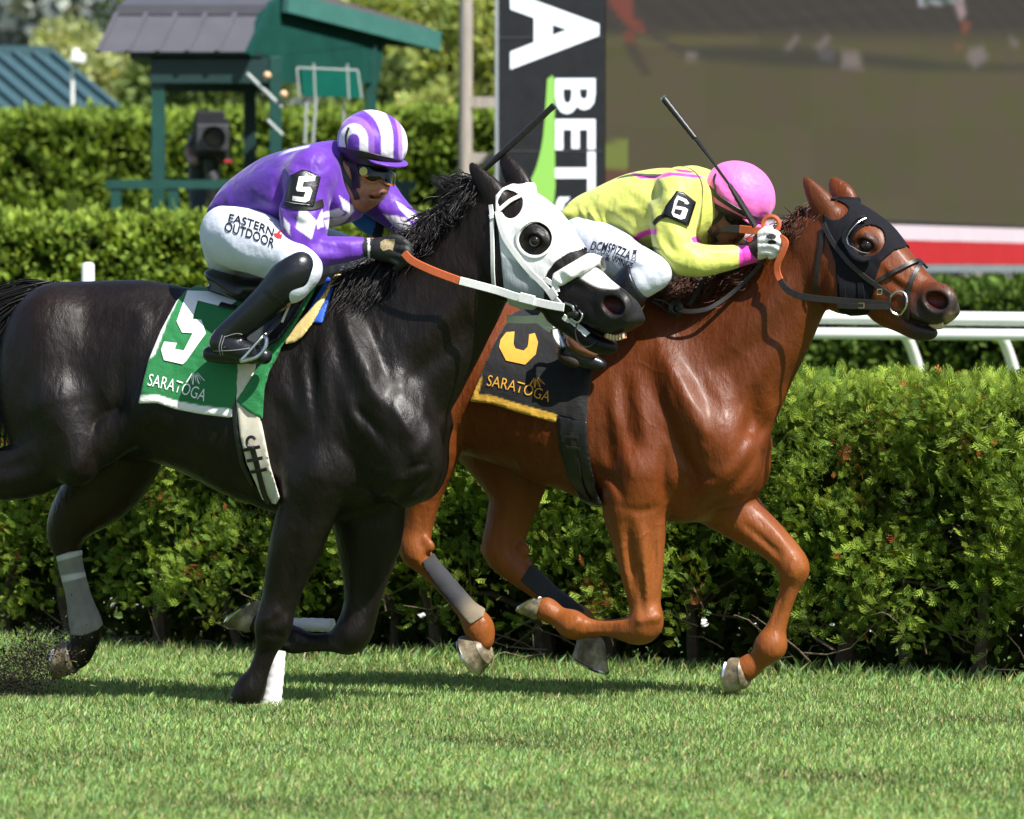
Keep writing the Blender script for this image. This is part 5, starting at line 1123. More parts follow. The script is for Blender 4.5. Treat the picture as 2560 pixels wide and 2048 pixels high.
def white_bandage(parent, pts, lat, rads):
    m = MB(); q = cr([(*p, r) for p, r in zip(pts, rads)], 6)
    P = [FB.world(a, b, lat) for a, b, r in q]; P = [p*(1) for p in P]
    m.tube(P, [r/650*(1+.05*math.sin(i*2.3)) for i, (a, b, r) in enumerate(q)], 18); o = m.build('bandage', M_WHITE, parent, True); o['label'] = 'white leg bandage with dusty wrap'; return o
white_bandage(HB, [(694, 1628), (690, 1680), (682, 1730), (676, 1768)], .02, [20, 21, 24, 27])
white_bandage(HB, [(735, 1562), (780, 1562), (832, 1564)], .20, [17, 17, 17])
# ------------------------------------------------------------------ chestnut horse, number 6
mo = orange_model()
HO = thing('race_horse', 'chestnut racehorse in black blinkers galloping beside the hedge', 'horse', tuple(FO.O))
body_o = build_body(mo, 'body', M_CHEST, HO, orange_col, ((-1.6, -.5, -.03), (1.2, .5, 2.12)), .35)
OV = bvh_of(body_o)
eye_ball(OH, 2166, 614, -.096, .024, HO)
hoof(FO, 'hoof', (1212, 1622, -.15, 37), (1150, 1590), (1200, 1688), M_HOOF, M_STEEL, HO)
hoof(FO, 'hoof', (1477, 1602, .13, 34), (1434, 1638), (1520, 1682), M_HOOF, M_STEEL, HO)
hoof(FO, 'hoof', (1352, 1524, -.13, 30), (1352, 1494), (1294, 1530), M_HOOF, M_STEEL, HO)
hoof(FO, 'hoof', (1862, 1682, .13, 37), (1826, 1644), (1818, 1738), M_HOOF, M_STEEL, HO)
teeth(OH, [(2326, 808), (2342, 816), (2358, 812)], -.036, HO)
mn = tuft(FO, [(1680, 742, 0), (1720, 734, 0), (1770, 716, 0)], [(1618, 712, -.06), (1650, 722, -.08), (1690, 745, -.11)], 420, .012, .022, .05, .06)
mn += tuft(FO, [(1700, 740, 0), (1800, 700, 0), (1900, 632, 0)], [(1660, 772, -.14), (1750, 745, -.14), (1850, 672, -.12)], 620, .010, .018, .02, .05)
mn += tuft(FO, [(1890, 640, 0), (1960, 580, 0), (2035, 527, 0)], [(1835, 668, -.05), (1908, 608, -.05), (1985, 556, -.04)], 520, .010, .015, .03, .06)
mn += tuft(FO, [(1960, 580, 0), (2010, 542, 0), (2050, 520, 0)], [(1945, 612, -.09), (1995, 574, -.09), (2036, 548, -.08)], 300, .010, .012, .04, .05)
hairs('mane', mn, M_HAIRC, HO, .0022, 6)
m = MB()
for k in range(0):
    a = k/8; u = 1962+a*78; v = 583-a*60; p = Vector(FO.world(u, v, -.012)); m.tube([p+Vector((-.012, 0, -.008)), p, p+Vector((.012, 0, .004))], [.008, .017, .008], 8)
# blinkers
bl_out = [(2056, 546), (2060, 522), (2082, 490), (2140, 495), (2180, 520), (2225, 560), (2275, 618), (2262, 619), (2236, 626), (2203, 655), (2188, 699), (2180, 745), (2170, 785), (2130, 792), (2098, 780), (2094, 743), (2088, 655), (2061, 581)]
def bl_reg(u, v, pl):
    d = poly_sd(u, v, bl_out)/650; e = (np.hypot((u-2172)*.97+(v-602)*.12, v-602)-39)/650
    r = poly_sd(u, v, smooth_poly([(2060, 535), (2080, 549), (2100, 547), (2118, 531), (2119, 517), (2102, 505), (2080, 499), (2058, 510)], 4))/650
    return np.maximum(d, -np.minimum(e, r))
P0 = [mo.P(2040, 480, -.2, OH), mo.P(2290, 800, .2, OH), mo.P(2040, 800, -.2, OH), mo.P(2290, 480, .2, OH)]
M_BLINK = mat_plain('black_blinker_cloth', (.007, .007, .010), .85, .25, 60, .35, .002, bscale=500, spec=.2)
blk = shell(mo, bl_reg, (np.min(P0, 0)-.03, np.max(P0, 0)+.03), .004, .006, M_BLINK, 'blinkers', HO, noise_fn=wrinkle(.0012, 40), mirror=head_mirror(mo, OH))
m = MB(); arc = [(2172+46*math.cos(t)-2, 602+46*math.sin(t)) for t in np.linspace(R(75), R(262), 14)]
ribbon(m, [(p+n*.022, (n+Vector((0, 0, 0))).normalized()) for p, n in lay(OV, arc, .004, 2)], .018, .014); o = m.build('eye_cup', M_LEATHER, blk, True); fixn(o)
m = MB(); m.tube([p+n*.034 for p, n in lay(OV, [(2172+37*math.cos(t)-2, 602+37*math.sin(t)) for t in np.linspace(R(78), R(258), 14)], .004, 2)], .0022, 6); m.build('cup_edge', M_STEEL, blk, True)
def br2(name, pts, wpx, mat=M_STRAPB, off=.009, th=.003, parent=None, sub=5): return strap(name, lay(OV, pts, off, sub), wpx/650, th, mat, parent or BO)
BO = br2('bridle', [(2062, 560), (2070, 580), (2090, 614), (2129, 662), (2165, 692), (2200, 718), (2232, 741)], 13, M_STRAPB, .013, parent=HO)
br2('throat_strap', [(2057, 575), (2055, 610), (2049, 650), (2043, 690), (2040, 730)], 12, off=.006)
br2('noseband', [(2190, 706), (2215, 690), (2243, 676), (2275, 661), (2299, 656), (2316, 672)], 11, th=.006)
br2('flash_strap', [(2299, 660), (2285, 690), (2276, 715), (2270, 760), (2273, 806)], 12, th=.006)
m = MB(); pr = lay(OV, [(2248+22*math.cos(t), 756+26*math.sin(t)) for t in np.linspace(0, 2*math.pi, 17)], .014, 2); m.tube([p for p, n in pr], .0045, 8, False); m.build('bit_ring', M_STEEL, BO, True)
m = MB()
for a, b in (((2196, 722), (2208, 722)), ((2208, 722), (2208, 734)), ((2208, 734), (2196, 734)), ((2196, 734), (2196, 722))): m.tube([p for p, n in lay(OV, [a, b], .018, 1)], .003, 6)
m.build('cheek_buckle', M_STEEL, BO, True)
br2('jaw_strap', [(2106, 704), (2108, 730), (2110, 745)], 16, M_BLINK, .010); br2('jaw_strap', [(2152, 706), (2154, 730), (2156, 748)], 17, M_BLINK, .010)
RO = strap('rein', free(FO, [(1934, 592, -.14), (1950, 594, -.17), (1964, 606, -.18), (1957, 630, -.18), (1944, 660, -.175), (1944, 682, -.17), (1951, 700, -.17)], 4), 17/650, .004, M_ORANGE, HO)
strap('rein_end', free(FO, [(1951, 700, -.17), (1960, 716, -.175), (1980, 732, -.18), (2020, 744, -.18), (2100, 752, -.17), (2180, 758, -.17), (2228, 762, -.17)], 4), 17/650, .004, M_STRAPB, RO)
strap('rein_fold', free(FO, [(2094, 764, -.175), (2130, 766, -.18), (2165, 767, -.18), (2226, 768, -.17)], 3), 14/650, .004, M_STRAPB, RO)
m = MB()
for a, b in (((2146, 758), (2160, 758)), ((2160, 758), (2160, 770)), ((2160, 770), (2146, 770))): m.tube([Vector(FO.world(*a, -.195)), Vector(FO.world(*b, -.195))], .002, 6)
m.build('rein_buckle', mat_plain('brass', (.62, .42, .16), .3, .1, 60, 0, metal=1.), RO, True)
strap('upper_rein', free(FO, [(1850, 573, -.14), (1880, 576, -.16), (1912, 578, -.16)], 3), 20/650, .004, M_ORANGE, RO)
strap('upper_rein_end', free(FO, [(1782, 612, -.05), (1786, 590, -.10), (1800, 576, -.13), (1822, 573, -.14), (1852, 573, -.14)], 3), [8/650, 10/650, 14/650, 20/650, 20/650], .003, M_STRAPB, RO)
m = MB(); c = [(Vector(FO.world(1928+19*math.cos(t), 561+19*math.sin(t), -.14)), Vector((math.cos(t), 0, -math.sin(t)))) for t in np.linspace(R(130), R(-200), 22)]
ribbon(m, c, .034, .010); o = m.build('rein_loop', M_ORANGE, RO, True); fixn(o)
strap('lower_rein', free(FO, [(1690, 770, -.2), (1712, 778, -.20), (1740, 778, -.19), (1775, 770, -.17), (1815, 745, -.14), (1850, 715, -.12), (1885, 680, -.12), (1908, 652, -.13)], 4), 12/650, .004, M_STRAPB, RO)
strap('neck_strap', free(FO, [(1765, 690, -.09), (1752, 715, -.11), (1735, 745, -.14), (1722, 765, -.17)], 4), 13/650, .004, M_STRAPB, RO)
m = MB()
for k in range(3):
    m.tube([Vector(FO.world(1690+(16-k*3)*math.cos(t), 772+(20-k*4)*math.sin(t), -.18-.008*k)) for t in np.linspace(0, 2*math.pi, 17)], .0042, 6, False)
m.tube([Vector(FO.world(u, v, l)) for u, v, l in ((1634, 754, -.12), (1650, 762, -.15), (1670, 780, -.17), (1690, 772, -.19))], .004, 6); m.tube([Vector(FO.world(u, v, l)) for u, v, l in ((1636, 748, -.12), (1660, 752, -.15), (1682, 766, -.18))], .004, 6)
m.build('rein_knot', M_STRAPB, RO, True)
def dark_band(dust):
    def cf(u, v, pl):
        c = np.tile(np.array([.030, .031, .036]), (len(u), 1))*(1+.25*nz(pl, 40))[:, None]; w = sstep(*dust, u+v*.7)*(.75+.25*nz(pl, 30, 2)); w = np.clip(w, 0, 1)[:, None]
        return c*(1-w)+np.array([.30, .24, .155])*w
    return cf
bandage(mo, HO, [(1056, 1404), (1085, 1383), (1130, 1430), (1200, 1502), (1214, 1524), (1208, 1542), (1176, 1562), (1150, 1535), (1100, 1480), (1060, 1420)], (-.3, 0), M_BAND, col=dark_band((2185, 2275)))
bandage(mo, HO, [(1300, 1452), (1330, 1410), (1360, 1432), (1462, 1524), (1452, 1545), (1420, 1556), (1350, 1495)], (0, .3), M_BAND, col=dark_band((9000, 9100)))
# ------------------------------------------------------------------ saddle cloths, saddles and girths
M_SILK = mat_cloth('silk', .50, .2, 700, .14, .34, .22)
M_CLOTH = mat_cloth('saddle_cloth', .7, .15, 600, .30, .35, .12)
M_PAD = mat_plain('yellow_foam', (.66, .50, .20), .85, .12, 30, .4, .004)
M_BLUE = mat_plain('blue_cloth', (.02, .10, .55), .6, .1, 50, .2)
M_PRINTW = mat_plain('white_print', (.80, .80, .80), .55, .04, 60, .1, .001)
M_PRINTK = mat_plain('black_print', (.012, .012, .014), .5, .1, 60, .1, .001)
M_GOLD = mat_plain('gold_print', (.72, .36, .045), .55, .1, 60, .1, .001)
def cloth_on(model, hf, fr, poly, name, parent, th, colfn, mat=None, step=.0068, wr=None, inner=.012, sm=0, both=True):
    P = np.array([model.P(p[0], p[1], l) for p in poly for l in (-.38, 0)]); lo, hi = P.min(0)-.05, P.max(0)+.05; hi[1] = .36 if both else -.02
    return shell(model, reg_poly(poly, sm), (lo, hi), step, th, mat or M_CLOTH, name, parent, colfn, inner=inner, noise_fn=wr, mirror=(np.zeros(3), np.array([0, 1., 0])) if both else None)
# --- number 5
SCB = thing('saddle_cloth', 'green saddle cloth with white number 5 on the dark horse', 'saddle cloth', tuple(FB.O), 'numbered saddle cloths')
gpoly = [(346, 1009), (356, 960), (371, 901), (400, 830), (441, 753), (463, 728), (505, 705), (560, 700), (700, 695), (801, 690), (782, 734), (708, 860), (690, 900), (640, 985), (590, 990), (584, 1012), (580, 1045), (504, 1036), (437, 1023), (393, 1008)]
def gcol(u, v, pl):
    c = np.tile(np.array([.012, .165, .045]), (len(u), 1))*(1+.08*nz(pl, 25))[:, None]
    hem = np.full(len(u), 1e9); L = [(340, 1001), (393, 999), (437, 1013), (504, 1026), (590, 1036)]
    for a, b in zip(L[:-1], L[1:]): hem = np.minimum(hem, seg_d2(u, v, a, b))
    w = np.maximum(sstep(13, 10, np.sqrt(hem)), sstep(2, -2, poly_sd(u, v, [(366, 905), (430, 752), (446, 748), (420, 800), (388, 885)])))[:, None]
    return c*(1-w)+np.array([.78, .78, .77])*w
def gwr(u, v, pl): return .004*nz(pl*np.array([1, .6, .5]), 16)+.004*np.sin((u*.8+v*.45)/34.)*sstep(700, 1000, v)+.0045*np.exp(-((u-(590-(v-900)*.5))/16)**2)*sstep(860, 930, v)
sc = cloth_on(mb, None, FB, gpoly, 'cloth', SCB, .016, gcol, wr=gwr); SBV = bvh_of(sc)
five = [(300, 660)]
def c6(pts): return [(300+x/2.695, 660+y/2.695) for x, y in pts]
five = c6([(455, 185), (600, 190), (790, 255), (720, 300), (640, 280), (525, 252), (490, 375), (550, 380), (582, 470), (545, 520), (450, 655), (425, 678), (298, 650), (278, 580), (300, 525), (385, 535), (372, 575), (432, 585), (492, 470), (420, 465), (383, 390)])
decal('number', flat_mesh([five]), SBV, M_PRINTW, SCB, .004)
def emblem(cx, cy, s, bv, mat, par, ang=.22):
    L = []
    for k in range(4):
        a = -.75+k*.42+ang; x1, y1 = cx+math.sin(a)*s*.28, cy+math.cos(a)*s*.28; x2, y2 = cx+math.sin(a)*s, cy+math.cos(a)*s; w = 3.4
        L.append([(x1-.8, y1), (x1+.8, y1), (x2+w*.6, y2+1), (x2-w*.6, y2-1)])
    for k in range(3):
        a = -.54+k*.42+ang; L.append([(cx+math.sin(a-.1)*s*.4, cy+math.cos(a)*s*.4), (cx+math.sin(a+.1)*s*.4, cy+math.cos(a)*s*.4), (cx+math.sin(a+.04)*s*.9, cy+math.cos(a)*s*.9)])
    decal('emblem', flat_mesh(L), bv, mat, par, .004)
decal('lettering', text_px('SARATOGA', [(369, 964), (430, 978), (511, 1004)], 30, bold=-.004), SBV, M_PRINTW, SCB, .004)
emblem(487, 924, 38, SBV, M_PRINTW, SCB)
# --- saddle of the dark horse
SD = thing('racing_saddle', 'small black racing saddle with cream girth on the dark horse', 'saddle', tuple(FB.O), 'racing saddles')
pad = [(842, 682), (826, 700), (808, 735), (775, 775), (745, 808), (714, 845), (712, 861), (736, 857), (757, 842), (784, 806), (810, 756), (832, 708), (856, 684)]
cloth_on(mb, None, FB, [(820, 690), (838, 710), (822, 755), (806, 808), (784, 808), (760, 800), (790, 740)], 'blue_pad', SD, .010, None, M_BLUE)
cloth_on(mb, None, FB, pad, 'foam_pad', SD, .024, None, M_PAD, inner=.006, wr=wrinkle(.0015, 30))
girth = [(700, 740), (672, 772), (660, 830), (642, 905), (632, 960), (642, 1010), (657, 1070), (676, 1165), (700, 1245), (690, 1262), (656, 1250), (640, 1210), (617, 1160), (600, 1090), (590, 1000), (592, 905), (620, 838), (650, 760)]
gir = cloth_on(mb, None, FB, girth, 'girth', SD, .022, None, M_CREAM, inner=.004, wr=wrinkle(.001, 40))
cloth_on(mb, None, FB, [(576, 985), (590, 985), (598, 1080), (612, 1160), (640, 1220), (626, 1215), (600, 1165), (582, 1080)], 'girth_edge', SD, .017, None, M_LEATHER, both=False)
GB = bvh_of(gir)
gs = strap('girth_strap', lay(GB, [(630, 1115), (645, 1170), (660, 1230), (674, 1258)], .004), 15/650, .004, M_LEATHER, SD)
for a, b in (((612, 1124), (652, 1116)), ((620, 1151), (659, 1143)), ((628, 1178), (670, 1171))): strap('girth_tab', lay(GB, [a, b], .010, 2), 9/650, .003, M_LEATHER, SD)
m = MB(); ribbon(m, [(Vector(FB.world(628+10*math.cos(t), 1106+13*math.sin(t), -.30)), Vector((math.cos(t), 0, -math.sin(t)))) for t in np.linspace(R(60), R(330), 12)], .022, .007); o = m.build('girth_loop', M_LEATHER, SD, True); fixn(o)
fl = [(782, 700), (801, 690), (784, 734), (708, 862), (676, 920), (661, 975), (657, 1050), (622, 1030), (588, 1004), (640, 925), (672, 880), (694, 856), (740, 790)]
def fcol(u, v, pl):
    c = np.tile(np.array([.012, .165, .045]), (len(u), 1)); w = sstep(3, 1, np.abs(poly_sd(u, v, fl)+9))*.25; return c*(1+w[:, None])
cloth_on(mb, None, FB, fl, 'cloth_flap', SCB, .029, fcol, wr=lambda u, v, pl: .005*np.sin((u+.45*v)/13.)*sstep(880, 1000, v)+.002*nz(pl, 30), inner=-.016)
sd = Model(FB)
sd.ball(570, 708, -.10, 66, 50, 22, ang=-26, k=.02); sd.ball(590, 728, -.12, 46, 40, 18, ang=-30, k=.02); sd.ball(660, 722, -.02, 150, 95, 26, ang=-2, k=.03); sd.ball(770, 705, 0, 40, 70, 26, k=.03)
xs, ys, zs = axis(*[f(sd.pr[i][j][0] for i in range(4)) for f, j in ((min, 0), (max, 1))], .006), np.arange(-.3, .25, .006), np.arange(1.45, 1.85, .006)
xs = np.arange(sd.P(480, 700)[0], sd.P(840, 700)[0], .006); V, Q = nets(sd.field(xs, ys, zs), xs, ys, zs); emit(sd, 'saddle_seat', V, Q, M_LEATHER, SD)
cloth_on(mb, None, FB, [(650, 740), (770, 705), (780, 722), (740, 790), (695, 852), (668, 866), (650, 862), (668, 800)], 'saddle_flap', SD, .036, None, M_LEATHER, inner=-.016, wr=wrinkle(.002, 30))
for k, (a, b, c, mt) in enumerate((((752, 735, -.285), (712, 790, -.30), (664, 838, -.33), M_STRAPB), ((740, 735, -.29), (700, 795, -.305), (660, 842, -.335), M_LEATHER), ((728, 752, -.295), (716, 780, -.30), (705, 806, -.31), M_CREAM))):
    strap('stirrup_leather', free(FB, [a, b, c], 4), (10, 8, 6)[k]/650, .003, mt, SD)
strap('cloth_tie', lay(SBV, [(552, 764), (575, 770), (592, 772)], .008), 14/650, .004, M_LEATHER, SD)
def stirrup(fr, parent, top, a, b, tread):
    m = MB(); m.tube([Vector(fr.world(*p)) for p in cr([a, top, b], 6)], .0065, 8); m.tube([Vector(fr.world(*p)) for p in tread], .009, 8); return m.build('stirrup', M_STEEL, parent, True)
stirrup(FB, SD, (664, 836, -.335), (604, 900, -.40), (655, 880, -.28), [(602, 902, -.40), (628, 896, -.36), (652, 884, -.28)])
m = MB(); m.tube([Vector(FB.world(*p)) for p in cr([(660, 838, -.37), (667, 850, -.385), (660, 874, -.40), (640, 893, -.41), (606, 903, -.405)], 6)], .0075, 8); m.build('stirrup', M_STEEL, SD, True)
# --- number 6
SCO = thing('saddle_cloth', 'black saddle cloth with orange number 6 on the chestnut horse', 'saddle cloth', tuple(FO.O), 'numbered saddle cloths')
kpoly = [(1174, 1004), (1186, 975), (1205, 930), (1240, 850), (1280, 785), (1340, 755), (1450, 760), (1560, 745), (1590, 760), (1560, 800), (1500, 860), (1486, 910), (1470, 1000), (1466, 1062), (1430, 1050), (1396, 1040), (1391, 1058), (1290, 1030), (1230, 1010)]
def kcol(u, v, pl):
    c = np.tile(np.array([.008, .008, .009]), (len(u), 1)); hem = np.full(len(u), 1e9); L = [(1170, 995), (1230, 1001), (1290, 1020), (1391, 1048)]
    for a, b in zip(L[:-1], L[1:]): hem = np.minimum(hem, seg_d2(u, v, a, b))
    w = np.maximum(sstep(13, 10, np.sqrt(hem))*sstep(1393, 1391, u), sstep(2, -2, poly_sd(u, v, [(1170, 1010), (1184, 970), (1204, 940), (1202, 962), (1192, 1000)])))[:, None]
    return c*(1-w)+np.array([.70, .40, .05])*w
kc = cloth_on(mo, None, FO, kpoly, 'cloth', SCO, .016, kcol, wr=lambda u, v, pl: .003*nz(pl, 18)+.006*np.sin((u+.3*v)/11.)*sstep(1400, 1440, u)); KBV = bvh_of(kc)
six = [(1180+x/4.312, 660+y/4.312) for x, y in [(460, 735), (372, 742), (310, 820), (295, 900), (370, 1045), (575, 1090), (690, 980), (715, 850), (680, 752), (618, 765), (610, 860), (600, 900), (560, 940), (470, 915), (450, 870)]]
decal('number', flat_mesh([six]), KBV, M_GOLD, SCO, .004)
decal('lettering', text_px('SARATOGA', [(1217, 964), (1290, 980), (1372, 1006)], 27, bold=-.004), KBV, M_GOLD, SCO, .004)
emblem(1341, 938, 32, KBV, M_GOLD, SCO)
SO = thing('racing_saddle', 'black racing saddle with black girth on the chestnut horse', 'saddle', tuple(FO.O), 'racing saddles')
giro = cloth_on(mo, None, FO, [(1393, 1040), (1466, 1055), (1474, 1142), (1491, 1227), (1505, 1262), (1480, 1268), (1450, 1250), (1417, 1191), (1398, 1120)], 'girth', SO, .020, None, M_LEATHER, inner=.004, wr=wrinkle(.001, 40))
GO = bvh_of(giro)
strap('girth_strap', lay(GO, [(1430, 1080), (1442, 1150), (1456, 1215), (1475, 1250)], .004), 12/650, .004, M_STRAPB, SO)
for a, b in (((1414, 1091), (1450, 1092)), ((1416, 1116), (1456, 1122))): strap('girth_tab', lay(GO, [a, b], .008, 2), 7/650, .003, M_STRAPB, SO)
cloth_on(mo, None, FO, [(1590, 740), (1618, 736), (1612, 765), (1590, 800), (1560, 830), (1560, 790)], 'foam_pad', SO, .026, None, M_PAD, inner=.004)
cloth_on(mo, None, FO, [(1480, 770), (1600, 770), (1590, 800), (1560, 838), (1500, 850), (1460, 820)], 'saddle_flap', SO, .034, None, M_LEATHER, inner=.004)
so_ = Model(FO); so_.ball(1500, 770, -.02, 130, 95, 26, k=.03); so_.ball(1420, 760, -.03, 60, 80, 22, ang=-24, k=.02)
xs = np.arange(so_.P(1340, 700)[0], so_.P(1650, 700)[0], .007); ys = np.arange(-.3, .25, .007); zs = np.arange(1.4, 1.75, .007); V, Q = nets(so_.field(xs, ys, zs), xs, ys, zs); emit(so_, 'saddle_seat', V, Q, M_LEATHER, SO)
stirrup(FO, SO, (1392, 815, -.30), (1410, 868, -.36), (1432, 862, -.28), [(1408, 868, -.36), (1436, 862, -.28)])
m = MB(); m.tube([Vector(FO.world(*p)) for p in cr([(1387, 812, -.32), (1388, 840, -.335), (1402, 862, -.34), (1420, 868, -.34), (1434, 860, -.33)], 6)], .010, 8); m.build('stirrup', mat_plain('white_iron', (.75, .75, .73), .35, .05, 50, 0), SO, True)
strap('stirrup_leather', free(FO, [(1500, 770, -.28), (1440, 800, -.30), (1392, 815, -.30)], 4), 9/650, .003, M_LEATHER, SO)
# ------------------------------------------------------------------ jockeys
def skin_mat(name, c):
    t = NT(name); n = t.noise(60, 5, .65); t.link(t.mix(1., t.attr(), t.ramp(n, [(.3, (.80, .78, .76)), (.7, (1.15, 1.15, 1.15))]), 'MULTIPLY'), t.b.inputs['Base Color'])
    t.set(Roughness=.48, Subsurface_Weight=.12, Subsurface_Scale=.01); t.b.inputs['Subsurface Radius'].default_value = (1, .35, .2)
    t.bump(t.noise(240, 3, .6), .25, .001); return t.m
M_BREECH = mat_cloth('white_breeches', .62, .12, 800, .18, .4, .12)
M_BOOT = mat_plain('boot_leather', (.008, .009, .012), .30, .3, 14, .3, .006)
M_GLOVE = mat_plain('black_glove', (.010, .010, .011), .6, .3, 60, .4, .002)
M_GLOVEW = mat_plain('white_glove', (.74, .74, .73), .6, .06, 60, .3, .002)
M_LENS = mat_plain('goggle_lens', (.004, .004, .005), .10, .1, 10, 0, spec=.4)
def paint(base, layers, jit=.0):       # colour function: base then polygons / callables
    def fn(u, v, pl):
        c = np.tile(np.array(base, float), (len(u), 1))*(1+jit*nz(pl, 30))[:, None]
        for L in layers:
            poly, colr = L[0], L[1]; lat = L[2] if len(L) > 2 else (-9, .03)
            w = poly(u, v, pl) if callable(poly) else sstep(1.5, -1.5, poly_sd(u, v, poly))
            w = (w*((pl[:, 1] > lat[0]) & (pl[:, 1] < lat[1])))[:, None]; c = c*(1-w)+np.array(colr)*w
        return c
    return fn
def grow(model, name, mat, parent, box, step=.006, col=None, smooth=1, head=None):
    lo, hi = box; xs, ys, zs = [np.arange(lo[i], hi[i], step) for i in range(3)]
    if head is not None:               # coarse body, fine head
        fa = [(head[0][i], head[1][i], .0048) for i in range(3)]; xs, ys, zs = [axis(lo[i], hi[i], .0105, [fa[i]]) for i in range(3)]
    V, Q = nets(model.field(xs, ys, zs), xs, ys, zs, smooth); return emit(model, name, V, Q, mat, parent, col)
def bounds(model, pad=.03):
    return np.min([p[0] for p in model.pr], 0)-pad, np.max([p[1] for p in model.pr], 0)+pad
def fist(model, pts_palm, knuckles, r=11, k=.006, hf=None):   # palm plus four curled fingers and a thumb, each its own chain
    model.limb(pts_palm, k=.015, sub=3, hf=hf)
    for ch in knuckles: model.limb([(p[0], p[1], p[2], p[3]*.80) for p in ch], k=.004, sub=3, hf=hf)
# ================================ jockey in purple
JP = thing('person', 'jockey in purple silks and striped cap crouching on the dark horse', 'person', tuple(FB.O), 'jockeys')
PH = Frame(FB.world(910, 430, 0), 50.0)
b = Model(FB)
def head_p(b):
    b.ball(906, 388, 0, 66, 53, 74, k=.03, hf=PH); b.limb([(927, 438, 0, 50), (924, 468, 0, 43), (914, 490, 0, 30), (911, 499, 0, 22)], k=.03, hf=PH)
    b.limb([(868, 440, -.058, 22), (888, 482, -.045, 18), (908, 502, -.012, 15)], k=.03, hf=PH)
    b.limb([(948, 436, 0, 9), (954, 460, 0, 9), (958, 475, 0, 11.5)], k=.016, hf=PH); b.ball(948, 479, -.015, 10, 7, 7, k=.008, hf=PH); b.ball(958, 480, .013, 9, 7, 7, k=.008, hf=PH)
    b.ball(906, 464, -.048, 24, 14, 18, k=.02, hf=PH, ang=-20); b.ball(948, 466, .045, 22, 14, 18, k=.02, hf=PH)
    b.ball(938, 488, 0, 14, 20, 6.5, k=.006, hf=PH); b.ball(934, 499, 0, 13, 17, 6.0, k=.006, hf=PH); b.limb([(926, 492, -.030, 4.5), (941, 494, -.002, 4), (953, 492, .026, 4.5)], k=.003, op='s', hf=PH)
    b.ball(914, 503, 0, 15, 16, 12, k=.015, hf=PH)
    b.ball(863, 409, -.078, 17, 7, 24, ang=18, k=.012, hf=PH); b.ball(866, 409, -.090, 9, 6, 15, ang=18, k=.006, op='s', hf=PH)
    b.limb([(872, 430, 0, 50), (838, 424, 0, 56), (800, 430, 0, 60)], k=.04)
head_p(b)
b.loft(((560, 540), (860, 420)), [(560, 510), (600, 450), (664, 404), (725, 383), (771, 372), (824, 372), (860, 385)], [(560, 540), (655, 565), (710, 562), (760, 550), (820, 550), (880, 530)], [(560, 520, 85), (650, 490, 110), (750, 460, 128), (830, 430, 108), (870, 420, 60)], k=.05)
b.limb([(778, 440, -.18, 50), (765, 520, -.21, 46), (756, 598, -.24, 42), (774, 632, -.24, 34), (835, 626, -.21, 28), (912, 618, -.16, 21), (945, 620, -.14, 20)], k=.04)
b.limb([(925, 470, .17, 42), (978, 528, .18, 28), (1040, 575, .15, 21), (1086, 598, .12, 18), (1110, 610, .10, 20)], k=.04)
b.limb([(585, 585, -.10, 78), (660, 620, -.22, 60), (730, 654, -.29, 42), (754, 674, -.305, 34), (732, 696, -.32, 36), (690, 740, -.33, 36), (620, 805, -.33, 28), (566, 850, -.33, 26), (600, 880, -.33, 20), (650, 890, -.32, 14)], k=.04)
b.limb([(600, 590, .10, 78), (760, 620, .24, 60), (880, 655, .28, 42), (840, 720, .30, 34), (720, 820, .30, 26)], k=.04)
skin_p = skin_mat('skin', (.42, .185, .105))
def skin_col(base, mouth, nost, stub):
    def fn(u, v, pl):
        c = np.tile(np.array(base), (len(u), 1))*(1+.10*nz(pl, 60))[:, None]; d = np.full(len(u), 1e9)
        for a, b_ in zip(mouth[:-1], mouth[1:]): d = np.minimum(d, seg_d2(u, v, a, b_))
        d = np.sqrt(d); w = sstep(7, 3.5, d)[:, None]; c = c*(1-w)+np.array(base)*np.array([.80, .55, .60])*w; w = sstep(2.4, .8, d)[:, None]*.8; c = c*(1-w)+np.array([.03, .010, .008])*w
        w = sstep(4.5, 2, np.hypot(u-nost[0], v-nost[1]))[:, None]*.8; c = c*(1-w)+np.array([.03, .01, .008])*w  # nostril and mouth crease shade put into the skin colour
        w = sstep(34, 12, np.hypot(u-stub[0], v-stub[1]))[:, None]*.22; return c*(1-w)+np.array([.10, .07, .06])*w
    return fn
for q_, a_, s_ in (([(946, 470), (935, 480), (927, 493)], -.0035, 3.), ([(905, 455), (918, 470), (920, 486)], -.003, 4.), ([(898, 478), (906, 490), (905, 500)], -.0025, 4.), ([(925, 485), (938, 484), (952, 487)], .0025, 2.5)): b.stroke(q_, a_, s_)
hb = [b.P(830, 290, -.1, PH), b.P(1000, 530, .1, PH)]; hb = (np.minimum(*hb)-.05, np.maximum(*hb)+.05)
bo = bounds(b); body_p = grow(b, 'body', skin_p, JP, bo, .0055, skin_col((.42, .185, .105), [(926, 492), (940, 494), (952, 492)], (955, 484), (914, 498)), head=hb)
PBV = bvh_of(body_p)
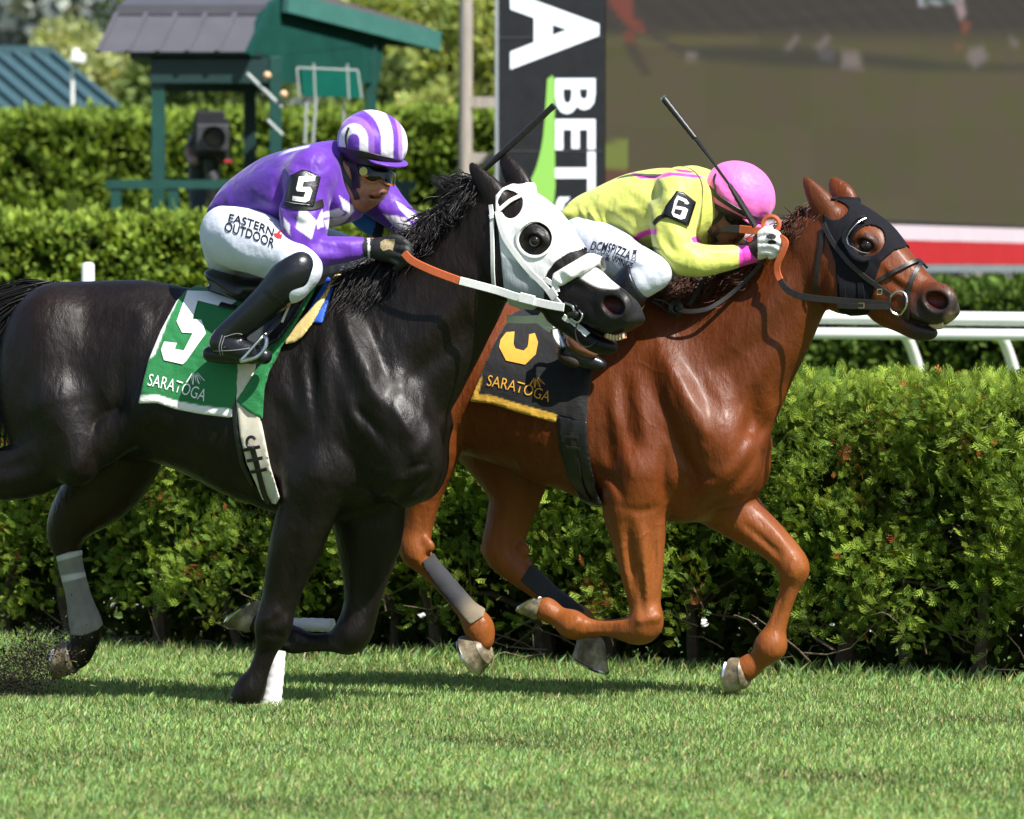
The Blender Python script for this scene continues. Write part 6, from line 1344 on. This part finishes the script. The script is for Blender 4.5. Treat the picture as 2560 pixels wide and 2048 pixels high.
# silks
j = Model(FB)
j.loft(((560, 540), (860, 420)), [(552, 515), (572, 470), (600, 438), (664, 394), (725, 373), (771, 362), (824, 363), (862, 380)], [(556, 545), (600, 556), (655, 580), (712, 580), (760, 574), (830, 568), (890, 548), (905, 520)], [(555, 530, 100), (650, 490, 124), (750, 460, 142), (830, 430, 122), (880, 420, 80)], k=.05)
j.limb([(782, 430, -.16, 64), (765, 500, -.20, 60), (762, 560, -.225, 56), (758, 606, -.245, 48), (782, 632, -.24, 38), (835, 627, -.21, 33), (905, 619, -.165, 25)], k=.045)
j.limb([(915, 462, .16, 60), (960, 508, .18, 46), (1010, 552, .165, 35), (1050, 582, .15, 29), (1088, 600, .13, 24)], k=.045)
j.limb([(820, 418, 0, 62), (852, 412, 0, 57), (868, 420, 0, 54)], k=.03)
S = j.stroke
for q, a, s_ in (([(700, 410), (740, 440), (748, 500)], .010, 12), ([(730, 395), (775, 430), (790, 470)], -.006, 10), ([(690, 460), (720, 500), (730, 560)], -.012, 13), ([(640, 480), (690, 520), (715, 570)], .006, 12),
                 ([(600, 470), (650, 520), (690, 565)], -.004, 12), ([(740, 560), (760, 590), (756, 630)], -.006, 8), ([(750, 580), (790, 600), (840, 612)], .006, 9), ([(775, 600), (830, 622), (890, 625)], -.006, 7), ([(765, 620), (800, 640), (850, 645)], .005, 7),
                 ([(720, 520), (745, 540), (800, 545)], .006, 8), ([(725, 540), (750, 560), (800, 570)], -.006, 7), ([(800, 440), (820, 480), (815, 540)], -.010, 12), ([(840, 470), (850, 520), (880, 545)], .007, 10)): S(q, a, s_, hi=.3)
for k in range(6): S([(880+k*5, 606+k), (882+k*4, 640)], (-1)**k*.004, 3.4, hi=.1)
def fl_(pts, k=2.614, o=(480, 260)): return [(o[0]+x/k, o[1]+y/k) for x, y in pts]
PUR = (.115, .028, .36); WHI = (.74, .72, .78); PURL = (.17, .05, .47)
pcol = paint(PUR, [(fl_([(715, 655), (740, 690), (815, 765), (780, 885), (678, 812), (690, 740)]), WHI), (fl_([(812, 770), (850, 690), (862, 800), (820, 815)]), WHI), (fl_([(846, 715), (960, 680), (1000, 715), (960, 740), (850, 742)]), WHI, (-9, 9)),
    (fl_([(862, 760), (1000, 730), (1050, 660), (1060, 700), (1000, 770), (880, 820)]), WHI, (-9, 9)), (fl_([(960, 600), (1052, 668), (1045, 720), (985, 690), (975, 640)]), WHI, (-9, 9)), (fl_([(1250, 722), (1395, 742), (1452, 812), (1420, 872), (1320, 800)]), WHI, (-9, 9)), (fl_([(1330, 630), (1520, 762), (1430, 760), (1360, 690)]), WHI, (-9, 9)),
    (fl_([(598, 740), (640, 790), (640, 860), (600, 800)]), WHI), (fl_([(480, 352), (640, 296), (770, 268), (760, 285), (640, 312), (530, 358)]), (.55, .66, .80)),
    (lambda u, v, pl: sstep(0, 6, v-(363+(u-600)*.0))*sstep(690, 660, u+(v-480)*.35), (.062, .018, .25))], .10)  # back of the jacket darker: shade away from the sun put into colour
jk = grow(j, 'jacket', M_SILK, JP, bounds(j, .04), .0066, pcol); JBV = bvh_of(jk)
# breeches
q = Model(FB)
q.ball(598, 588, 0, 80, 104, 86, k=.05, ang=-30)
q.limb([(590, 585, -.09, 88), (660, 620, -.20, 74), (728, 650, -.275, 56), (758, 672, -.295, 45), (736, 696, -.31, 46), (722, 712, -.32, 46)], k=.05)
q.limb([(610, 610, .09, 88), (720, 618, .20, 76), (840, 640, .27, 58), (885, 660, .28, 50), (850, 705, .29, 46)], k=.05)
q.ball(590, 650, .02, 66, 90, 56, k=.05, ang=-20)
for p_, a, s_ in (([(540, 560), (580, 620), (640, 660)], .006, 12), ([(560, 540), (620, 580), (700, 600)], -.004, 12), ([(660, 690), (680, 660), (690, 620)], -.006, 8), ([(700, 700), (715, 660), (720, 630)], .006, 8), ([(680, 700), (698, 670), (704, 640)], .005, 6),
                  ([(540, 660), (600, 700), (650, 705)], -.006, 8), ([(520, 600), (540, 670), (600, 700)], .004, 10), ([(740, 660), (760, 690), (760, 720)], -.005, 8), ([(570, 655), (620, 680), (670, 690)], -.009, 9)): q.stroke(p_, a, s_, hi=.1)
for k in range(7): q.stroke([(820+k*12, 640), (828+k*12, 690)], (-1)**k*.004, 5, lo=.1, hi=.6)
WB = (.60, .64, .74)
br_ = grow(q, 'breeches', M_BREECH, JP, bounds(q, .04), .0075, paint(WB, [], .05)); QBV = bvh_of(br_)
decal('lettering', text_px('EASTERN', fl_([(240, 768), (380, 805), (530, 868)]), 19, .012, 8, updir=(.20, -.98)), QBV, M_PRINTK, br_, .0035)
decal('lettering', text_px('OUTDOOR', fl_([(213, 830), (380, 880), (535, 945)]), 23, .012, 8, updir=(.20, -.98)), QBV, M_PRINTK, br_, .0035)
M_FLAME = mat_plain('red_print', (.55, .03, .03), .5, .05, 50, 0)
decal('emblem', flat_mesh([fl_([(535, 850), (545, 868), (575, 888), (560, 860), (560, 848)]), fl_([(558, 845), (568, 875), (585, 885), (585, 862), (572, 850), (592, 828), (570, 832)]), fl_([(590, 880), (580, 862), (598, 828), (588, 850)])], 6), QBV, M_FLAME, br_, .0035)
# boots
def boot(fr, leg, foot, parent, cuff=None):
    m = Model(fr); m.limb(leg, k=.02, sub=5); m.limb(foot, k=.025, sub=4)
    if cuff:                           # straight top edge through two pixels
        p1, p2 = m.P(*cuff[0], leg[0][2]), m.P(*cuff[1], leg[0][2]); e = (p2-p1)/np.linalg.norm(p2-p1); nr = np.cross(e, m.latvec()); c = m.P(leg[2][0], leg[2][1], leg[2][2]); nr = nr if (c-p1) @ nr < 0 else -nr
        m.add(p1-.3, p1+.3, lambda X, Y, Z: -((X-p1[0])*nr[0]+(Y-p1[1])*nr[1]+(Z-p1[2])*nr[2]), .006, 's')
    for i in range(3):
        u, v = leg[-1][0]+12-i*7, leg[-1][1]-2-i*9; m.stroke([(u-34, v+6), (u, v), (u+26, v-20)], -.004, 3.5, taper=True)
    lo, hi = bounds(m, .02); o = grow(m, 'boot', M_BOOT, parent, (lo, hi), .005); return o, m
bt, bm_ = boot(FB, [(752, 664, -.325, 36), (730, 688, -.328, 46), (690, 733, -.332, 42), (640, 779, -.335, 36), (594, 818, -.335, 31), (562, 848, -.335, 31)], [(554, 862, -.335, 31), (600, 874, -.335, 27), (650, 888, -.33, 19), (662, 891, -.33, 16)], JP, ((669, 679), (745, 631)))
m2 = Model(FB); m2.limb([(526, 885, -.335, 20), (580, 890, -.335, 19), (655, 896, -.33, 13)], k=.01, sub=3); grow(m2, 'sole', M_BOOT, bt, bounds(m2, .02), .005)
TB = bvh_of(bt); M_STITCH = mat_plain('stitching', (.30, .30, .30), .7, .1, 50, 0)
for pts in ([(660, 726), (690, 750), (716, 775)], [(664, 722), (694, 746), (720, 771)]): strap('seam', lay(TB, pts, .001), 2.2/650, .0015, M_LEATHER, bt)
for pts in ([(556, 838), (548, 868), (552, 888)], [(562, 840), (554, 868), (558, 888)], [(562, 842), (590, 834), (606, 836)], [(520, 878), (580, 876), (630, 870)]): strap('seam', lay(TB, pts, .001), 1.6/650, .001, M_STITCH, bt)
boot(FB, [(855, 690, .30, 46), (790, 760, .31, 44), (700, 840, .31, 36)], [(690, 850, .31, 32), (760, 880, .31, 22)], JP)
# cap, goggles, harness
hm = Model(FB); hm.ball(931, 356, 0, 91, 80, 76, ang=-14, k=.02, hf=PH)
def cap_reg(u, v, pl): return ((v-(374+(u-843)*.235))/650)
def capcol(u, v, pl):
    d = np.hypot(u-884, np.minimum(v-352, 0)/1.18); c = np.tile(np.array(PUR)*1.15, (len(u), 1)); c[(d > 28)] = c[(d > 28)]*1
    for a, e, cc in ((15, 37, WHI), (37, 52, (.30, .13, .56)), (69, 99, WHI), (112, 122, (.38, .2, .6)), (122, 150, WHI)):
        w = (sstep(a-1.5, a+1.5, d)*sstep(e+1.5, e-1.5, d))[:, None]; c = c*(1-w)+np.array(cc)*w
    return c
lo, hi = bounds(hm, .03)
cap = shell(hm, cap_reg, (lo, hi), .005, .004, M_SILK, 'cap', JP, capcol, inner=.02, noise_fn=wrinkle(.0015, 45)); CBV = bvh_of(cap)
vz = Model(FB); vz.ball(968, 402, 0, 44, 58, 8, ang=-22, k=.01, hf=PH); vz.ball(962, 384, 0, 40, 60, 26, ang=-24, k=.01, hf=PH, op='s'); lo, hi = bounds(vz, .02); grow(vz, 'peak', M_SILK, cap, (lo, hi), .005, solid_color(PUR))
strap('cap_band', lay(CBV, [(848, 372), (880, 378), (920, 386), (965, 397), (1008, 408)], .002), 13/650, .003, M_STRAPB, cap)
m = MB(); m.tube([Vector(FB.world(954, 294, 0)), Vector(FB.world(955, 289, 0)), Vector(FB.world(955, 286, 0))], [.016, .014, .006], 10); m.build('cap_button', M_PRINTW, cap, True)
def onhead(name, pts, w, mat, par, off=.003, bv=None): return strap(name, lay(bv or PBV, pts, off), w/650, .003, mat, par)
lin = Model(FB); lin.ball(926, 372, 0, 84, 73, 66, ang=-14, k=.02, hf=PH)
lo, hi = bounds(lin, .03)
shell(lin, lambda u, v, pl: np.maximum((v-(400+(u-843)*.20))/650, (360-v)/650), (lo, hi), .005, .002, M_STRAPB, 'helmet_liner', cap, None, inner=.03)
onhead('chin_strap', [(858, 384), (850, 410), (862, 438), (885, 475), (893, 498)], 14, M_STRAPB, cap); onhead('chin_strap', [(878, 392), (888, 430), (892, 470)], 26, M_STRAPB, cap)
onhead('cap_string', [(873, 320), (866, 345), (870, 375)], 6, M_STRAPB, cap, .002, CBV)
gg = [(894, 414), (905, 408), (935, 416), (975, 428), (1002, 440), (1000, 458), (988, 466), (968, 462), (951, 449), (940, 456), (918, 452), (901, 440)]
P0 = [b.P(880, 390, -.2, PH), b.P(1030, 480, .2, PH)]; bx = (np.minimum(*[np.array(p) for p in P0])-.08, np.maximum(*[np.array(p) for p in P0])+.08)
gog = shell(b, reg_poly(gg, 3), bx, .004, .016, M_LENS, 'goggles', JP, None, inner=.004, smooth=2); GBV = bvh_of(gog)
M_RIM = mat_plain('goggle_rim', (.42, .13, .03), .35, .2, 40, 0)
strap('rim', lay(GBV, [(900, 438), (920, 452), (938, 455), (950, 450), (966, 459), (984, 464)], .001), 5/650, .003, M_RIM, gog)
onhead('goggle_strap', [(900, 425), (880, 415), (862, 398)], 13, M_STRAPB, gog)
decal('badge', flat_mesh([[(909+10*math.cos(t), 429+11*math.sin(t)) for t in np.linspace(0, 6.28, 18, endpoint=False)]]), GBV, mat_plain('yellow_badge', (.55, .50, .10), .4, .1, 40, 0), gog, .002)
# armband with number
card = fl_([(655, 470), (720, 440), (770, 445), (835, 478), (790, 672), (618, 642)])
ca = slab('arm_number', flat_mesh([card], 12), JBV, M_LEATHER, JP, .008, .003); CBV2 = bvh_of(ca)
def fadd(pl): return pl
decal('number', flat_mesh([fl_([(700, 478), (806, 474), (800, 506), (728, 512), (720, 545), (770, 545), (784, 570), (766, 632), (740, 646), (662, 632), (664, 602), (730, 612), (742, 576), (690, 572), (684, 556)])], 10), CBV2, M_PRINTW, ca, .006)
decal('border', flat_mesh([[p for p in fl_([(628, 640), (788, 664), (786, 668), (626, 645)])]], 10), CBV2, M_PRINTW, ca, .006)
strap('arm_strap', lay(JBV, [(716, 508), (748, 516), (782, 516), (806, 508)], .003), 20/650, .003, M_STRAPB, ca)
# gloves: black, curled round the reins and mane
g1 = Model(FB)
fist(g1, [(935, 620, -.15, 22), (960, 624, -.15, 27), (985, 628, -.15, 27)],
     [[(985, 606, -.165, 13), (1010, 606, -.175, 12.5), (1024, 622, -.165, 11.5), (1014, 636, -.15, 11)], [(985, 620, -.172, 13), (1014, 624, -.18, 12.5), (1024, 640, -.168, 11.5), (1010, 650, -.15, 11)],
      [(982, 634, -.172, 13), (1008, 642, -.176, 12), (1014, 656, -.165, 11), (1000, 662, -.15, 10)], [(976, 646, -.168, 12), (996, 658, -.17, 11), (998, 668, -.16, 10), (988, 670, -.15, 9)], [(962, 604, -.16, 13), (984, 596, -.17, 12), (1004, 598, -.17, 10.5)]])
glv = grow(g1, 'glove', M_GLOVE, JP, bounds(g1, .02), .0038); GL = bvh_of(glv)
cf = Model(FB); cf.limb([(904, 619, -.165, 24.5), (940, 620, -.15, 23)], k=.01, sub=1)
grow(cf, 'cuff', M_CLOTH, JP, bounds(cf, .02), .0045, lambda u, v, pl: np.where((np.abs(u-922) < 2.6)[:, None] | (u > 934)[:, None], np.array([[.7, .7, .7]]), np.array([[.012, .012, .014]])))
decal('glove_badge', flat_mesh([fl_([(1232, 905), (1262, 885), (1325, 882), (1328, 905), (1312, 960), (1290, 950), (1250, 962), (1232, 940)])], 8), GL, mat_plain('badge_print', (.30, .24, .13), .5, .5, 220, 0), glv, .002)
g2 = Model(FB)
fist(g2, [(1098, 604, .11, 24), (1120, 612, .10, 26)], [[(1120, 594, .09, 12), (1142, 600, .08, 11), (1148, 614, .085, 10)], [(1120, 608, .085, 12), (1144, 614, .075, 11), (1148, 628, .08, 10)], [(1118, 622, .085, 12), (1138, 630, .08, 11), (1140, 642, .085, 10)], [(1114, 634, .09, 11), (1128, 644, .085, 10), (1128, 652, .09, 9)], [(1104, 590, .10, 12), (1124, 584, .09, 11)]])
grow(g2, 'glove', M_GLOVE, JP, bounds(g2, .02), .005)
# added strip of a hidden third jockey's sleeve: blue, black and green bands
ab = Model(FB); ab.limb([(900, 540, .24, 26), (940, 566, .25, 27), (985, 590, .24, 22), (1000, 600, .23, 18)], k=.01, sub=3)
grow(ab, 'hidden_rider_sleeve', M_CLOTH, JP, bounds(ab, .02), .006, lambda u, v, pl: np.where((u+v*.25 < 1078)[:, None], np.array([[.03, .22, .62]]), np.where((u+v*.25 < 1104)[:, None], np.array([[.01, .01, .012]]), np.array([[.42, .62, .08]]))))
# ================================ jockey in yellow
JY = thing('person', 'jockey in yellow silks and pink cap crouching on the chestnut horse', 'person', tuple(FO.O), 'jockeys')
YH = Frame(FO.world(1810, 530, 0), 20.0)
b = Model(FO)
b.ball(1826, 492, 0, 74, 54, 64, ang=-35, k=.03, hf=YH); b.limb([(1812, 548, 0, 48), (1822, 572, 0, 38), (1802, 594, 0, 29), (1786, 590, 0, 24)], k=.03, hf=YH)
b.limb([(1776, 540, -.055, 22), (1782, 580, -.045, 18), (1798, 602, -.012, 15)], k=.03, hf=YH)
b.limb([(1850, 560, 0, 8), (1850, 576, 0, 9), (1849, 587, 0, 10)], k=.012, hf=YH); b.ball(1836, 600, 0, 9, 18, 5, k=.01, hf=YH, ang=-30); b.ball(1824, 606, 0, 9, 16, 5, k=.01, hf=YH); b.ball(1806, 604, 0, 16, 17, 12, k=.015, hf=YH)
b.ball(1783, 514, -.078, 16, 7, 24, ang=20, k=.012, hf=YH); b.ball(1785, 514, -.090, 9, 6, 15, ang=20, k=.006, op='s', hf=YH); b.ball(1812, 560, -.045, 22, 12, 18, k=.02, hf=YH)
b.limb([(1800, 520, 0, 50), (1760, 500, 0, 54), (1710, 490, 0, 60)], k=.04)
b.loft(((1440, 560), (1790, 480)), [(1440, 540), (1462, 500), (1500, 480), (1574, 446), (1660, 432), (1734, 442), (1771, 460)], [(1440, 560), (1500, 595), (1563, 600), (1660, 610), (1740, 600), (1790, 550)], [(1440, 550, 80), (1550, 520, 110), (1650, 500, 126), (1740, 490, 106), (1790, 480, 60)], k=.05)
b.limb([(1700, 490, -.18, 48), (1684, 560, -.21, 44), (1690, 615, -.23, 40), (1715, 640, -.23, 34), (1785, 645, -.19, 27), (1850, 637, -.14, 20), (1885, 630, -.12, 18)], k=.04)
b.limb([(1755, 500, .18, 44), (1800, 590, .20, 32), (1870, 630, .12, 22), (1910, 625, .06, 18)], k=.04)
b.limb([(1478, 606, -.09, 64), (1552, 650, -.21, 42), (1612, 672, -.285, 30), (1630, 684, -.295, 27), (1600, 706, -.305, 30), (1520, 790, -.315, 30), (1440, 850, -.32, 26), (1480, 880, -.32, 18)], k=.04)
b.limb([(1480, 600, .10, 76), (1620, 630, .24, 58), (1720, 680, .28, 40), (1660, 740, .29, 34), (1560, 830, .29, 26)], k=.04)
skin_y = skin_mat('brown_skin', (.20, .085, .048))
hb = [b.P(1740, 400, -.1, YH), b.P(1920, 640, .1, YH)]; hb = (np.minimum(*hb)-.05, np.maximum(*hb)+.05)
yb = grow(b, 'body', skin_y, JY, bounds(b), .0055, skin_col((.20, .085, .048), [(1826, 602), (1834, 603), (1842, 598)], (1846, 592), (1806, 600)), head=hb); YBV = bvh_of(yb)
j = Model(FO)
j.loft(((1440, 560), (1790, 480)), [(1428, 548), (1438, 508), (1456, 488), (1493, 470), (1574, 434), (1660, 420), (1734, 430), (1776, 452)], [(1430, 555), (1470, 590), (1500, 606), (1563, 618), (1660, 634), (1740, 630), (1800, 580), (1815, 540)], [(1432, 550, 98), (1550, 520, 124), (1650, 500, 140), (1740, 490, 120), (1790, 480, 78)], k=.05)
j.limb([(1702, 480, -.16, 64), (1686, 540, -.20, 58), (1684, 600, -.225, 52), (1700, 638, -.235, 44), (1740, 652, -.23, 38), (1790, 649, -.19, 33), (1850, 640, -.14, 26)], k=.045)
j.limb([(1752, 492, .16, 60), (1796, 580, .19, 44), (1850, 628, .14, 30), (1890, 630, .09, 24)], k=.045)
j.limb([(1730, 480, 0, 66), (1765, 488, 0, 58), (1782, 500, 0, 54)], k=.03)
for p_, a, s_ in (([(1460, 520), (1500, 560), (1520, 600)], .008, 9), ([(1490, 520), (1540, 560), (1560, 610)], -.008, 9), ([(1530, 530), (1570, 560), (1590, 600)], .007, 8), ([(1560, 520), (1610, 570), (1620, 610)], -.006, 9), ([(1440, 530), (1460, 570), (1490, 590)], -.006, 6),
                  ([(1610, 430), (1640, 480), (1640, 540)], -.010, 12), ([(1640, 440), (1672, 480), (1680, 530)], .008, 12), ([(1590, 470), (1630, 520), (1640, 580)], .006, 9), ([(1500, 540), (1570, 520), (1620, 520)], .004, 6), ([(1660, 590), (1680, 620), (1720, 640)], -.007, 8), ([(1670, 570), (1720, 600), (1780, 630)], .006, 9), ([(1730, 620), (1790, 640), (1840, 645)], -.005, 6), ([(1640, 580), (1650, 620), (1680, 655)], .005, 8),
                  ([(1740, 450), (1760, 500), (1750, 560)], -.010, 10), ([(1770, 500), (1780, 550), (1770, 600)], .006, 8)): j.stroke(p_, a, s_, hi=.3)
for k in range(7): j.stroke([(1450+k*13, 520+k*4), (1475+k*13, 575+k*4)], (-1)**k*.0035, 4.5)
def f4(pts): return fl_(pts, 2.695, (1400, 220))
YEL = (.57, .61, .13); PNK = (.72, .05, .42)
def ringp(c, r0, r1): return lambda u, v, pl: sstep(r0-1.5, r0+1.5, np.hypot(u-c[0], v-c[1]))*sstep(r1+1.5, r1-1.5, np.hypot(u-c[0], v-c[1]))
ycol = paint(YEL, [(lambda u, v, pl: ringp((1636, 646), 60, 74)(u, v, pl)*(u < 1642), PNK), (f4([(470, 570), (500, 570), (560, 590), (640, 590), (740, 568), (900, 580), (990, 606), (900, 606), (760, 590), (660, 612), (540, 612)]), PNK), (f4([(760, 545), (850, 552), (900, 562), (890, 574), (800, 566)]), (.45, .03, .25)),
    (f4([(880, 1010), (920, 995), (960, 1040), (900, 1045)]), PNK, (-9, 9)), (lambda u, v, pl: sstep(1845, 1850, u)*sstep(600, 610, v), PNK, (-.2, 9)),
    (f4([(500, 1060), (560, 1050), (580, 1080), (640, 1070), (680, 1090), (560, 1095)]), (.03, .09, .03))], .06)
jk = grow(j, 'jacket', M_SILK, JY, bounds(j, .04), .0066, ycol); YJ = bvh_of(jk)
q = Model(FO)
q.ball(1478, 596, 0, 82, 106, 80, k=.05, ang=-30)
q.limb([(1480, 606, -.09, 82), (1550, 646, -.21, 58), (1612, 668, -.285, 43), (1640, 682, -.295, 38), (1612, 698, -.302, 40), (1596, 706, -.305, 40)], k=.04)
q.limb([(1490, 610, .09, 84), (1620, 640, .20, 70), (1700, 680, .27, 54), (1715, 700, .28, 46)], k=.05)
for p_, a, s_ in (([(1500, 660), (1530, 700), (1530, 730)], -.006, 7), ([(1530, 660), (1560, 700), (1560, 720)], .006, 7), ([(1556, 670), (1580, 700), (1580, 720)], -.006, 6), ([(1490, 620), (1560, 640), (1640, 670)], .004, 10), ([(1600, 660), (1640, 690), (1620, 720)], -.004, 8)): q.stroke(p_, a, s_, hi=.1)
br_ = grow(q, 'breeches', M_BREECH, JY, bounds(q, .04), .0075, paint(WB, [], .05)); QY = bvh_of(br_)
decal('lettering', text_px('DCMSPIZZA', f4([(208, 1092), (340, 1108), (470, 1160)]), 22, .010, 8, updir=(.28, -.96)), QY, M_PRINTK, br_, .0035)
decal('lettering', text_px('.COM', f4([(512, 1180), (522, 1098)]), 11, .006, 8), QY, M_PRINTK, br_, .0035)
decal('lettering', text_px('E & WINGS', f4([(275, 1150), (380, 1180), (490, 1220)]), 15, .012, 8, updir=(.22, -.97)), QY, M_PRINTK, br_, .0035)
bt2, _ = boot(FO, [(1606, 690, -.300, 37), (1590, 708, -.305, 48), (1558, 745, -.31, 46), (1505, 795, -.30, 40), (1444, 850, -.30, 33), (1424, 876, -.30, 30)], [(1424, 880, -.30, 27), (1456, 896, -.30, 23), (1502, 912, -.29, 15)], JY, ((1588, 674), (1617, 738)))
m2 = Model(FO); m2.limb([(1412, 892, -.32, 18), (1440, 905, -.32, 16)], k=.01, sub=3); grow(m2, 'sole', mat_plain('tan_sole', (.025, .016, .012), .6, .2, 30, .2), bt2, bounds(m2, .02), .005)
hm = Model(FO); hm.ball(1849, 486, 0, 92, 80, 78, ang=-32, k=.02, hf=YH)
lo, hi = bounds(hm, .03)
cap = shell(hm, lambda u, v, pl: (v-(496+(u-1762)*.50))/650, (lo, hi), .005, .004, M_SILK, 'cap', JY, solid_color((.78, .16, .50)), inner=.02, noise_fn=wrinkle(.0012, 45)); CY = bvh_of(cap)
strap('cap_band', lay(CY, [(1772, 470), (1800, 496), (1840, 522), (1880, 543), (1910, 553)], .002), 13/650, .003, M_STRAPB, cap)
strap('cap_string', lay(CY, [(1790, 436), (1786, 456), (1792, 486)], .002), 5/650, .003, M_STRAPB, cap)
vz = Model(FO); vz.ball(1888, 556, 0, 40, 62, 7, ang=-32, k=.01, hf=YH); vz.ball(1884, 532, 0, 40, 60, 24, ang=-32, k=.01, hf=YH, op='s'); lo, hi = bounds(vz, .02); grow(vz, 'peak', M_SILK, cap, (lo, hi), .005, solid_color((.78, .16, .50)))
lin = Model(FO); lin.ball(1842, 498, 0, 86, 73, 66, ang=-32, k=.02, hf=YH); lo, hi = bounds(lin, .03)
shell(lin, lambda u, v, pl: np.maximum((v-(516+(u-1762)*.46))/650, (460-v)/650), (lo, hi), .005, .002, M_STRAPB, 'helmet_liner', cap, None, inner=.03)
strap('chin_strap', lay(YBV, [(1772, 500), (1766, 530), (1772, 570), (1790, 604)], .003), 13/650, .003, M_STRAPB, cap); strap('chin_strap', lay(YBV, [(1800, 510), (1800, 540), (1776, 562)], .003), 12/650, .003, M_STRAPB, cap)
gg = [(1808, 524), (1822, 520), (1850, 536), (1872, 556), (1862, 574), (1846, 572), (1828, 562), (1812, 546)]
P0 = [b.P(1780, 490, -.2, YH), b.P(1900, 600, .2, YH)]; bx = (np.minimum(*[np.array(p) for p in P0])-.08, np.maximum(*[np.array(p) for p in P0])+.08)
gog = shell(b, reg_poly(gg, 3), bx, .004, .016, M_LENS, 'goggles', JY, None, inner=.004, smooth=2)
strap('goggle_strap', lay(YBV, [(1812, 536), (1795, 520), (1776, 500)], .003), 12/650, .003, M_STRAPB, gog)
card = f4([(718, 800), (782, 700), (830, 708), (905, 770), (855, 935), (700, 862)])
ca = slab('arm_number', flat_mesh([card], 12), YJ, M_LEATHER, JY, .008, .003); CB3 = bvh_of(ca)
decal('number', flat_mesh([[f4([(790, 728), (848, 752), (866, 778), (856, 786), (836, 782), (838, 772), (796, 752), (790, 766), (780, 796), (838, 806), (858, 820), (838, 880), (812, 888), (764, 868), (752, 842), (772, 760)]), f4([(776, 816), (768, 846), (808, 862), (824, 826)])]], 10), CB3, M_PRINTW, ca, .006)
strap('arm_strap', lay(YJ, [(1636, 560), (1648, 546), (1672, 536)], .003), 12/650, .003, M_STRAPB, ca)
cf = Model(FO); cf.limb([(1850, 641, -.14, 26), (1884, 634, -.125, 23)], k=.01, sub=1); grow(cf, 'cuff', M_SILK, JY, bounds(cf, .02), .0045, solid_color(PNK))
g1 = Model(FO)
fist(g1, [(1884, 630, -.12, 21), (1905, 618, -.13, 26), (1918, 606, -.13, 25)],
     [[(1900, 588, -.155, 12), (1926, 582, -.165, 12), (1944, 588, -.165, 11), (1940, 598, -.15, 10)], [(1904, 602, -.165, 12), (1932, 598, -.175, 12), (1948, 606, -.17, 11), (1940, 614, -.15, 10)],
      [(1904, 616, -.165, 12), (1932, 614, -.172, 11.5), (1944, 622, -.165, 10.5), (1936, 630, -.15, 10)], [(1902, 630, -.16, 11), (1926, 630, -.165, 10.5), (1936, 637, -.155, 9.5), (1926, 642, -.145, 9)], [(1892, 596, -.15, 12), (1908, 578, -.155, 11), (1926, 572, -.15, 10)]])
grow(g1, 'glove', M_CLOTH, JY, bounds(g1, .02), .004, lambda u, v, pl: np.where(((u < 1894)[:, None]) | (((np.hypot((u-1928)/1.9, (v-592)) < 7) | (np.hypot((u-1930)/2.0, (v-606)) < 6))[:, None]), np.array([[.012, .012, .013]]), np.array([[.76, .76, .75]])))
g2 = Model(FO); fist(g2, [(1905, 626, .06, 22), (1925, 612, .05, 24)], [[(1920, 596, .04, 12), (1942, 596, .03, 11), (1950, 606, .04, 10)], [(1922, 608, .035, 12), (1946, 612, .025, 11), (1950, 622, .04, 10)], [(1922, 620, .04, 11), (1942, 626, .03, 10), (1942, 634, .04, 9)], [(1918, 630, .045, 10), (1934, 638, .04, 9)], [(1908, 600, .06, 11), (1928, 586, .05, 10)]])
grow(g2, 'glove', M_GLOVEW, JY, bounds(g2, .02), .005)
# whips, held in the hands
def whip(fr, label, butt, grip, mid, tip, parent=None):
    o = thing('whip', label, 'whip', tuple(fr.world(*grip)), 'riding whips')
    B, G, M_, T = [Vector(fr.world(*p)) for p in (butt, grip, mid, tip)]
    m = MB(); n = 14; m.tube([B+(G-B)*t for t in np.linspace(0, 1, n)], [.0135-.002*t+.0012*(i % 2) for i, t in enumerate(np.linspace(0, 1, n))], 10); m.build('handle', M_STRAPB, o, True)
    m = MB(); m.tube([G+(M_-G)*t for t in np.linspace(-.05, 1, 8)], [.008-.003*t for t in np.linspace(0, 1, 8)], 8); m.build('shaft', M_LEATHER, o, True)
    m = MB(); n = 16; m.tube([M_+(T-M_)*t for t in np.linspace(-.05, 1, n)], [.007+.005*min(1, t*3)+.0012*(i % 2) for i, t in enumerate(np.linspace(0, 1, n))], 8); m.build('popper', M_STRAPB, o, True)
    m = MB(); m.tube([B+(B-G).normalized()*.004, B+(B-G).normalized()*.010], [.0145, .0125], 10); m.build('end_cap', M_STEEL, o, True)
whip(FO, 'black whip pointing up above the pink cap', (1661, 248, -.20), (1738, 346, -.20), (1826, 466, -.20), (1888, 566, -.19))
whip(FB, 'black whip behind the ears of the dark horse', (1040, 585, .06), (1120, 500, .06), (1180, 452, .06), (1385, 264, .06))
